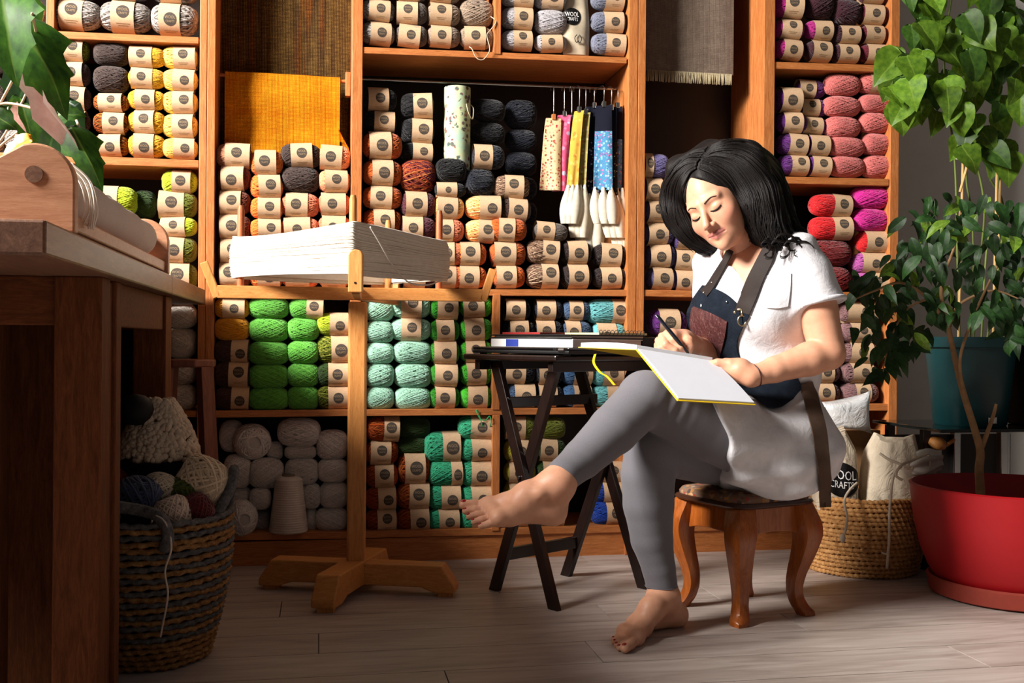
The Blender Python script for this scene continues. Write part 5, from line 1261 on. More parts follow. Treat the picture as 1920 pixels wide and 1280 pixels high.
def sack(name, c, rx, ry, h, label, seed, lean=(0, 0), logo_at=None, cord=True, mat=None, top=0.25):
    """soft drawstring bag"""
    root = empty(name, c); tag(root, label, 'bag', 'cotton bags in the seagrass basket'); rr = random.Random(seed); ph = [rr.uniform(0, 6) for _ in range(5)]
    def f(a, t):
        prof = (0.80 + 0.22 * math.sin(PI * min(1.0, 0.1 + t * 0.8))) if t < 0.84 else 0.92 - (t - 0.84) / 0.16 * (0.92 - top)
        rad = prof * (1 + 0.035 * math.sin(3 * a + ph[0] + 4 * t) + (0.02 + 0.05 * max(0, t - 0.6)) * math.sin(11 * a + ph[1]) + 0.02 * math.sin(6 * t + ph[2] + 2 * a))
        e = 1 / (abs(math.cos(a)) ** 3 + abs(math.sin(a)) ** 3) ** (1 / 3)
        return Vector((rx * rad * e * math.cos(a) + lean[0] * t * t, ry * rad * e * math.sin(a) + lean[1] * t * t, h * (t - 0.04 * math.sin(2 * a + ph[3]) * t)))
    mb = MB(); rows = [[f(2 * PI * k / 56, j / 28) for k in range(56)] for j in range(29)]; mb.grid(rows, True); mb.add(rows[0], [tuple(range(56))]); mb.add(rows[-1], [tuple(range(56))]); mb.build('bag_body', mat or M['cotton'], root, smooth=True)
    if logo_at:
        a0, t0, lr = logo_at
        def pl(x, y, l):
            a = a0 + x * lr / (rx * 1.0); t = t0 + y * lr / h; p = f(a, t); n_ = Vector((math.cos(a), math.sin(a), 0)); return p + n_ * (l + 0.0006)
        logo(root, 'logo_print', lr, pl)
    return root, f
b1 = P(1562, 935, 3.31); r1, f1 = sack('cotton_bag', Vector((b1.x, b1.y, 0.10)), 0.070, 0.062, 0.345, 'cream cotton bag with round black logo in the seagrass basket', 3, logo_at=(-PI / 2 + 0.10, 0.585, 0.056), top=0.5)
b2 = P(1664, 935, 3.31); r2, f2 = sack('cotton_bag', Vector((b2.x, b2.y, 0.10)), 0.082, 0.066, 0.325, 'plain cream drawstring bag with a long cord in the seagrass basket', 5, lean=(0.02, 0), top=0.7)
M['cord'] = plain('cotton_cord', (206, 192, 172), 0.9, 0.1)
def cord(root, pts, rad=0.0042):
    mb = MB(); mb.tube(spline([Vector(p) - root.location for p in pts], 8), rad, 7); return mb.build('drawstring', M['cord'], root, smooth=True)
cord(r1, [P(1607, 905, 3.21), P(1592, 920, 3.17), P(1583, 940, 3.14), P(1588, 970, 3.135), P(1584, 1000, 3.135)], 0.004)
mb = MB(); c = P(1580, 1008, 3.135) - r1.location; mb.lathe([(0.001, -0.016), (0.007, -0.010), (0.009, 0.0), (0.006, 0.010), (0.001, 0.014)], 10, c); mb.build('cord_knot', M['cord'], r1, smooth=True)
cord(r2, [P(1650, 850, 3.21), P(1668, 862, 3.19), P(1690, 872, 3.17), P(1678, 885, 3.16), P(1672, 910, 3.135), P(1668, 960, 3.13), P(1667, 1010, 3.13), P(1663, 1066, 3.135)])
cord(r2, [P(1740, 850, 3.2), P(1712, 862, 3.19), P(1690, 872, 3.128), P(1680, 890, 3.118), P(1692, 900, 3.115)])
mb = MB(); c = P(1660, 1038, 3.088) - r2.location; mb.tube([c + Vector((-0.012, 0, 0.004)), c + Vector((0, -0.002, 0)), c + Vector((0.012, 0, 0.006))], 0.003, 6); mb.build('cord_knot', M['cord'], r2, smooth=True)
# gathered neck of the second bag
nk = empty('cotton_bag', P(1725, 870, 3.27)); tag(nk, 'pale grey gathered bag neck lying over the basket rim', 'bag', 'cotton bags in the seagrass basket')
def nf(t, a):
    wd = 0.016 + 0.02 * math.sin(PI * min(1, t * 1.1)) + 0.012 * t; fl = 1 + 0.25 * math.sin(7 * a + 2 * t)
    return (-0.055 + 0.12 * t, wd * 0.7 * fl * math.cos(a), -0.012 + 0.025 * t + wd * fl * math.sin(a))
mb = MB(); rows = [[nf(j / 14, 2 * PI * k / 36) for k in range(36)] for j in range(15)]; mb.grid(rows, True); mb.add(rows[0], [tuple(range(36))]); mb.add(rows[-1], [tuple(range(36))]); mb.build('neck', plain('grey_cotton', (178, 170, 160), 0.92, 0.1, 0.08, 50), nk, smooth=True)
mb = MB(); mb.tube([(0.02, 0.028 * math.cos(a), 0.004 + 0.03 * math.sin(a)) for a in [2 * PI * i / 16 for i in range(16)]], 0.0025, 6, closed=True); mb.build('drawstring', M['cord'], nk, smooth=True)
# round wooden heads beside the bags
md = empty('darning_mushroom', P(1757, 832, 3.33)); tag(md, 'round pale wooden darning mushroom sticking out beside the cotton bags', 'darning tool')
mb = MB(); mb.lathe([(0.001, -0.014), (0.020, -0.012), (0.029, -0.002), (0.026, 0.012), (0.014, 0.021), (0.001, 0.024)], 24); o = mb.build('cap', M['swift'], md, smooth=True); o.rotation_euler = (0.5, 0.2, 0)
mb = MB(); mb.tube([(0.012, 0.0, -0.012), (0.026, -0.006, -0.004), (0.045, -0.012, 0.012), (0.05, -0.014, 0.018)], [0.006, 0.006, 0.007, 0.005], 10); mb.build('handle', M['swift'], md, smooth=True)
mb = MB(); mb.tube([(0.0, 0.004, -0.01), (-0.004, 0.02, -0.12), (-0.006, 0.03, -0.30)], 0.007, 10); mb.build('stem', M['swift'], md, smooth=True)
# silvery cushion-shaped parcel behind the bags
sv = empty('silver_parcel', P(1582, 776, 3.44)); tag(sv, 'crumpled shiny silver-white plastic parcel with pointed corners behind the bags', 'parcel')
_t = NT('silver_plastic'); _t.b.inputs['Base Color'].default_value = rgba((226, 228, 230)); _t.bump(_t.noise(_t.coord('Object'), 22, 4, 0.6, 1.0), 0.9, 0.01); M['silver'] = _t.set(0.22, 0.6, Metallic=0.35)
def svp(s_, t, side):
    x, z = (s_ - 0.5) * 2, (t - 0.5) * 2
    pin = 1 - 0.24 * (1 - x * x) * abs(z) ** 3 ; pin2 = 1 - 0.10 * (1 - z * z) * abs(x) ** 3
    bul = max(0.0, (1 - x ** 4) * (1 - z ** 4)) ** 0.6
    return (x * 0.092 * pin2, side * 0.042 * bul + 0.004 * math.sin(8 * s_ + 3 * t), z * 0.062 * pin + 0.012 * x * z)
mb = MB()
for side in (-1, 1): mb.grid([[svp(i / 24, j / 20, side) for i in range(25)] for j in range(21)])
o = mb.build('parcel_body', M['silver'], sv, smooth=True); o.rotation_euler = (0.1, -0.08, 0)
# a box under the parcel that carries it
bx_c = P(1590, 830, 3.40); mb = MB(); mb.box(-0.12, 0.12, -0.05, 0.06, 0, bx_c.z + 0.03)
o = mb.build('cardboard_box', plain('cardboard', (150, 112, 74), 0.85), loc=(bx_c.x + 0.03, bx_c.y + 0.17, 0), bevel=0.002); o.rotation_euler = (0, 0, TH); tag(o, 'plain brown cardboard box behind the seagrass basket', 'box')

# ================================================================== RED PLANTER, TEAL POT, SIDE TABLE
M['terracotta'] = plain('terracotta', (134, 52, 40), 0.7, 0.3, 0.08)
M['redpot'] = plain('red_plastic', (150, 3, 14), 0.55, 0.45, 0.03); M['soil'] = plain('soil', (42, 28, 20), 0.95, 0.1, 0.4, 60, 0.8)
rp_c = P(1900, 1000, 3.00); rp_c = Vector((rp_c.x, rp_c.y, 0))
rp = empty('red_planter', rp_c); tag(rp, 'large bowl-shaped red planter on a terracotta saucer', 'planter')
mb = MB(); mb.lathe([(0.0, 0.0), (0.205, 0.0), (0.226, 0.008), (0.234, 0.05), (0.228, 0.055), (0.216, 0.05), (0.21, 0.018), (0.0, 0.016)], 56, cap=False); mb.build('saucer', M['terracotta'], rp, smooth=True, sharp=40)
mb = MB(); mb.lathe([(0.0, 0.018), (0.185, 0.018), (0.205, 0.035), (0.232, 0.08), (0.255, 0.14), (0.27, 0.21), (0.281, 0.30), (0.284, 0.314), (0.276, 0.318), (0.27, 0.30), (0.255, 0.22), (0.0, 0.21)], 64, cap=False); mb.build('pot', M['redpot'], rp, smooth=True, sharp=40)
mb = MB(); mb.lathe([(0.0, 0.245), (0.12, 0.243), (0.259, 0.235)], 40, cap=False); mb.build('soil', M['soil'], rp, smooth=True)

gt_c = P(1800, 800, 3.42); GZ = P(1800, 800, 3.30).z
gt = empty('glass_table', Vector((gt_c.x, gt_c.y, 0))); gt.rotation_euler = (0, 0, TH); tag(gt, 'low side table with dark glass top carrying the teal pot', 'table')
_t = NT('smoked_glass'); _t.b.inputs['Base Color'].default_value = rgba((22, 28, 28)); M['smoke'] = _t.set(0.08, 0.6)
mb = MB(); mb.box(-0.20, 0.32, -0.20, 0.20, GZ - 0.010, GZ); mb.build('glass_top', M['smoke'], gt, bevel=0.002)
for sx in (0.09, 0.28):
    for sy in (-0.09, 0.16):
        mb = MB(); mb.box(sx - 0.013, sx + 0.013, sy - 0.013, sy + 0.013, 0, GZ - 0.010); mb.build('leg', M['metal'], gt, bevel=0.003)
for sy in (-0.05, 0.16):
    mb = MB(); mb.box(-0.17, -0.144, sy - 0.013, sy + 0.013, 0, GZ - 0.010); mb.build('leg', M['dkmetal'], gt, bevel=0.003)
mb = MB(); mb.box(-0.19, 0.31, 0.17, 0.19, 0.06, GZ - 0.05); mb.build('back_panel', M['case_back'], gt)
tp_c = P(1818, 795, 3.40); tp = empty('teal_pot', Vector((tp_c.x, tp_c.y, GZ))); tag(tp, 'dark teal plastic pot with a tall climbing plant on the glass table', 'potted plant')
M['teal'] = plain('teal_plastic', (16, 62, 66), 0.4, 0.45, 0.05)
TPH = P(1818, 632, 3.40).z - GZ
mb = MB(); mb.lathe([(0.0, 0.0), (0.108, 0.0), (0.112, 0.006), (0.138, TPH * 0.88), (0.150, TPH * 0.885), (0.152, TPH), (0.142, TPH), (0.135, TPH * 0.86), (0.0, TPH * 0.84)], 48, cap=False); mb.build('pot', M['teal'], tp, smooth=True, sharp=40)
mb = MB(); a0 = -PI / 2 + 0.08
rows = [[(0.1145 * math.cos(a0 + s_ * 0.26), 0.1145 * math.sin(a0 + s_ * 0.26), 0.012 + 0.026 * t) for s_ in (0, .25, .5, .75, 1)] for t in (0, 1)]
rows = [[(p[0] * (1 + 0.0013 * i / 1), p[1], p[2]) for i, p in enumerate(r_)] for r_ in rows]; mb.grid(rows); mb.build('sticker', M['white'], tp)
bxk = P(1905, 800, 3.36); mb = MB(); mb.box(-0.045, 0.22, -0.08, 0.12, 0.0, 0.262)
o = mb.build('dark_box', M['black'], loc=(bxk.x + 0.09, bxk.y - 0.0, GZ + 0.0005), bevel=0.004); o.rotation_euler = (0, 0, TH); tag(o, 'tall matt black box standing beside the teal pot', 'box')

# ---- climbing plant in the teal pot
HEART = [(0.01, -0.02), (0.18, -0.08), (0.34, 0.0), (0.43, 0.16), (0.44, 0.32), (0.38, 0.50), (0.27, 0.68), (0.14, 0.84), (0.05, 0.94), (0.0, 1.0)]
vm = leafy('heart_leaf', (58, 98, 22), (112, 148, 40), (140, 170, 70), 0.38, (146, 168, 50), 0.5); vd = leafy('heart_leaf_dark', (34, 64, 20), (66, 100, 30), (90, 122, 46), 0.3, None, 0.5)  # the second is a darker leaf colour mixed among the lighter ones
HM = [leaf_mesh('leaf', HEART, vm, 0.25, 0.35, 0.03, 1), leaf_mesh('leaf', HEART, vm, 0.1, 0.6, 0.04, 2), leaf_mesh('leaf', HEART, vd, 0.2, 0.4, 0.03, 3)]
rr = random.Random(21)
def in_blob(x, y, blobs): return any(((x - a) / c) ** 2 + ((y - b) / d) ** 2 < 1 for a, b, c, d in blobs)
VB = [(1800, 20, 110, 70), (1760, 110, 85, 80), (1850, 130, 80, 120), (1720, 175, 58, 60), (1850, 250, 50, 80), (1800, 200, 60, 60), (1890, 40, 60, 80), (1900, 160, 40, 60), (1820, -50, 130, 60), (1835, 300, 35, 40)]
n = 0
while n < 135:
    x, y = rr.uniform(1660, 1940), rr.uniform(-100, 340)
    if not in_blob(x, y, VB): continue
    Z = 3.34 + rr.uniform(-0.16, 0.13); L = rr.uniform(0.065, 0.112); b = P(x, y - 22, Z)
    t = b + Vector((rr.gauss(0, 0.35), rr.gauss(-0.25, 0.25), -1)).normalized() * L
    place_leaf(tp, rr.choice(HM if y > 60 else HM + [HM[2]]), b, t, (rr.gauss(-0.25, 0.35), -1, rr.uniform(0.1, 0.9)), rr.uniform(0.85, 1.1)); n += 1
for (x0, y0, x1, y1, Z) in ((1690, 100, 1640, 155, 3.3), (1700, 185, 1672, 232, 3.25), (1830, 215, 1832, 250, 3.2), (1800, 260, 1785, 300, 3.25), (1790, 205, 1775, 235, 3.2), (1730, 95, 1722, 140, 3.22), (1770, 150, 1800, 205, 3.2)):
    place_leaf(tp, HM[0], P(x0, y0, Z), P(x1, y1, Z - 0.02), (rr.gauss(-.2, .2), -1, 0.5), 1.0)
tl0 = tp.location
for pts in (((1800, 640), (1795, 480), (1790, 300), (1770, 120), (1790, -40)), ((1840, 640), (1850, 470), (1872, 330), (1860, 150), (1850, -60)), ((1825, 640), (1836, 500), (1845, 380), (1815, 260), (1760, 140)), ((1850, 640), (1875, 480), (1880, 380), (1850, 300), (1890, 100)), ((1818, 640), (1825, 520), (1822, 400), (1812, 330), (1820, 200))):
    mb = MB(); mb.tube(spline([P(x, y, 3.38 + 0.03 * math.sin(x)) - tl0 for x, y in pts], 10), 0.0035, 6); mb.build('stem', plain('green_stem', (96, 112, 46), 0.6), tp, smooth=True)
bam = plain('bamboo', (196, 160, 104), 0.5, 0.4, 0.1)
for (x0, y0, x1, y1, Z) in ((1797, 640, 1806, 288, 3.36), (1868, 640, 1878, 220, 3.40), (1862, 640, 1870, 300, 3.37), (1800, 360, 1822, 280, 3.33)):
    mb = MB(); mb.tube([P(x0, y0, Z) - tl0, P(x1, y1, Z) - tl0], 0.0045, 8); mb.build('bamboo_stake', bam, tp, smooth=True, sharp=40)
mb = MB(); mb.tube(spline([P(1782, 286, 3.32) - tl0, P(1790, 296, 3.32) - tl0, P(1802, 300, 3.32) - tl0, P(1812, 308, 3.325) - tl0, P(1806, 298, 3.32) - tl0, P(1818, 296, 3.33) - tl0], 6), 0.0028, 6); mb.build('tie', M['white'], tp, smooth=True)

# ---- ficus in the red planter
fm = leafy('ficus_leaf', (14, 38, 14), (38, 74, 26), (60, 90, 38), 0.22, None, 0.55); fm2 = leafy('ficus_leaf_young', (60, 100, 24), (120, 150, 50), (150, 170, 80), 0.35, None, 0.35)
FIC = [(0.01, 0.0), (0.09, 0.06), (0.17, 0.2), (0.20, 0.36), (0.18, 0.54), (0.14, 0.72), (0.06, 0.86), (0.015, 0.94), (0.0, 1.0)]
FM = [leaf_mesh('leaf', FIC, fm, 0.3, 0.5, 0.02, 1), leaf_mesh('leaf', FIC, fm, 0.15, 0.9, 0.03, 2), leaf_mesh('leaf', FIC, fm2, 0.3, 0.5, 0.02, 3)]
fc = empty('ficus_tree', Vector((rp_c.x - 0.09, rp_c.y, 0.243))); tag(fc, 'weeping ficus with a slim forked trunk growing in the red planter', 'potted tree')
bark = plain('ficus_bark', (150, 118, 84), 0.8, 0.2, 0.2, 40, 0.3); f0 = fc.location
def branch(pts, rad):
    sp_ = spline([Vector(p) - f0 for p in pts], 8); m = len(sp_); mb = MB(); mb.tube(sp_, [rad[0] + (rad[1] - rad[0]) * i / (m - 1) for i in range(m)], 10); mb.build('branch', bark, fc, smooth=True)
T = lambda x, y, z=3.0: P(x, y, z)
branch([T(1839, 935), T(1836, 880), T(1838, 845), T(1826, 800), T(1806, 735), T(1790, 670), T(1778, 612, 2.98)], (0.0135, 0.007))
branch([T(1838, 845), T(1848, 820), T(1862, 780), T(1868, 757)], (0.008, 0.004))
branch([T(1826, 800), T(1812, 760), T(1800, 690, 2.97), T(1808, 640, 2.95), T(1840, 560, 2.93), T(1880, 480, 2.93)], (0.006, 0.003))
branch([T(1778, 612, 2.98), T(1765, 540, 2.97), T(1790, 460, 2.95), T(1800, 395, 2.95)], (0.007, 0.002))
branch([T(1778, 612, 2.98), T(1740, 560, 2.93), T(1690, 530, 2.88), T(1640, 545, 2.85), T(1605, 560, 2.85)], (0.006, 0.0018))
branch([T(1778, 612, 2.98), T(1800, 570, 2.98), T(1860, 545, 2.95), T(1910, 560, 2.92)], (0.006, 0.002))
branch([T(1740, 560, 2.93), T(1700, 580, 2.9), T(1668, 640, 2.87), T(1655, 700, 2.86)], (0.004, 0.0015))
FB = [(1790, 440, 100, 65), (1725, 505, 85, 55), (1850, 500, 95, 75), (1790, 560, 85, 45), (1680, 560, 62, 45), (1655, 650, 38, 70), (1900, 560, 40, 95), (1625, 540, 38, 30), (1860, 410, 62, 40), (1700, 620, 40, 50), (1625, 610, 30, 35), (1760, 390, 50, 25)]
n = 0
while n < 300:
    x, y = rr.uniform(1590, 1940), rr.uniform(375, 715)
    if not in_blob(x, y, FB): continue
    Z = 2.95 + rr.uniform(-0.2, 0.22); L = rr.uniform(0.048, 0.082); b = P(x, y - 14, Z)
    t = b + Vector((rr.gauss(0, 0.55), rr.gauss(-0.2, 0.4), -0.8 + rr.gauss(0, 0.3))).normalized() * L
    place_leaf(fc, FM[2] if rr.random() < 0.10 else rr.choice(FM[:2]), b, t, (rr.gauss(-0.3, 0.4), -0.8, rr.uniform(0.1, 1.0)), rr.uniform(0.85, 1.2)); n += 1

# ================================================================== THE SEATED WOMAN
def A3(p): return np.array(tuple(p), dtype=np.float32)
def sd_cone(p, a, b, ra, rb):
    a, b = A3(a), A3(b); ab = b - a; t = np.clip(((p - a) @ ab) / float(ab @ ab), 0, 1)
    return np.linalg.norm(p - (a + t[..., None] * ab), axis=-1) - (ra + (rb - ra) * t)
def sd_ell(p, c, r, M3=None):
    q = p - A3(c)
    if M3 is not None: q = q @ M3                    # columns of M3 are the axes
    r = np.array(r, dtype=np.float32); k0 = np.linalg.norm(q / r, axis=-1); k1 = np.linalg.norm(q / (r * r), axis=-1) + 1e-9
    return k0 * (k0 - 1.0) / k1
def sd_sph(p, c, r): return np.linalg.norm(p - A3(c), axis=-1) - r
def smin(a, b, k):
    h = np.clip(0.5 + 0.5 * (b - a) / k, 0, 1); return b + (a - b) * h - k * h * (1 - h)
def smax(a, b, k): return -smin(-a, -b, k)
def chain(p, pts, k=0.012):
    """pts: (point, radius) list"""
    d = None
    for (a, ra), (b, rb) in zip(pts[:-1], pts[1:]):
        e = sd_cone(p, a, b, ra, rb); d = e if d is None else smin(d, e, k)
    return d
def nets(fn, lo, hi, h):
    """naive surface nets of the zero set of fn"""
    lo = np.array(lo, dtype=np.float32); n = np.ceil((np.array(hi) - lo) / h).astype(int) + 1
    ax = [lo[i] + h * np.arange(n[i], dtype=np.float32) for i in range(3)]
    K = 4; nc = (n - 1) // K + 2
    cx = [lo[i] + h * K * np.arange(nc[i], dtype=np.float32) for i in range(3)]
    g = np.stack(np.meshgrid(*cx, indexing='ij'), axis=-1); cvv = fn(g.reshape(-1, 3)).reshape(nc)
    blk = cvv[:-1, :-1, :-1].copy(); amin = np.abs(blk)
    for dx, dy, dz in ((1, 0, 0), (0, 1, 0), (1, 1, 0), (0, 0, 1), (1, 0, 1), (0, 1, 1), (1, 1, 1)):
        amin = np.minimum(amin, np.abs(cvv[dx:nc[0] - 1 + dx, dy:nc[1] - 1 + dy, dz:nc[2] - 1 + dz]))
    v = np.repeat(np.repeat(np.repeat(blk, K, 0), K, 1), K, 2)[:n[0], :n[1], :n[2]].astype(np.float32)
    need = np.repeat(np.repeat(np.repeat(amin < K * h * 1.9, K, 0), K, 1), K, 2)[:n[0], :n[1], :n[2]]
    J = np.argwhere(need); out = np.empty(len(J), dtype=np.float32)
    for i in range(0, len(J), 200000):
        out[i:i + 200000] = fn((lo + h * J[i:i + 200000]).astype(np.float32))
    v[need] = out
    s = v < 0
    cn = s[:-1, :-1, :-1].astype(np.int8)
    for dx, dy, dz in ((1, 0, 0), (0, 1, 0), (1, 1, 0), (0, 0, 1), (1, 0, 1), (0, 1, 1), (1, 1, 1)):
        cn = cn + s[dx:n[0] - 1 + dx, dy:n[1] - 1 + dy, dz:n[2] - 1 + dz]
    act = (cn > 0) & (cn < 8); I = np.argwhere(act); idx = -np.ones(act.shape, dtype=np.int64); idx[act] = np.arange(len(I))
    acc = np.zeros((len(I), 3)); cnt = np.zeros(len(I))
    C8 = [(0, 0, 0), (1, 0, 0), (0, 1, 0), (1, 1, 0), (0, 0, 1), (1, 0, 1), (0, 1, 1), (1, 1, 1)]
    cv = [v[I[:, 0] + c[0], I[:, 1] + c[1], I[:, 2] + c[2]] for c in C8]
    for a in range(8):
        for b in range(a + 1, 8):
            df = [C8[b][i] - C8[a][i] for i in range(3)]
            if sum(abs(q) for q in df) != 1: continue
            va, vb = cv[a], cv[b]; m = (va < 0) != (vb < 0); t = np.where(m, va / np.where(m, va - vb, 1), 0)
            acc += np.where(m[:, None], np.array(C8[a]) + t[:, None] * np.array(df), 0); cnt += m
    V_ = lo + h * (I + acc / cnt[:, None]); faces = []
    for axis in range(3):
        sl0 = [slice(None)] * 3; sl1 = [slice(None)] * 3; sl0[axis] = slice(0, -1); sl1[axis] = slice(1, None)
        e = np.argwhere(s[tuple(sl0)] != s[tuple(sl1)]); b, c = [q for q in range(3) if q != axis]
        e = e[(e[:, b] > 0) & (e[:, c] > 0) & (e[:, b] < n[b] - 1) & (e[:, c] < n[c] - 1)]
        q0 = e.copy(); q1 = e.copy(); q2 = e.copy(); q3 = e.copy(); q1[:, b] -= 1; q2[:, b] -= 1; q2[:, c] -= 1; q3[:, c] -= 1
        f = np.stack([idx[q[:, 0], q[:, 1], q[:, 2]] for q in (q0, q1, q2, q3)], axis=1)
        flip = s[e[:, 0], e[:, 1], e[:, 2]] ^ (axis == 1)
        f[flip] = f[flip][:, ::-1]; faces.append(f)
    Fq = np.concatenate(faces); Fq = Fq[(Fq >= 0).all(axis=1)]
    return V_, Fq
def relax(V_, Fq, it=2, lam=0.5):
    e = np.concatenate([Fq[:, [0, 1]], Fq[:, [1, 2]], Fq[:, [2, 3]], Fq[:, [3, 0]]]); e = np.concatenate([e, e[:, ::-1]])
    deg = np.bincount(e[:, 0], minlength=len(V_))
    for _ in range(it):
        s = np.stack([np.bincount(e[:, 0], weights=V_[e[:, 1], k], minlength=len(V_)) for k in range(3)], axis=1)
        V_ = V_ + lam * (s / np.maximum(deg, 1)[:, None] - V_)
    return V_
def np_mesh(name, parts, mat, origin, attr=None):
    vs = []; fs = []; o = 0
    for V_, F_ in parts: vs.append(V_); fs.append(F_ + o); o += len(V_)
    V_ = np.concatenate(vs) - np.array(tuple(origin)); F_ = np.concatenate(fs)
    me = bpy.data.meshes.new(name); me.vertices.add(len(V_)); me.vertices.foreach_set('co', V_.astype(np.float32).ravel())
    me.loops.add(4 * len(F_)); me.loops.foreach_set('vertex_index', F_.astype(np.int32).ravel()); me.polygons.add(len(F_))
    me.polygons.foreach_set('loop_start', np.arange(0, 4 * len(F_), 4, dtype=np.int32)); me.polygons.foreach_set('loop_total', np.full(len(F_), 4, dtype=np.int32))
    me.update(calc_edges=True); me.validate(); me.materials.append(mat)
    bm = bmesh.new(); bm.from_mesh(me); bmesh.ops.recalc_face_normals(bm, faces=bm.faces); bm.to_mesh(me); bm.free()
    me.polygons.foreach_set('use_smooth', [True] * len(me.polygons))
    if attr is not None:
        for k, arr in attr.items():
            a = me.attributes.new(k, 'FLOAT', 'POINT'); a.data.foreach_set('value', arr.astype(np.float32))
    return me
def bounds(pts, pad): 
    a = np.array([tuple(p) for p in pts]); return a.min(0) - pad, a.max(0) + pad
def march(px, fn, z0=2.15, z1=3.3):
    """pixels -> first hit on the surface (or the closest approach)"""
    r_ = np.array([tuple(ray(x, y)) for x, y in px], dtype=np.float64); o = np.array((0, 0, CAMH)); ln = np.linalg.norm(r_, axis=1)
    t = np.full(len(r_), z0); best = np.full(len(r_), 9.0); bt = t.copy()
    for _ in range(90):
        d = fn((o + r_ * t[:, None]).astype(np.float32)); u_ = d < best; best = np.where(u_, d, best); bt = np.where(u_, t, bt)
        t = np.minimum(t + np.where(np.abs(d) > 2e-4, d * 0.8 / ln, 0), z1)
    return o + r_ * bt[:, None]
def grad(fn, p, e=0.002):
    p = np.asarray(p, dtype=np.float32); g = np.stack([fn(p + np.eye(3, dtype=np.float32)[k] * e) - fn(p - np.eye(3, dtype=np.float32)[k] * e) for k in range(3)], axis=-1)
    return g / (np.linalg.norm(g, axis=-1, keepdims=True) + 1e-9)

wc = Vector((stc.x, stc.y, 0.0))
wo = empty('person', wc); tag(wo, 'barefoot woman in white blouse, grey leggings and denim apron writing on a stool', 'person')
# ---- pose
fw = Vector((-0.80, -0.60, 0)); lf = Vector((0.60, -0.80, 0))           # torso: forward and her left
MT = np.array([[lf.x, fw.x, 0], [lf.y, fw.y, 0], [0, 0, 1]], dtype=np.float32)
hl = Vector((0.67, -0.655, 0.345)).normalized(); hu = Vector((-0.49, -0.03, 0.87)); hu = (hu - hl * hu.dot(hl)).normalized(); hf = hl.cross(hu)
Hc = P(1321, 396, 2.655) - hf * 0.082
MH = np.array([[hl[i], -hf[i], hu[i]] for i in range(3)], dtype=np.float32)   # head frame: x her left, -y face, z up
def hw(x, y, z): return Hc + hl * x - hf * y + hu * z
neck0 = hw(0, 0.030, -0.075); neck1 = P(1408, 490, 2.785)
shL, elL, wrL = P(1508, 492, 2.665), P(1553, 662, 2.625), P(1408, 706, 2.565)
shR, elR, wrR = P(1338, 500, 2.875), P(1352, 668, 2.93), P(1304, 648, 2.74)
chest = P(1424, 560, 2.775); waist = P(1446, 680, 2.79); hip = P(1452, 835, 2.785)

def head_sdf(p):
    q = (p - A3(Hc)) @ MH
    qa = q.copy(); qa[..., 0] = np.abs(q[..., 0])
    d = sd_ell(q, (0, 0.018, 0.035), (0.074, 0.094, 0.086))
    d = smin(d, sd_ell(q, (0, -0.028, -0.022), (0.061, 0.060, 0.082)), 0.03)
    d = smin(d, sd_ell(q, (0, -0.041, -0.072), (0.042, 0.039, 0.040)), 0.03)
    d = smin(d, sd_sph(q, (0, -0.074, -0.098), 0.0155), 0.022)
    d = smin(d, sd_sph(qa, (0.041, -0.055, -0.030), 0.021), 0.025)
    d = smin(d, sd_cone(qa, (0.010, -0.081, 0.020), (0.042, -0.066, 0.022), 0.008, 0.007), 0.014)
    d = smax(d, -sd_ell(qa, (0.031, -0.104, 0.000), (0.018, 0.019, 0.013)), 0.012)
    d = smin(d, sd_ell(qa, (0.031, -0.0685, -0.002), (0.0165, 0.0150, 0.0125)), 0.004)
    d = smin(d, sd_cone(q, (0, -0.083, 0.010), (0, -0.1085, -0.035), 0.0066, 0.0096), 0.009)
    d = smin(d, sd_sph(qa, (0.0118, -0.0955, -0.0385), 0.0074), 0.006)
    d = smax(d, -sd_sph(qa, (0.0058, -0.1015, -0.0475), 0.0036), 0.003)
    d = smin(d, sd_cone(qa, (0.0045, -0.0895, -0.0628), (0.0245, -0.0765, -0.0660), 0.0050, 0.0024), 0.005)
    d = smin(d, sd_cone(qa, (0.0, -0.0875, -0.0740), (0.0215, -0.0765, -0.0690), 0.0060, 0.0028), 0.006)
    d = smax(d, -sd_cone(qa, (0.0, -0.0965, -0.0680), (0.026, -0.0800, -0.0672), 0.0013, 0.0013), 0.002)
    n_ = sd_cone(p, neck0, neck1, 0.044, 0.052)
    return smin(d, n_, 0.016)
def torso_sdf(p, g=0.0):
    d = sd_ell(p, chest, (0.168 + g, 0.106 + g, 0.168 + g), MT)
    d = smin(d, sd_ell(p, waist, (0.136 + g, 0.104 + g, 0.15 + g), MT), 0.06)
    d = smin(d, sd_ell(p, hip, (0.172 + g, 0.150 + g, 0.135 + g), MT), 0.06)
    cm = P(1410, 490, 2.78)
    d = smin(d, sd_cone(p, shL + Vector((-0.02, 0, 0.0)), cm, 0.052 + g, 0.052 + g), 0.05)
    d = smin(d, sd_cone(p, shR + Vector((0.02, 0, 0)), cm, 0.052 + g, 0.052 + g), 0.05)
    for s_ in (1, -1):
        d = smin(d, sd_sph(p, chest + fw * 0.062 + lf * (0.070 * s_) + Vector((0, 0, -0.040)), 0.064 + g), 0.05)
    return d
def armL_sdf(p):
    return chain(p, [(shL, 0.050), (shL.lerp(elL, 0.5), 0.048), (elL, 0.040)], 0.03)
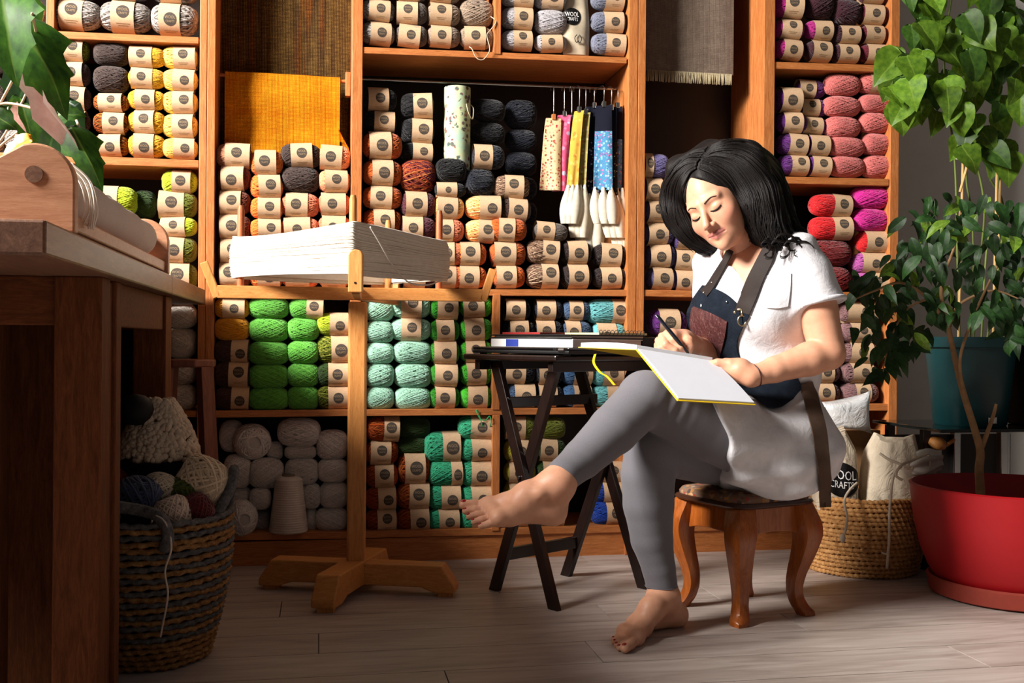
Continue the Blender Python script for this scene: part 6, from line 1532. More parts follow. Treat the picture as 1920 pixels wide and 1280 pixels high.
# hands: (point, radius) chains
def fing(p, pts, r0, r1):
    k = len(pts) - 1; return chain(p, [(q, r0 + (r1 - r0) * i / k) for i, q in enumerate(pts)], 0.004)
handL = dict(palm=[(wrL, 0.024), (P(1388, 694, 2.575), 0.026), (P(1362, 688, 2.59), 0.023)],
    fingers=[[P(1366, 680, 2.575), P(1345, 679, 2.578), P(1330, 682, 2.598), P(1334, 694, 2.622)], [P(1362, 684, 2.595), P(1340, 684, 2.602), P(1326, 690, 2.62), P(1332, 702, 2.642)],
             [P(1364, 692, 2.61), P(1344, 693, 2.622), P(1334, 699, 2.64), P(1340, 708, 2.652)], [P(1368, 700, 2.62), P(1352, 702, 2.636), P(1344, 708, 2.648), P(1350, 714, 2.655)]],
    thumb=[P(1390, 688, 2.575), P(1370, 682, 2.57), P(1350, 681, 2.578)])
handR = dict(palm=[(wrR, 0.024), (P(1282, 641, 2.715), 0.029), (P(1258, 634, 2.685), 0.026)],
    fingers=[[P(1250, 626, 2.668), P(1262, 636, 2.635), P(1276, 651, 2.632), P(1288, 663, 2.640)], [P(1241, 630, 2.672), P(1248, 645, 2.632), P(1266, 656, 2.628), P(1283, 666, 2.640)],
             [P(1234, 638, 2.682), P(1238, 652, 2.645), P(1254, 661, 2.638), P(1270, 667, 2.650)], [P(1232, 646, 2.697), P(1232, 657, 2.665), P(1244, 664, 2.656), P(1258, 668, 2.664)]],
    thumb=[P(1284, 630, 2.70), P(1292, 638, 2.665), P(1294, 650, 2.648), P(1291, 661, 2.642)])
def hand_sdf(p, hd):
    d = chain(p, hd['palm'], 0.02)
    for i, f in enumerate(hd['fingers']): d = smin(d, fing(p, f, (0.0098, 0.0098, 0.0092, 0.0085)[i], (0.0072, 0.0072, 0.007, 0.0064)[i]), 0.005)
    return smin(d, fing(p, hd['thumb'], 0.0125, 0.0085), 0.007)
def limbL(p):
    d = chain(p, [(shL, 0.052), (shL.lerp(elL, 0.55), 0.051), (elL, 0.042), (elL.lerp(wrL, 0.25), 0.0425), (elL.lerp(wrL, 0.7), 0.032), (wrL, 0.0245)], 0.008)
    return smin(d, hand_sdf(p, handL), 0.012)
def limbR(p):
    d = chain(p, [(shR, 0.050), (elR, 0.040), (elR.lerp(wrR, 0.3), 0.038), (wrR, 0.0245)], 0.008)
    return smin(d, hand_sdf(p, handR), 0.012)
# feet
anL = P(1047, 905, 2.325); cfL = P(1068, 872, 2.345)
FT_L = dict(base=[(cfL, 0.024), (anL, 0.033)], heel=(P(1036, 958, 2.335), 0.029), inst=(P(990, 931, 2.318), 0.032), mid=[(P(950, 944, 2.325), 0.023), (P(955, 966, 2.285), 0.019)],
    ball=[(P(915, 948, 2.335), 0.019), (P(935, 972, 2.265), 0.016)], malle=P(1012, 925, 2.292),
    toes=[[P(912, 948, 2.338), P(890, 947, 2.336), P(870, 946, 2.334)], [P(910, 955, 2.32), P(890, 956, 2.318), P(873, 958, 2.316)], [P(914, 962, 2.303), P(896, 965, 2.300), P(880, 968, 2.298)], [P(922, 969, 2.286), P(904, 974, 2.282), P(889, 978, 2.280)], [P(932, 976, 2.268), P(916, 982, 2.265), P(902, 986, 2.264)]])
g_ = lambda x, y, z: floor_at(x, y) + Vector((0, 0, z))
anR = P(1244, 1118, 2.615); cfR = P(1240, 1085, 2.615)
def gz(x, y, Z, r): q = P(x, y, Z); return Vector((q.x, q.y, r))
FT_R = dict(base=[(cfR, 0.030), (anR, 0.034)], heel=(gz(1266, 1170, 2.645, 0.029), 0.029), inst=(P(1222, 1142, 2.565), 0.030), mid=[(gz(1205, 1165, 2.535, 0.026), 0.022), (gz(1193, 1165, 2.575, 0.022), 0.020)],
    ball=[(gz(1193, 1185, 2.475, 0.019), 0.019), (gz(1170, 1175, 2.53, 0.017), 0.017)], malle=P(1262, 1118, 2.60),
    toes=[[gz(1192, 1190, 2.47, 0.015), gz(1182, 1195, 2.435, 0.0135), gz(1172, 1198, 2.41, 0.0115)], [gz(1183, 1188, 2.485, 0.012), gz(1172, 1192, 2.445, 0.012), gz(1162, 1195, 2.425, 0.0085)], [gz(1176, 1186, 2.50, 0.011), gz(1166, 1189, 2.465, 0.011), gz(1157, 1191, 2.447, 0.008)], [gz(1171, 1182, 2.515, 0.010), gz(1161, 1184, 2.487, 0.010), gz(1153, 1186, 2.470, 0.008)], [gz(1167, 1178, 2.53, 0.010), gz(1158, 1179, 2.51, 0.009), gz(1151, 1180, 2.495, 0.008)]])
TR = [(0.0128, 0.0115), (0.0096, 0.0082), (0.0092, 0.0078), (0.009, 0.0076), (0.0088, 0.0074)]
def foot_sdf(p, ft):
    d = chain(p, ft['base'], 0.02); an = ft['base'][1][0]; hp, hr = ft['heel']; ip, ir = ft['inst']
    d = smin(d, sd_cone(p, an, hp, 0.031, hr), 0.02); d = smin(d, sd_cone(p, an, ip, 0.033, ir), 0.03); d = smin(d, sd_cone(p, hp, ft['mid'][1][0], hr, ft['mid'][1][1]), 0.02)
    for (m, mr), (b, br) in zip(ft['mid'], ft['ball']):
        d = smin(d, sd_cone(p, ip, m, ir * 0.85, mr), 0.02); d = smin(d, sd_cone(p, m, b, mr, br), 0.015)
    d = smin(d, sd_cone(p, ft['ball'][0][0], ft['ball'][1][0], ft['ball'][0][1], ft['ball'][1][1]), 0.012)
    d = smin(d, sd_sph(p, ft['malle'], 0.012), 0.016)
    for t, (r0, r1) in zip(ft['toes'], TR): d = smin(d, fing(p, t, r0, r1), 0.0045)
    return d
# ---- skin
_t = NT('skin'); _v = _t.coord('Object'); _n = _t.noise(_v, 30, 4, 0.6)
_c = _t.ramp(_n, [(0.3, rgba((208, 150, 120))), (0.7, rgba((222, 166, 136)))])
def skin_mix(c, attr, col, fac=1.0):
    at = _t.new('ShaderNodeAttribute'); at.attribute_name = attr; mx = _t.new('ShaderNodeMix', data_type='RGBA'); ml = _t.new('ShaderNodeMath', operation='MULTIPLY'); ml.inputs[1].default_value = fac
    _t.link(at.outputs['Fac'], ml.inputs[0]); _t.link(ml.outputs[0], mx.inputs[0]); _t.link(c, mx.inputs[6]); mx.inputs[7].default_value = rgba(col); return mx.outputs[2]
_c = skin_mix(_c, 'blush', (206, 118, 100), 0.5); _c = skin_mix(_c, 'lips', (178, 104, 100), 0.85)
_t.col(_c); _t.bump(_t.noise(_v, 240, 2), 0.06, 0.001); _t.b.inputs['Subsurface Weight'].default_value = 0.12; _t.b.inputs['Subsurface Radius'].default_value = (0.012, 0.005, 0.003); _t.b.inputs['Subsurface Scale'].default_value = 0.6
M['skin'] = _t.set(0.45, 0.35)
parts = []
lo, hi = bounds([Hc, neck1], 0.0); lo = np.minimum(lo, np.array(tuple(Hc)) - 0.135) ; hi = np.maximum(hi, np.array(tuple(Hc)) + 0.135); hi = np.maximum(hi, np.array(tuple(neck1)) + 0.06); lo[2] = neck1.z - 0.06
parts.append(nets(head_sdf, lo, hi, 0.0017)); nh = len(parts[0][0])
lo, hi = bounds([shL, elL, wrL] + [q for f in handL['fingers'] for q in f] + handL['thumb'], 0.06); parts.append(nets(limbL, lo, hi, 0.0022))
lo, hi = bounds([shR, elR, wrR] + [q for f in handR['fingers'] for q in f], 0.06); parts.append(nets(limbR, lo, hi, 0.0022))
for ft in (FT_L, FT_R):
    lo, hi = bounds([q for t in ft['toes'] for q in t] + [ft['base'][0][0], ft['heel'][0]], 0.045); parts.append(nets(lambda p, ft=ft: foot_sdf(p, ft), lo, hi, 0.0018))
lo, hi = bounds([chest, waist, hip, shL, shR], 0.0); parts.append(nets(lambda p: torso_sdf(p, -0.006), lo - 0.2, hi + 0.2, 0.006))
# ---- face details laid on the surface
def on_face(x, z, lift=0.0006):
    """point of the face at (x, z) of the head frame"""
    p = np.array([tuple(hw(x, -0.16, z))], dtype=np.float64); d_ = np.array(tuple(-hf)) 
    for _ in range(60): p = p + d_ * (head_sdf(p.astype(np.float32)) * 0.7)[:, None]
    return Vector(p[0]) + hf * lift - wc
hair_m = NT('dark_hair'); _n = hair_m.noise(hair_m.coord('Object', (1, 1, 1)), 60, 3); hair_m.col(hair_m.ramp(_n, [(0.3, rgba((6, 4, 4))), (0.7, rgba((19, 12, 11)))])); hair_m.bump(hair_m.noise(hair_m.coord('Object'), 160, 3), 0.3, 0.003); M['hair'] = hair_m.set(0.58, 0.25)
M['brow'] = plain('brow_hair', (52, 34, 28), 0.7, 0.2)
for s_ in (1, -1):
    mb = MB(); pts = [on_face(s_ * x, z, -0.0004) for x, z in ((0.013, 0.0165), (0.022, 0.0205), (0.033, 0.0235), (0.044, 0.021), (0.052, 0.0155))]
    mb.tube(spline(pts, 5), [0.0017 + 0.0006 * math.sin(PI * i / 20) - 0.0013 * (i / 20) for i in range(21)], 8); mb.build('eyebrow', M['brow'], wo, smooth=True)
    mb = MB(); pts = [on_face(s_ * x, z, 0.0006) for x, z in ((0.0165, -0.0065), (0.023, -0.0095), (0.031, -0.0105), (0.039, -0.0088), (0.046, -0.0045))]
    mb.tube(spline(pts, 5), [0.0011 + 0.0014 * math.sin(PI * i / 20) for i in range(21)], 8)
    for k in range(9):
        x = 0.022 + 0.0028 * k; b = on_face(s_ * x, -0.0105 + 0.004 * abs(k - 3) / 6, 0.0004); mb.tube([b, b + (hf * 0.004 - hu * 0.0022 + hl * (s_ * 0.0006 * (k - 2)))], [0.0007, 0.0002], 4)
    mb.build('eyelash', M['hair'], wo, smooth=True)
# toenails
nail = plain('red_nail_polish', (150, 14, 22), 0.2, 0.6, 0.02)
for ft, upv in ((FT_L, Vector((-0.25, -0.35, 1))), (FT_R, Vector((-0.2, -0.1, 1)))):
    for i, t in enumerate(ft['toes']):
        d = (t[2] - t[1]).normalized(); u_ = upv.normalized(); u_ = (u_ - d * u_.dot(d)).normalized(); c = t[2] + u_ * (TR[i][1] * 0.80) + d * 0.001 - wc; x = d.cross(u_); s_ = (0.0066, 0.0046, 0.0042, 0.004, 0.0036)[i]
        mb = MB(); rows = []
        for j in range(5):
            la = PI / 2 * j / 4; rows.append([c + (x * math.cos(a) * 0.9 + d * math.sin(a) * 1.1) * s_ * math.cos(la) + u_ * (TR[i][1] * 0.30) * math.sin(la) for a in [2 * PI * k / 14 for k in range(14)]])
        mb.grid(rows, True); mb.build('toenail', nail, wo, smooth=True)

# ---- leggings
def leg_sdf(p):
    hL, hR = P(1452, 850, 2.705), P(1405, 852, 2.875); kL, kR = P(1210, 746, 2.52), P(1222, 838, 2.605)
    L_ = chain(p, [(hL, 0.098), (hL.lerp(kL, 0.5), 0.086), (kL, 0.066)], 0.006)
    L_ = smin(L_, chain(p, [(kL, 0.064), (P(1150, 806, 2.452), 0.059), (P(1092, 860, 2.385), 0.046), (P(1058, 889, 2.338), 0.0385), (P(1048, 899, 2.327), 0.0382)], 0.006), 0.012)
    R_ = chain(p, [(hR, 0.098), (hR.lerp(kR, 0.5), 0.084), (kR, 0.067)], 0.006)
    R_ = smin(R_, chain(p, [(kR, 0.067), (P(1215, 890, 2.610), 0.0675), (P(1216, 945, 2.612), 0.0635), (P(1222, 1010, 2.615), 0.0525), (P(1235, 1065, 2.615), 0.0415), (P(1241, 1098, 2.615), 0.0395)], 0.006), 0.012)
    pel = sd_ell(p, hip + Vector((0, 0, -0.01)), (0.165, 0.14, 0.11), MT)
    d = smin(smin(L_, R_, 0.003), pel, 0.03)
    w_ = 0.0022 * np.sin(190 * (p[..., 0] * 0.9 - p[..., 2] * 0.45)) * np.exp(-(np.linalg.norm(p - A3(P(1262, 762, 2.49)), axis=-1) / 0.045) ** 2)
    # cut at the cuffs
    aL = (P(1050, 897, 2.33) - P(1092, 860, 2.385)).normalized(); cL = P(1049, 902, 2.326)
    d = smax(d + w_, np.where(np.linalg.norm(p - A3(cL), axis=-1) < 0.12, (p - A3(cL)) @ A3(aL), -1.0), 0.003)
    cR = P(1240, 1106, 2.615); d = smax(d, np.where(p[..., 2] < 0.2, A3(cR)[2] - p[..., 2], -1.0), 0.003)
    return d
lo, hi = bounds([hip, P(1048, 899, 2.32), P(1241, 1110, 2.615), P(1210, 746, 2.5)], 0.08); lo[2] = 0.08; hi += np.array((0.12, 0.10, 0.06)); LEGBOX = (lo, hi)
parts.append(nets(lambda p: leg_sdf(p) + 0.010, lo, hi, 0.006))
parts = [(relax(v, f, 1, 0.4), f) for v, f in parts]
allv = np.concatenate([v for v, f in parts]); q = (allv - np.array(tuple(Hc))) @ MH
mouth = np.clip(1.25 - np.sqrt((q[:, 0] / 0.0245) ** 2 + ((q[:, 2] + 0.0675 - 0.004 * np.abs(q[:, 0]) / 0.02) / 0.0088) ** 2), 0, 0.25) * 4 * (q[:, 1] < -0.07)
blush = np.clip(1.2 - np.linalg.norm((np.abs(q) * np.array((1, 0, 0)) + q * np.array((0, 1, 1)) - np.array((0.046, -0.06, -0.034))) / 0.032, axis=1), 0, 1) + np.clip(1.3 - np.linalg.norm((q - np.array((0, -0.11, -0.038))) / 0.016, axis=1), 0, 1) * 0.5
me = np_mesh('body', parts, M['skin'], wc, dict(lips=mouth, blush=blush)); body = link(bpy.data.objects.new('body', me), wo)
_t = NT('grey_leggings'); _n = _t.noise(_t.coord('Object'), 900, 2, 0.7); _t.col(_t.ramp(_n, [(0.35, rgba((102, 100, 106))), (0.65, rgba((116, 114, 120)))])); _t.bump(_n, 0.15, 0.001); _t.b.inputs['Sheen Weight'].default_value = 0.2; M['legg'] = _t.set(0.85, 0.2)
lo, hi = LEGBOX
v, f = nets(leg_sdf, lo, hi, 0.0035); link(bpy.data.objects.new('leggings', np_mesh('leggings', [(relax(v, f, 2), f)], M['legg'], wc)), wo)
for c, d, r_ in ((P(1054, 893, 2.335), P(1050, 897, 2.33) - P(1092, 860, 2.385), 0.0388), (P(1240, 1098, 2.615), Vector((0, 0, 1)), 0.0405)):
    d = d.normalized(); x = d.orthogonal().normalized(); y = d.cross(x); mb = MB(); mb.tube([c - wc + (x * math.cos(a) + y * math.sin(a)) * r_ for a in [2 * PI * k / 40 for k in range(40)]], 0.0012, 5, closed=True); mb.build('cuff_seam', M['legg'], wo, smooth=True)

# ---- blouse with long back
armd = (elL - shL).normalized(); hemL = P(1532, 566, 2.645); armdR = (elR - shR).normalized(); hemR = shR + armdR * 0.085
def blouse_sdf(p):
    p = np.asarray(p, dtype=np.float32)
    fold = 0.0042 * np.sin(38 * (p @ A3((0.5, 0.2, -0.85))) + 6 * np.sin(9 * p[..., 2])) + 0.0018 * np.sin(70 * (p @ A3((0.7, -0.3, 0.65))))
    d = torso_sdf(p, 0.006)
    # loose cloth over the lap and the hip
    sk = sd_ell(p, P(1464, 815, 2.76), (0.122, 0.150, 0.120))
    sk = smin(sk, leg_sdf(p) - 0.013, 0.05)
    sk = smin(sk, sd_cone(p, P(1400, 850, 2.66), P(1470, 870, 2.68), 0.070, 0.078), 0.05)
    sk = sk + 0.0055 * np.sin(46 * (p @ A3((0.85, 0.1, 0.45)))) 
    pl = (p - A3(P(1329, 770, 2.60))) @ A3(Vector((-0.93, -0.10, -0.33)).normalized())
    sk = smax(sk, pl, 0.008); sk = smax(sk, A3((0, 0, 0.335))[2] - p[..., 2] - 0.03 * np.clip((p[..., 0] - 0.55) * 6, 0, 1), 0.01)
    d = smin(d, sk, 0.03)
    s_ = smax(sd_cone(p, shL + Vector((-0.015, 0, 0.012)), hemL, 0.062, 0.070), (p - A3(hemL)) @ A3(armd) - 0.012, 0.006)
    d = smin(d, s_, 0.03)
    s_ = smax(sd_cone(p, shR, hemR, 0.058, 0.064), (p - A3(hemR)) @ A3(armdR), 0.006)
    d = smin(d, s_, 0.03) + fold
    # open neck
    vq = sd_cone(p, P(1400, 470, 2.70), P(1384, 572, 2.64), 0.052, 0.004)
    nk_ = sd_cone(p, neck0, P(1404, 488, 2.765), 0.058, 0.064)
    return smax(smax(d, -vq, 0.008), -nk_, 0.008)
_t = NT('white_cotton'); _n = _t.noise(_t.coord('Object'), 26, 5, 0.6, 0.6); _t.col(_t.ramp(_n, [(0.3, rgba((206, 205, 210))), (0.7, rgba((224, 223, 227)))])); _t.bump(_n, 0.55, 0.006); _t.b.inputs['Sheen Weight'].default_value = 0.1; M['blouse'] = _t.set(0.85, 0.15)
lo, hi = bounds([chest, hip, shL, shR, hemL], 0.0); lo = lo - np.array((0.19, 0.2, 0.16)); hi = hi + np.array((0.19, 0.18, 0.10))
v, f = nets(blouse_sdf, lo, hi, 0.0038); link(bpy.data.objects.new('blouse', np_mesh('blouse', [(relax(v, f, 2), f)], M['blouse'], wc)), wo)
# rolled sleeve cuff
x = armd.orthogonal().normalized(); y = armd.cross(x); mb = MB(); mb.tube([hemL + armd * 0.006 - wc + (x * math.cos(a) + y * math.sin(a)) * 0.067 for a in [2 * PI * k / 40 for k in range(40)]], 0.007, 8, closed=True); mb.build('sleeve_cuff', M['blouse'], wo, smooth=True)

# ---- apron: pieces laid over the blouse
def cover(p): return np.minimum(blouse_sdf(p), leg_sdf(p))
def patch(name, rows, mat, off, thick=0.003, n=(16, 16), fn=blouse_sdf, parent=wo):
    """sheet lying on the clothes; rows of picture points from top to bottom"""
    import itertools
    def interp(seq, m):
        sp_ = spline([Vector((a, b, 0)) for a, b in seq], 12) if len(seq) > 2 else [Vector((seq[0][0], seq[0][1], 0)).lerp(Vector((seq[1][0], seq[1][1], 0)), i / 12) for i in range(13)]
        return [sp_[min(len(sp_) - 1, round(i * (len(sp_) - 1) / m))] for i in range(m + 1)]
    cols = [interp(r_, n[0]) for r_ in rows]; g = []
    for i in range(n[0] + 1): g.append(interp([(c[i].x, c[i].y) for c in cols], n[1]))
    px = [(g[i][j].x, g[i][j].y) for j in range(n[1] + 1) for i in range(n[0] + 1)]
    h = march(px, fn); gr = grad(fn, h); a = h + gr * off; b = h + gr * (off - thick)
    a = a.reshape(n[1] + 1, n[0] + 1, 3); b = b.reshape(n[1] + 1, n[0] + 1, 3)
    for _ in range(3):
        for arr in (a, b):
            c_ = arr.copy(); c_[1:-1, 1:-1] = (arr[:-2, 1:-1] + arr[2:, 1:-1] + arr[1:-1, :-2] + arr[1:-1, 2:] + 2 * arr[1:-1, 1:-1]) / 6; arr[:] = c_
    A_ = [[Vector(q) - wc for q in r_] for r_ in a]; B_ = [[Vector(q) - wc for q in r_] for r_ in b]
    mb = MB(); mb.grid(A_); mb.grid(B_); mb.grid([A_[0], B_[0]]); mb.grid([A_[-1], B_[-1]]); mb.grid([[r_[0] for r_ in A_], [r_[0] for r_ in B_]]); mb.grid([[r_[-1] for r_ in A_], [r_[-1] for r_ in B_]])
    return mb.build(name, mat, parent, smooth=True, sharp=50)
den = weave('dark_denim', [(14, 18, 26), (30, 38, 50), (52, 62, 76)], 260, 260); M['denim'] = den
_t = NT('oxblood_leather'); _n = _t.noise(_t.coord('Object', (1, 1, 0.22)), 190, 4, 0.7, 1.5); _t.col(_t.ramp(_n, [(0.35, rgba((62, 30, 32))), (0.55, rgba((88, 48, 48))), (0.72, rgba((140, 104, 100)))])); _t.bump(_n, 0.6, 0.003); M['patch'] = _t.set(0.42, 0.45); M['strap'] = plain('dark_leather', (38, 29, 26), 0.7, 0.25, 0.15, 60, 0.2); M['tie'] = plain('brown_webbing', (86, 68, 56), 0.8, 0.2, 0.1, 80)
patch('breast_pocket', [[(1440, 518), (1460, 512), (1484, 512)], [(1438, 548), (1458, 546), (1482, 544)], [(1437, 577), (1457, 578), (1477, 574)]], M['blouse'], 0.0042, 0.003, (8, 8))
patch('apron_bib', [[(1320, 536), (1364, 552), (1407, 592)], [(1296, 570), (1350, 590), (1392, 618)], [(1292, 600), (1345, 625), (1384, 645)], [(1308, 640), (1348, 660), (1392, 676)], [(1330, 672), (1360, 690), (1420, 700)]], M['denim'], 0.006)
patch('leather_pocket', [[(1304, 574), (1335, 586), (1367, 602)], [(1300, 610), (1330, 624), (1360, 640)], [(1314, 640), (1335, 652), (1354, 668)]], M['patch'], 0.010)
patch('apron_skirt', [[(1330, 668), (1400, 682), (1450, 680), (1490, 694)], [(1345, 690), (1410, 715), (1460, 715), (1500, 722)], [(1370, 715), (1425, 750), (1465, 752), (1494, 738)], [(1395, 730), (1430, 766), (1460, 769), (1486, 752)]], M['denim'], 0.012, fn=cover)
def strapm(name, pts, wpx, mat, off, fn):
    rows = []
    for i, (x, y) in enumerate(pts):
        a = pts[max(0, i - 1)]; b = pts[min(len(pts) - 1, i + 1)]; dx, dy = b[0] - a[0], b[1] - a[1]; l = math.hypot(dx, dy); wv = wpx if not hasattr(wpx, '__len__') else wpx[i]
        rows.append([(x + dy / l * wv / 2, y - dx / l * wv / 2), (x - dy / l * wv / 2, y + dx / l * wv / 2)])
    return patch(name, rows, mat, off, 0.0035, (4, 24), fn)
def over(p): return np.minimum(blouse_sdf(p), torso_sdf(np.asarray(p, dtype=np.float32), 0.004))
def upper(p): return np.minimum(np.minimum(blouse_sdf(p), head_sdf(p)), torso_sdf(p, -0.006))
sn = strapm('shoulder_strap', [(1447, 466), (1434, 492), (1418, 525), (1404, 560), (1395, 585)], (26, 28, 29, 28, 26), M['strap'], 0.007, over)
strapm('shoulder_strap', [(1372, 470), (1362, 490), (1348, 515), (1333, 540), (1322, 552)], (12, 12, 13, 14, 16), M['strap'], 0.007, over)
strapm('waist_tie', [(1508, 716), (1520, 760), (1532, 810), (1540, 870), (1544, 945)], (24, 25, 26, 24, 20), M['tie'], 0.010, cover)
# clasp and rivets
cl = Vector(march([(1389, 588)], blouse_sdf)[0]) + Vector((0, -0.012, 0)) - wc
mb = MB(); mb.tube([cl + Vector((0.010 * math.cos(a), -0.002, -0.018 + 0.013 * math.sin(a))) for a in [2 * PI * k / 20 for k in range(20)]], 0.0022, 8, closed=True)
mb.tube([cl + Vector((0.012, 0, 0.012)), cl + Vector((-0.012, 0, 0.010))], 0.003, 8); mb.tube([cl + Vector((0, 0, 0.010)), cl + Vector((0, -0.002, -0.006))], 0.0035, 8); mb.tube([cl + Vector((-0.016, 0, 0.008)), cl + Vector((-0.020, -0.002, 0.0))], 0.0035, 8); mb.build('clasp', M['brass'], wo, smooth=True)
for x, y in ((1321, 549), (1336, 530), (1364, 566)):
    c = Vector(march([(x, y)], blouse_sdf)[0]) + Vector((-0.004, -0.011, 0)) - wc; mb = MB(); mb.lathe([(0.0005, -0.003), (0.003, -0.002), (0.0036, 0), (0.003, 0.002), (0.0005, 0.003)], 10, c); mb.build('rivet', M['metal'], wo, smooth=True)

# ---- hair
HA = [(P(1318, 302, 2.70), 0.016), (P(1354, 290, 2.69), 0.034), (P(1404, 318, 2.68), 0.046), (P(1428, 380, 2.67), 0.047), (P(1444, 425, 2.67), 0.042), (P(1462, 458, 2.66), 0.030), (P(1490, 476, 2.65), 0.018)]
HB = [(P(1302, 322, 2.765), 0.044), (P(1340, 306, 2.76), 0.056), (P(1392, 308, 2.79), 0.060), (P(1426, 340, 2.81), 0.056), (P(1448, 400, 2.81), 0.050), (P(1474, 445, 2.79), 0.038), (P(1516, 476, 2.74), 0.024)]
HD = [(P(1308, 308, 2.735), 0.016), (P(1280, 318, 2.755), 0.034), (P(1266, 350, 2.79), 0.030), (P(1268, 395, 2.80), 0.029), (P(1288, 430, 2.80), 0.028), (P(1318, 458, 2.81), 0.022), (P(1345, 472, 2.82), 0.016)]
def hair_sdf(p):
    q = (p - A3(Hc)) @ MH
    cap = smax(sd_ell(q, (0, 0.022, 0.040), (0.081, 0.097, 0.090)), -sd_ell(q, (0.0, -0.102, -0.015), (0.070, 0.070, 0.122)), 0.008)
    d = smin(smin(chain(p, HA, 0.03), chain(p, HB, 0.03), 0.03), chain(p, HD, 0.03), 0.045); d = smin(d, cap, 0.03)
    return d + 0.0022 * np.sin(70 * q[..., 0] + 25 * q[..., 2]) + 0.0016 * np.sin(110 * q[..., 0] - 40 * q[..., 1])
lo, hi = bounds([p for p, r_ in HA + HB + HD] + [Hc], 0.09)
v, f = nets(hair_sdf, lo, hi, 0.0030); hp_ = [(relax(v, f, 1), f)]
hr_o = link(bpy.data.objects.new('hair', np_mesh('hair', hp_, M['hair'], wc)), wo)
rr = random.Random(5)
guides = [
 [(1311, 317), (1331, 326), (1354, 341), (1377, 366), (1392, 398), (1402, 430), (1412, 456)],
 [(1314, 308), (1338, 316), (1364, 338), (1386, 368), (1400, 400), (1408, 430), (1420, 458)],
 [(1314, 304), (1342, 298), (1378, 316), (1404, 355), (1414, 395), (1418, 430), (1432, 462)],
 [(1316, 300), (1346, 286), (1400, 294), (1440, 340), (1456, 395), (1462, 435), (1484, 470)],
 [(1318, 292), (1352, 274), (1410, 278), (1462, 325), (1480, 385), (1494, 430), (1522, 470)],
 [(1320, 300), (1365, 270), (1420, 288), (1466, 345), (1482, 400), (1500, 440), (1530, 480)],
 [(1334, 272), (1362, 264), (1408, 266), (1450, 296), (1474, 345), (1486, 402), (1514, 456)],
 [(1308, 306), (1282, 308), (1254, 338), (1244, 380), (1256, 420), (1288, 456), (1330, 476)],
 [(1312, 300), (1288, 300), (1264, 324), (1246, 362), (1250, 408), (1276, 444), (1314, 470)],
 [(1308, 310), (1286, 320), (1268, 350), (1262, 395), (1278, 432), (1306, 458), (1344, 474)],
 [(1306, 312), (1288, 326), (1274, 360), (1280, 395), (1294, 430), (1315, 455), (1345, 470)]]
guides.insert(7, [(1328, 276), (1300, 284), (1264, 308), (1243, 348), (1242, 395), (1260, 436), (1300, 470)])
near = guides[:7]; far = [guides[7], guides[9], guides[8], guides[10], guides[11], [(1307, 317), (1294, 326), (1284, 346), (1281, 376), (1290, 415), (1310, 446), (1340, 466)]]
groups = [(near, 620), (far, 290)]
mb = MB(); allpx = []; cuts = []
for gs, cnt in groups:
    for k in range(cnt):
        w_ = rr.uniform(0, len(gs) - 1.001); i = int(w_); t = w_ - i; ph = w_ * 1.9 + rr.gauss(0, 0.35); am = rr.uniform(2.0, 6.0); fq = rr.uniform(0.42, 0.62)
        px = [(a[0] * (1 - t) + b[0] * t, a[1] * (1 - t) + b[1] * t) for a, b in zip(gs[i], gs[i + 1])]
        sp_ = spline([Vector((a, b, 0)) for a, b in px], 6); m = len(sp_)
        px = [(p.x + am * (j / m) * math.sin(ph + j * fq), p.y + am * 0.7 * (j / m) * math.cos(ph + j * fq * 0.93)) for j, p in enumerate(sp_)]
        s0, s1 = (0, m) if rr.random() < 0.5 else (rr.randint(0, 8), m - rr.randint(0, 8))
        cuts.append((len(allpx), len(allpx) + s1 - s0)); allpx += px[s0:s1]
H_ = march(allpx, hair_sdf); G_ = grad(hair_sdf, H_)
for a_, b_ in cuts:
    h = H_[a_:b_] + G_[a_:b_] * rr.uniform(-0.001, 0.0045)
    for _ in range(2): h[1:-1] = (h[:-2] + 2 * h[1:-1] + h[2:]) / 4
    pts = [Vector(q) - wc for q in h]; L_ = len(pts); r0 = rr.uniform(0.0006, 0.0014) if rr.random() < 0.35 else rr.uniform(0.0016, 0.0036); mb.tube(pts, [r0 * (0.5 + 0.5 * min(1, j / 5)) * (1 - 0.75 * (j / L_) ** 3) for j in range(L_)], 5)
for (x0, y0, x1, y1, am, Z) in ((1500, 440, 1530, 482, 9, 2.66), (1478, 428, 1508, 470, 8, 2.66), (1486, 410, 1520, 462, 7, 2.70), (1436, 446, 1446, 480, 12, 2.595), (1452, 446, 1474, 478, 13, 2.595), (1474, 450, 1500, 474, 12, 2.60), (1492, 450, 1526, 472, 10, 2.61), (1458, 440, 1490, 462, 14, 2.60), (1500, 448, 1536, 488, 6, 2.64), (1440, 440, 1436, 478, 5, 2.62), (1480, 440, 1512, 466, 7, 2.61), (1318, 462, 1340, 476, 4, 2.80), (1292, 450, 1322, 474, 4, 2.79)):
    for c in range(3):
        pts = []
        for j in range(26):
            t = j / 25; a = t * 9 + c * 0.5; e = am * min(1, t * 3); pts.append(P(x0 + (x1 - x0) * t + e * math.cos(a) + c * 1.5, y0 + (y1 - y0) * t + e * 0.8 * math.sin(a), Z + 0.006 * math.sin(a + 1) + 0.004 * c) - wc)
        mb.tube(pts, [0.0022 * (1 - 0.7 * (j / 25) ** 2) for j in range(26)], 5)
mb.build('hair_locks', M['hair'], wo, smooth=True)

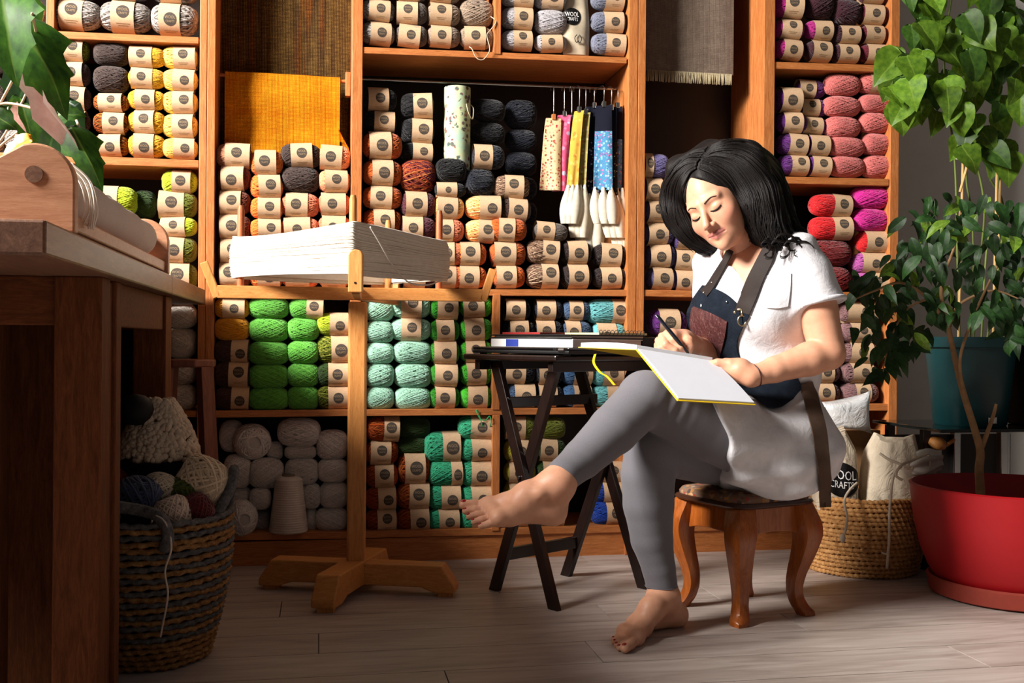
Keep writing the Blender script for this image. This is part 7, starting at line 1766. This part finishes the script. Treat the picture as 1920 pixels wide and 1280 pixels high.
# ================================================================== NOTEBOOK AND PEN
ylw = plain('yellow_cover', (232, 196, 30), 0.5, 0.4, 0.04); pap = plain('notebook_paper', (202, 205, 214), 0.8, 0.2, 0.02)
nA, nB, nC, nD = P(1192, 656, 2.555), P(1338, 680, 2.605), P(1416, 760, 2.455), P(1270, 752, 2.40)   # spine far left, spine right, near right, near left
wv = Vector((-0.135, 0.10, 0.004)); nE, nF = nA + wv, nB + wv
nbo = (nA + nC) / 2; no = empty('open_notebook', nbo); tag(no, 'open notebook with yellow cover and blank pages on the woman\'s lap', 'notebook')
def slab(nm, quad, t0, t1, mat, shrink=0.0, bow=0.0, n=14):
    """thin curved slab over a quad (a, b along the spine, c, d at the fore edge), offset t0..t1 along its normal"""
    a, b, c, d = [Vector(q) for q in quad]; nrm = (b - a).cross(d - a).normalized()
    if nrm.z < 0: nrm = -nrm
    lo_, hi_ = [], []
    for j in range(n + 1):
        t = shrink * 0.3 + (1 - shrink * 1.0) * j / n; r1, r2 = [], []
        for i in range(n + 1):
            s_ = shrink / 2 + (1 - shrink) * i / n; p = a.lerp(b, s_).lerp(d.lerp(c, s_), t); bw_ = bow * math.sin(PI * min(1, t * 1.0)) ** 0.8
            r1.append(p + nrm * (t0 + bw_ * 0.0) - nbo); r2.append(p + nrm * (t1 + bw_) - nbo)
        lo_.append(r1); hi_.append(r2)
    mb = MB(); mb.grid(lo_); mb.grid(hi_); mb.grid([lo_[0], hi_[0]]); mb.grid([lo_[-1], hi_[-1]]); mb.grid([[r_[0] for r_ in lo_], [r_[0] for r_ in hi_]]); mb.grid([[r_[-1] for r_ in lo_], [r_[-1] for r_ in hi_]])
    return mb.build(nm, mat, no, smooth=True, sharp=40)
slab('cover', (nA, nB, nC, nD), 0.0, 0.0022, ylw); slab('cover', (nA, nB, nF, nE), 0.0, 0.0022, ylw)
slab('pages', (nA, nB, nC, nD), 0.0024, 0.006, pap, 0.03, 0.004); slab('pages', (nA, nB, nF, nE), 0.0024, 0.013, pap, 0.03, 0.004)
mb = MB(); q0 = [P(1116, 664, 2.60), P(1113, 680, 2.57), P(1125, 698, 2.53), P(1138, 706, 2.51), P(1152, 722, 2.50)]
rows = [[p - nbo + Vector((-0.003, 0, 0)), p - nbo + Vector((0.003, 0, 0.001))] for p in spline(q0, 5)]; mb.grid(rows); mb.build('bookmark_ribbon', ylw, no)
pt0, pt1 = P(1297, 671, 2.640), P(1231, 590, 2.600); pd = (pt1 - pt0)
pen = empty('pen', pt0); tag(pen, 'dark pen with silver clip held in the woman\'s writing hand', 'pen')
mb = MB(); mb.tube([pd * 0.09, pd * 0.12, pd * 0.5, pd * 0.94, pd * 1.0], [0.0035, 0.0048, 0.0052, 0.0046, 0.003], 16); mb.build('barrel', plain('navy_barrel', (20, 24, 38), 0.25, 0.5), pen, smooth=True, sharp=50)
mb = MB(); mb.tube([pd * 0.0, pd * 0.03, pd * 0.09], [0.0006, 0.0022, 0.0036], 12); mb.build('tip', M['metal'], pen, smooth=True)
mb = MB(); side = Vector((-0.006, -0.003, 0.002)); mb.tube([pd * 0.98, pd * 0.97 + side, pd * 0.62 + side], 0.0014, 8); mb.build('clip', M['metal'], pen, smooth=True)
# bracelet
bw = (elL - wrL).normalized(); x = bw.orthogonal().normalized(); y = bw.cross(x); c = wrL + bw * 0.012; mb = MB(); mb.tube([c + (x * math.cos(a) + y * math.sin(a)) * 0.028 for a in [2 * PI * k / 28 for k in range(28)]], 0.0016, 6, closed=True)
o = mb.build('bracelet', plain('dark_bracelet', (70, 40, 36), 0.4, 0.5), smooth=True, center=True); tag(o, 'thin dark bracelet on the woman\'s wrist beside the notebook', 'bracelet')
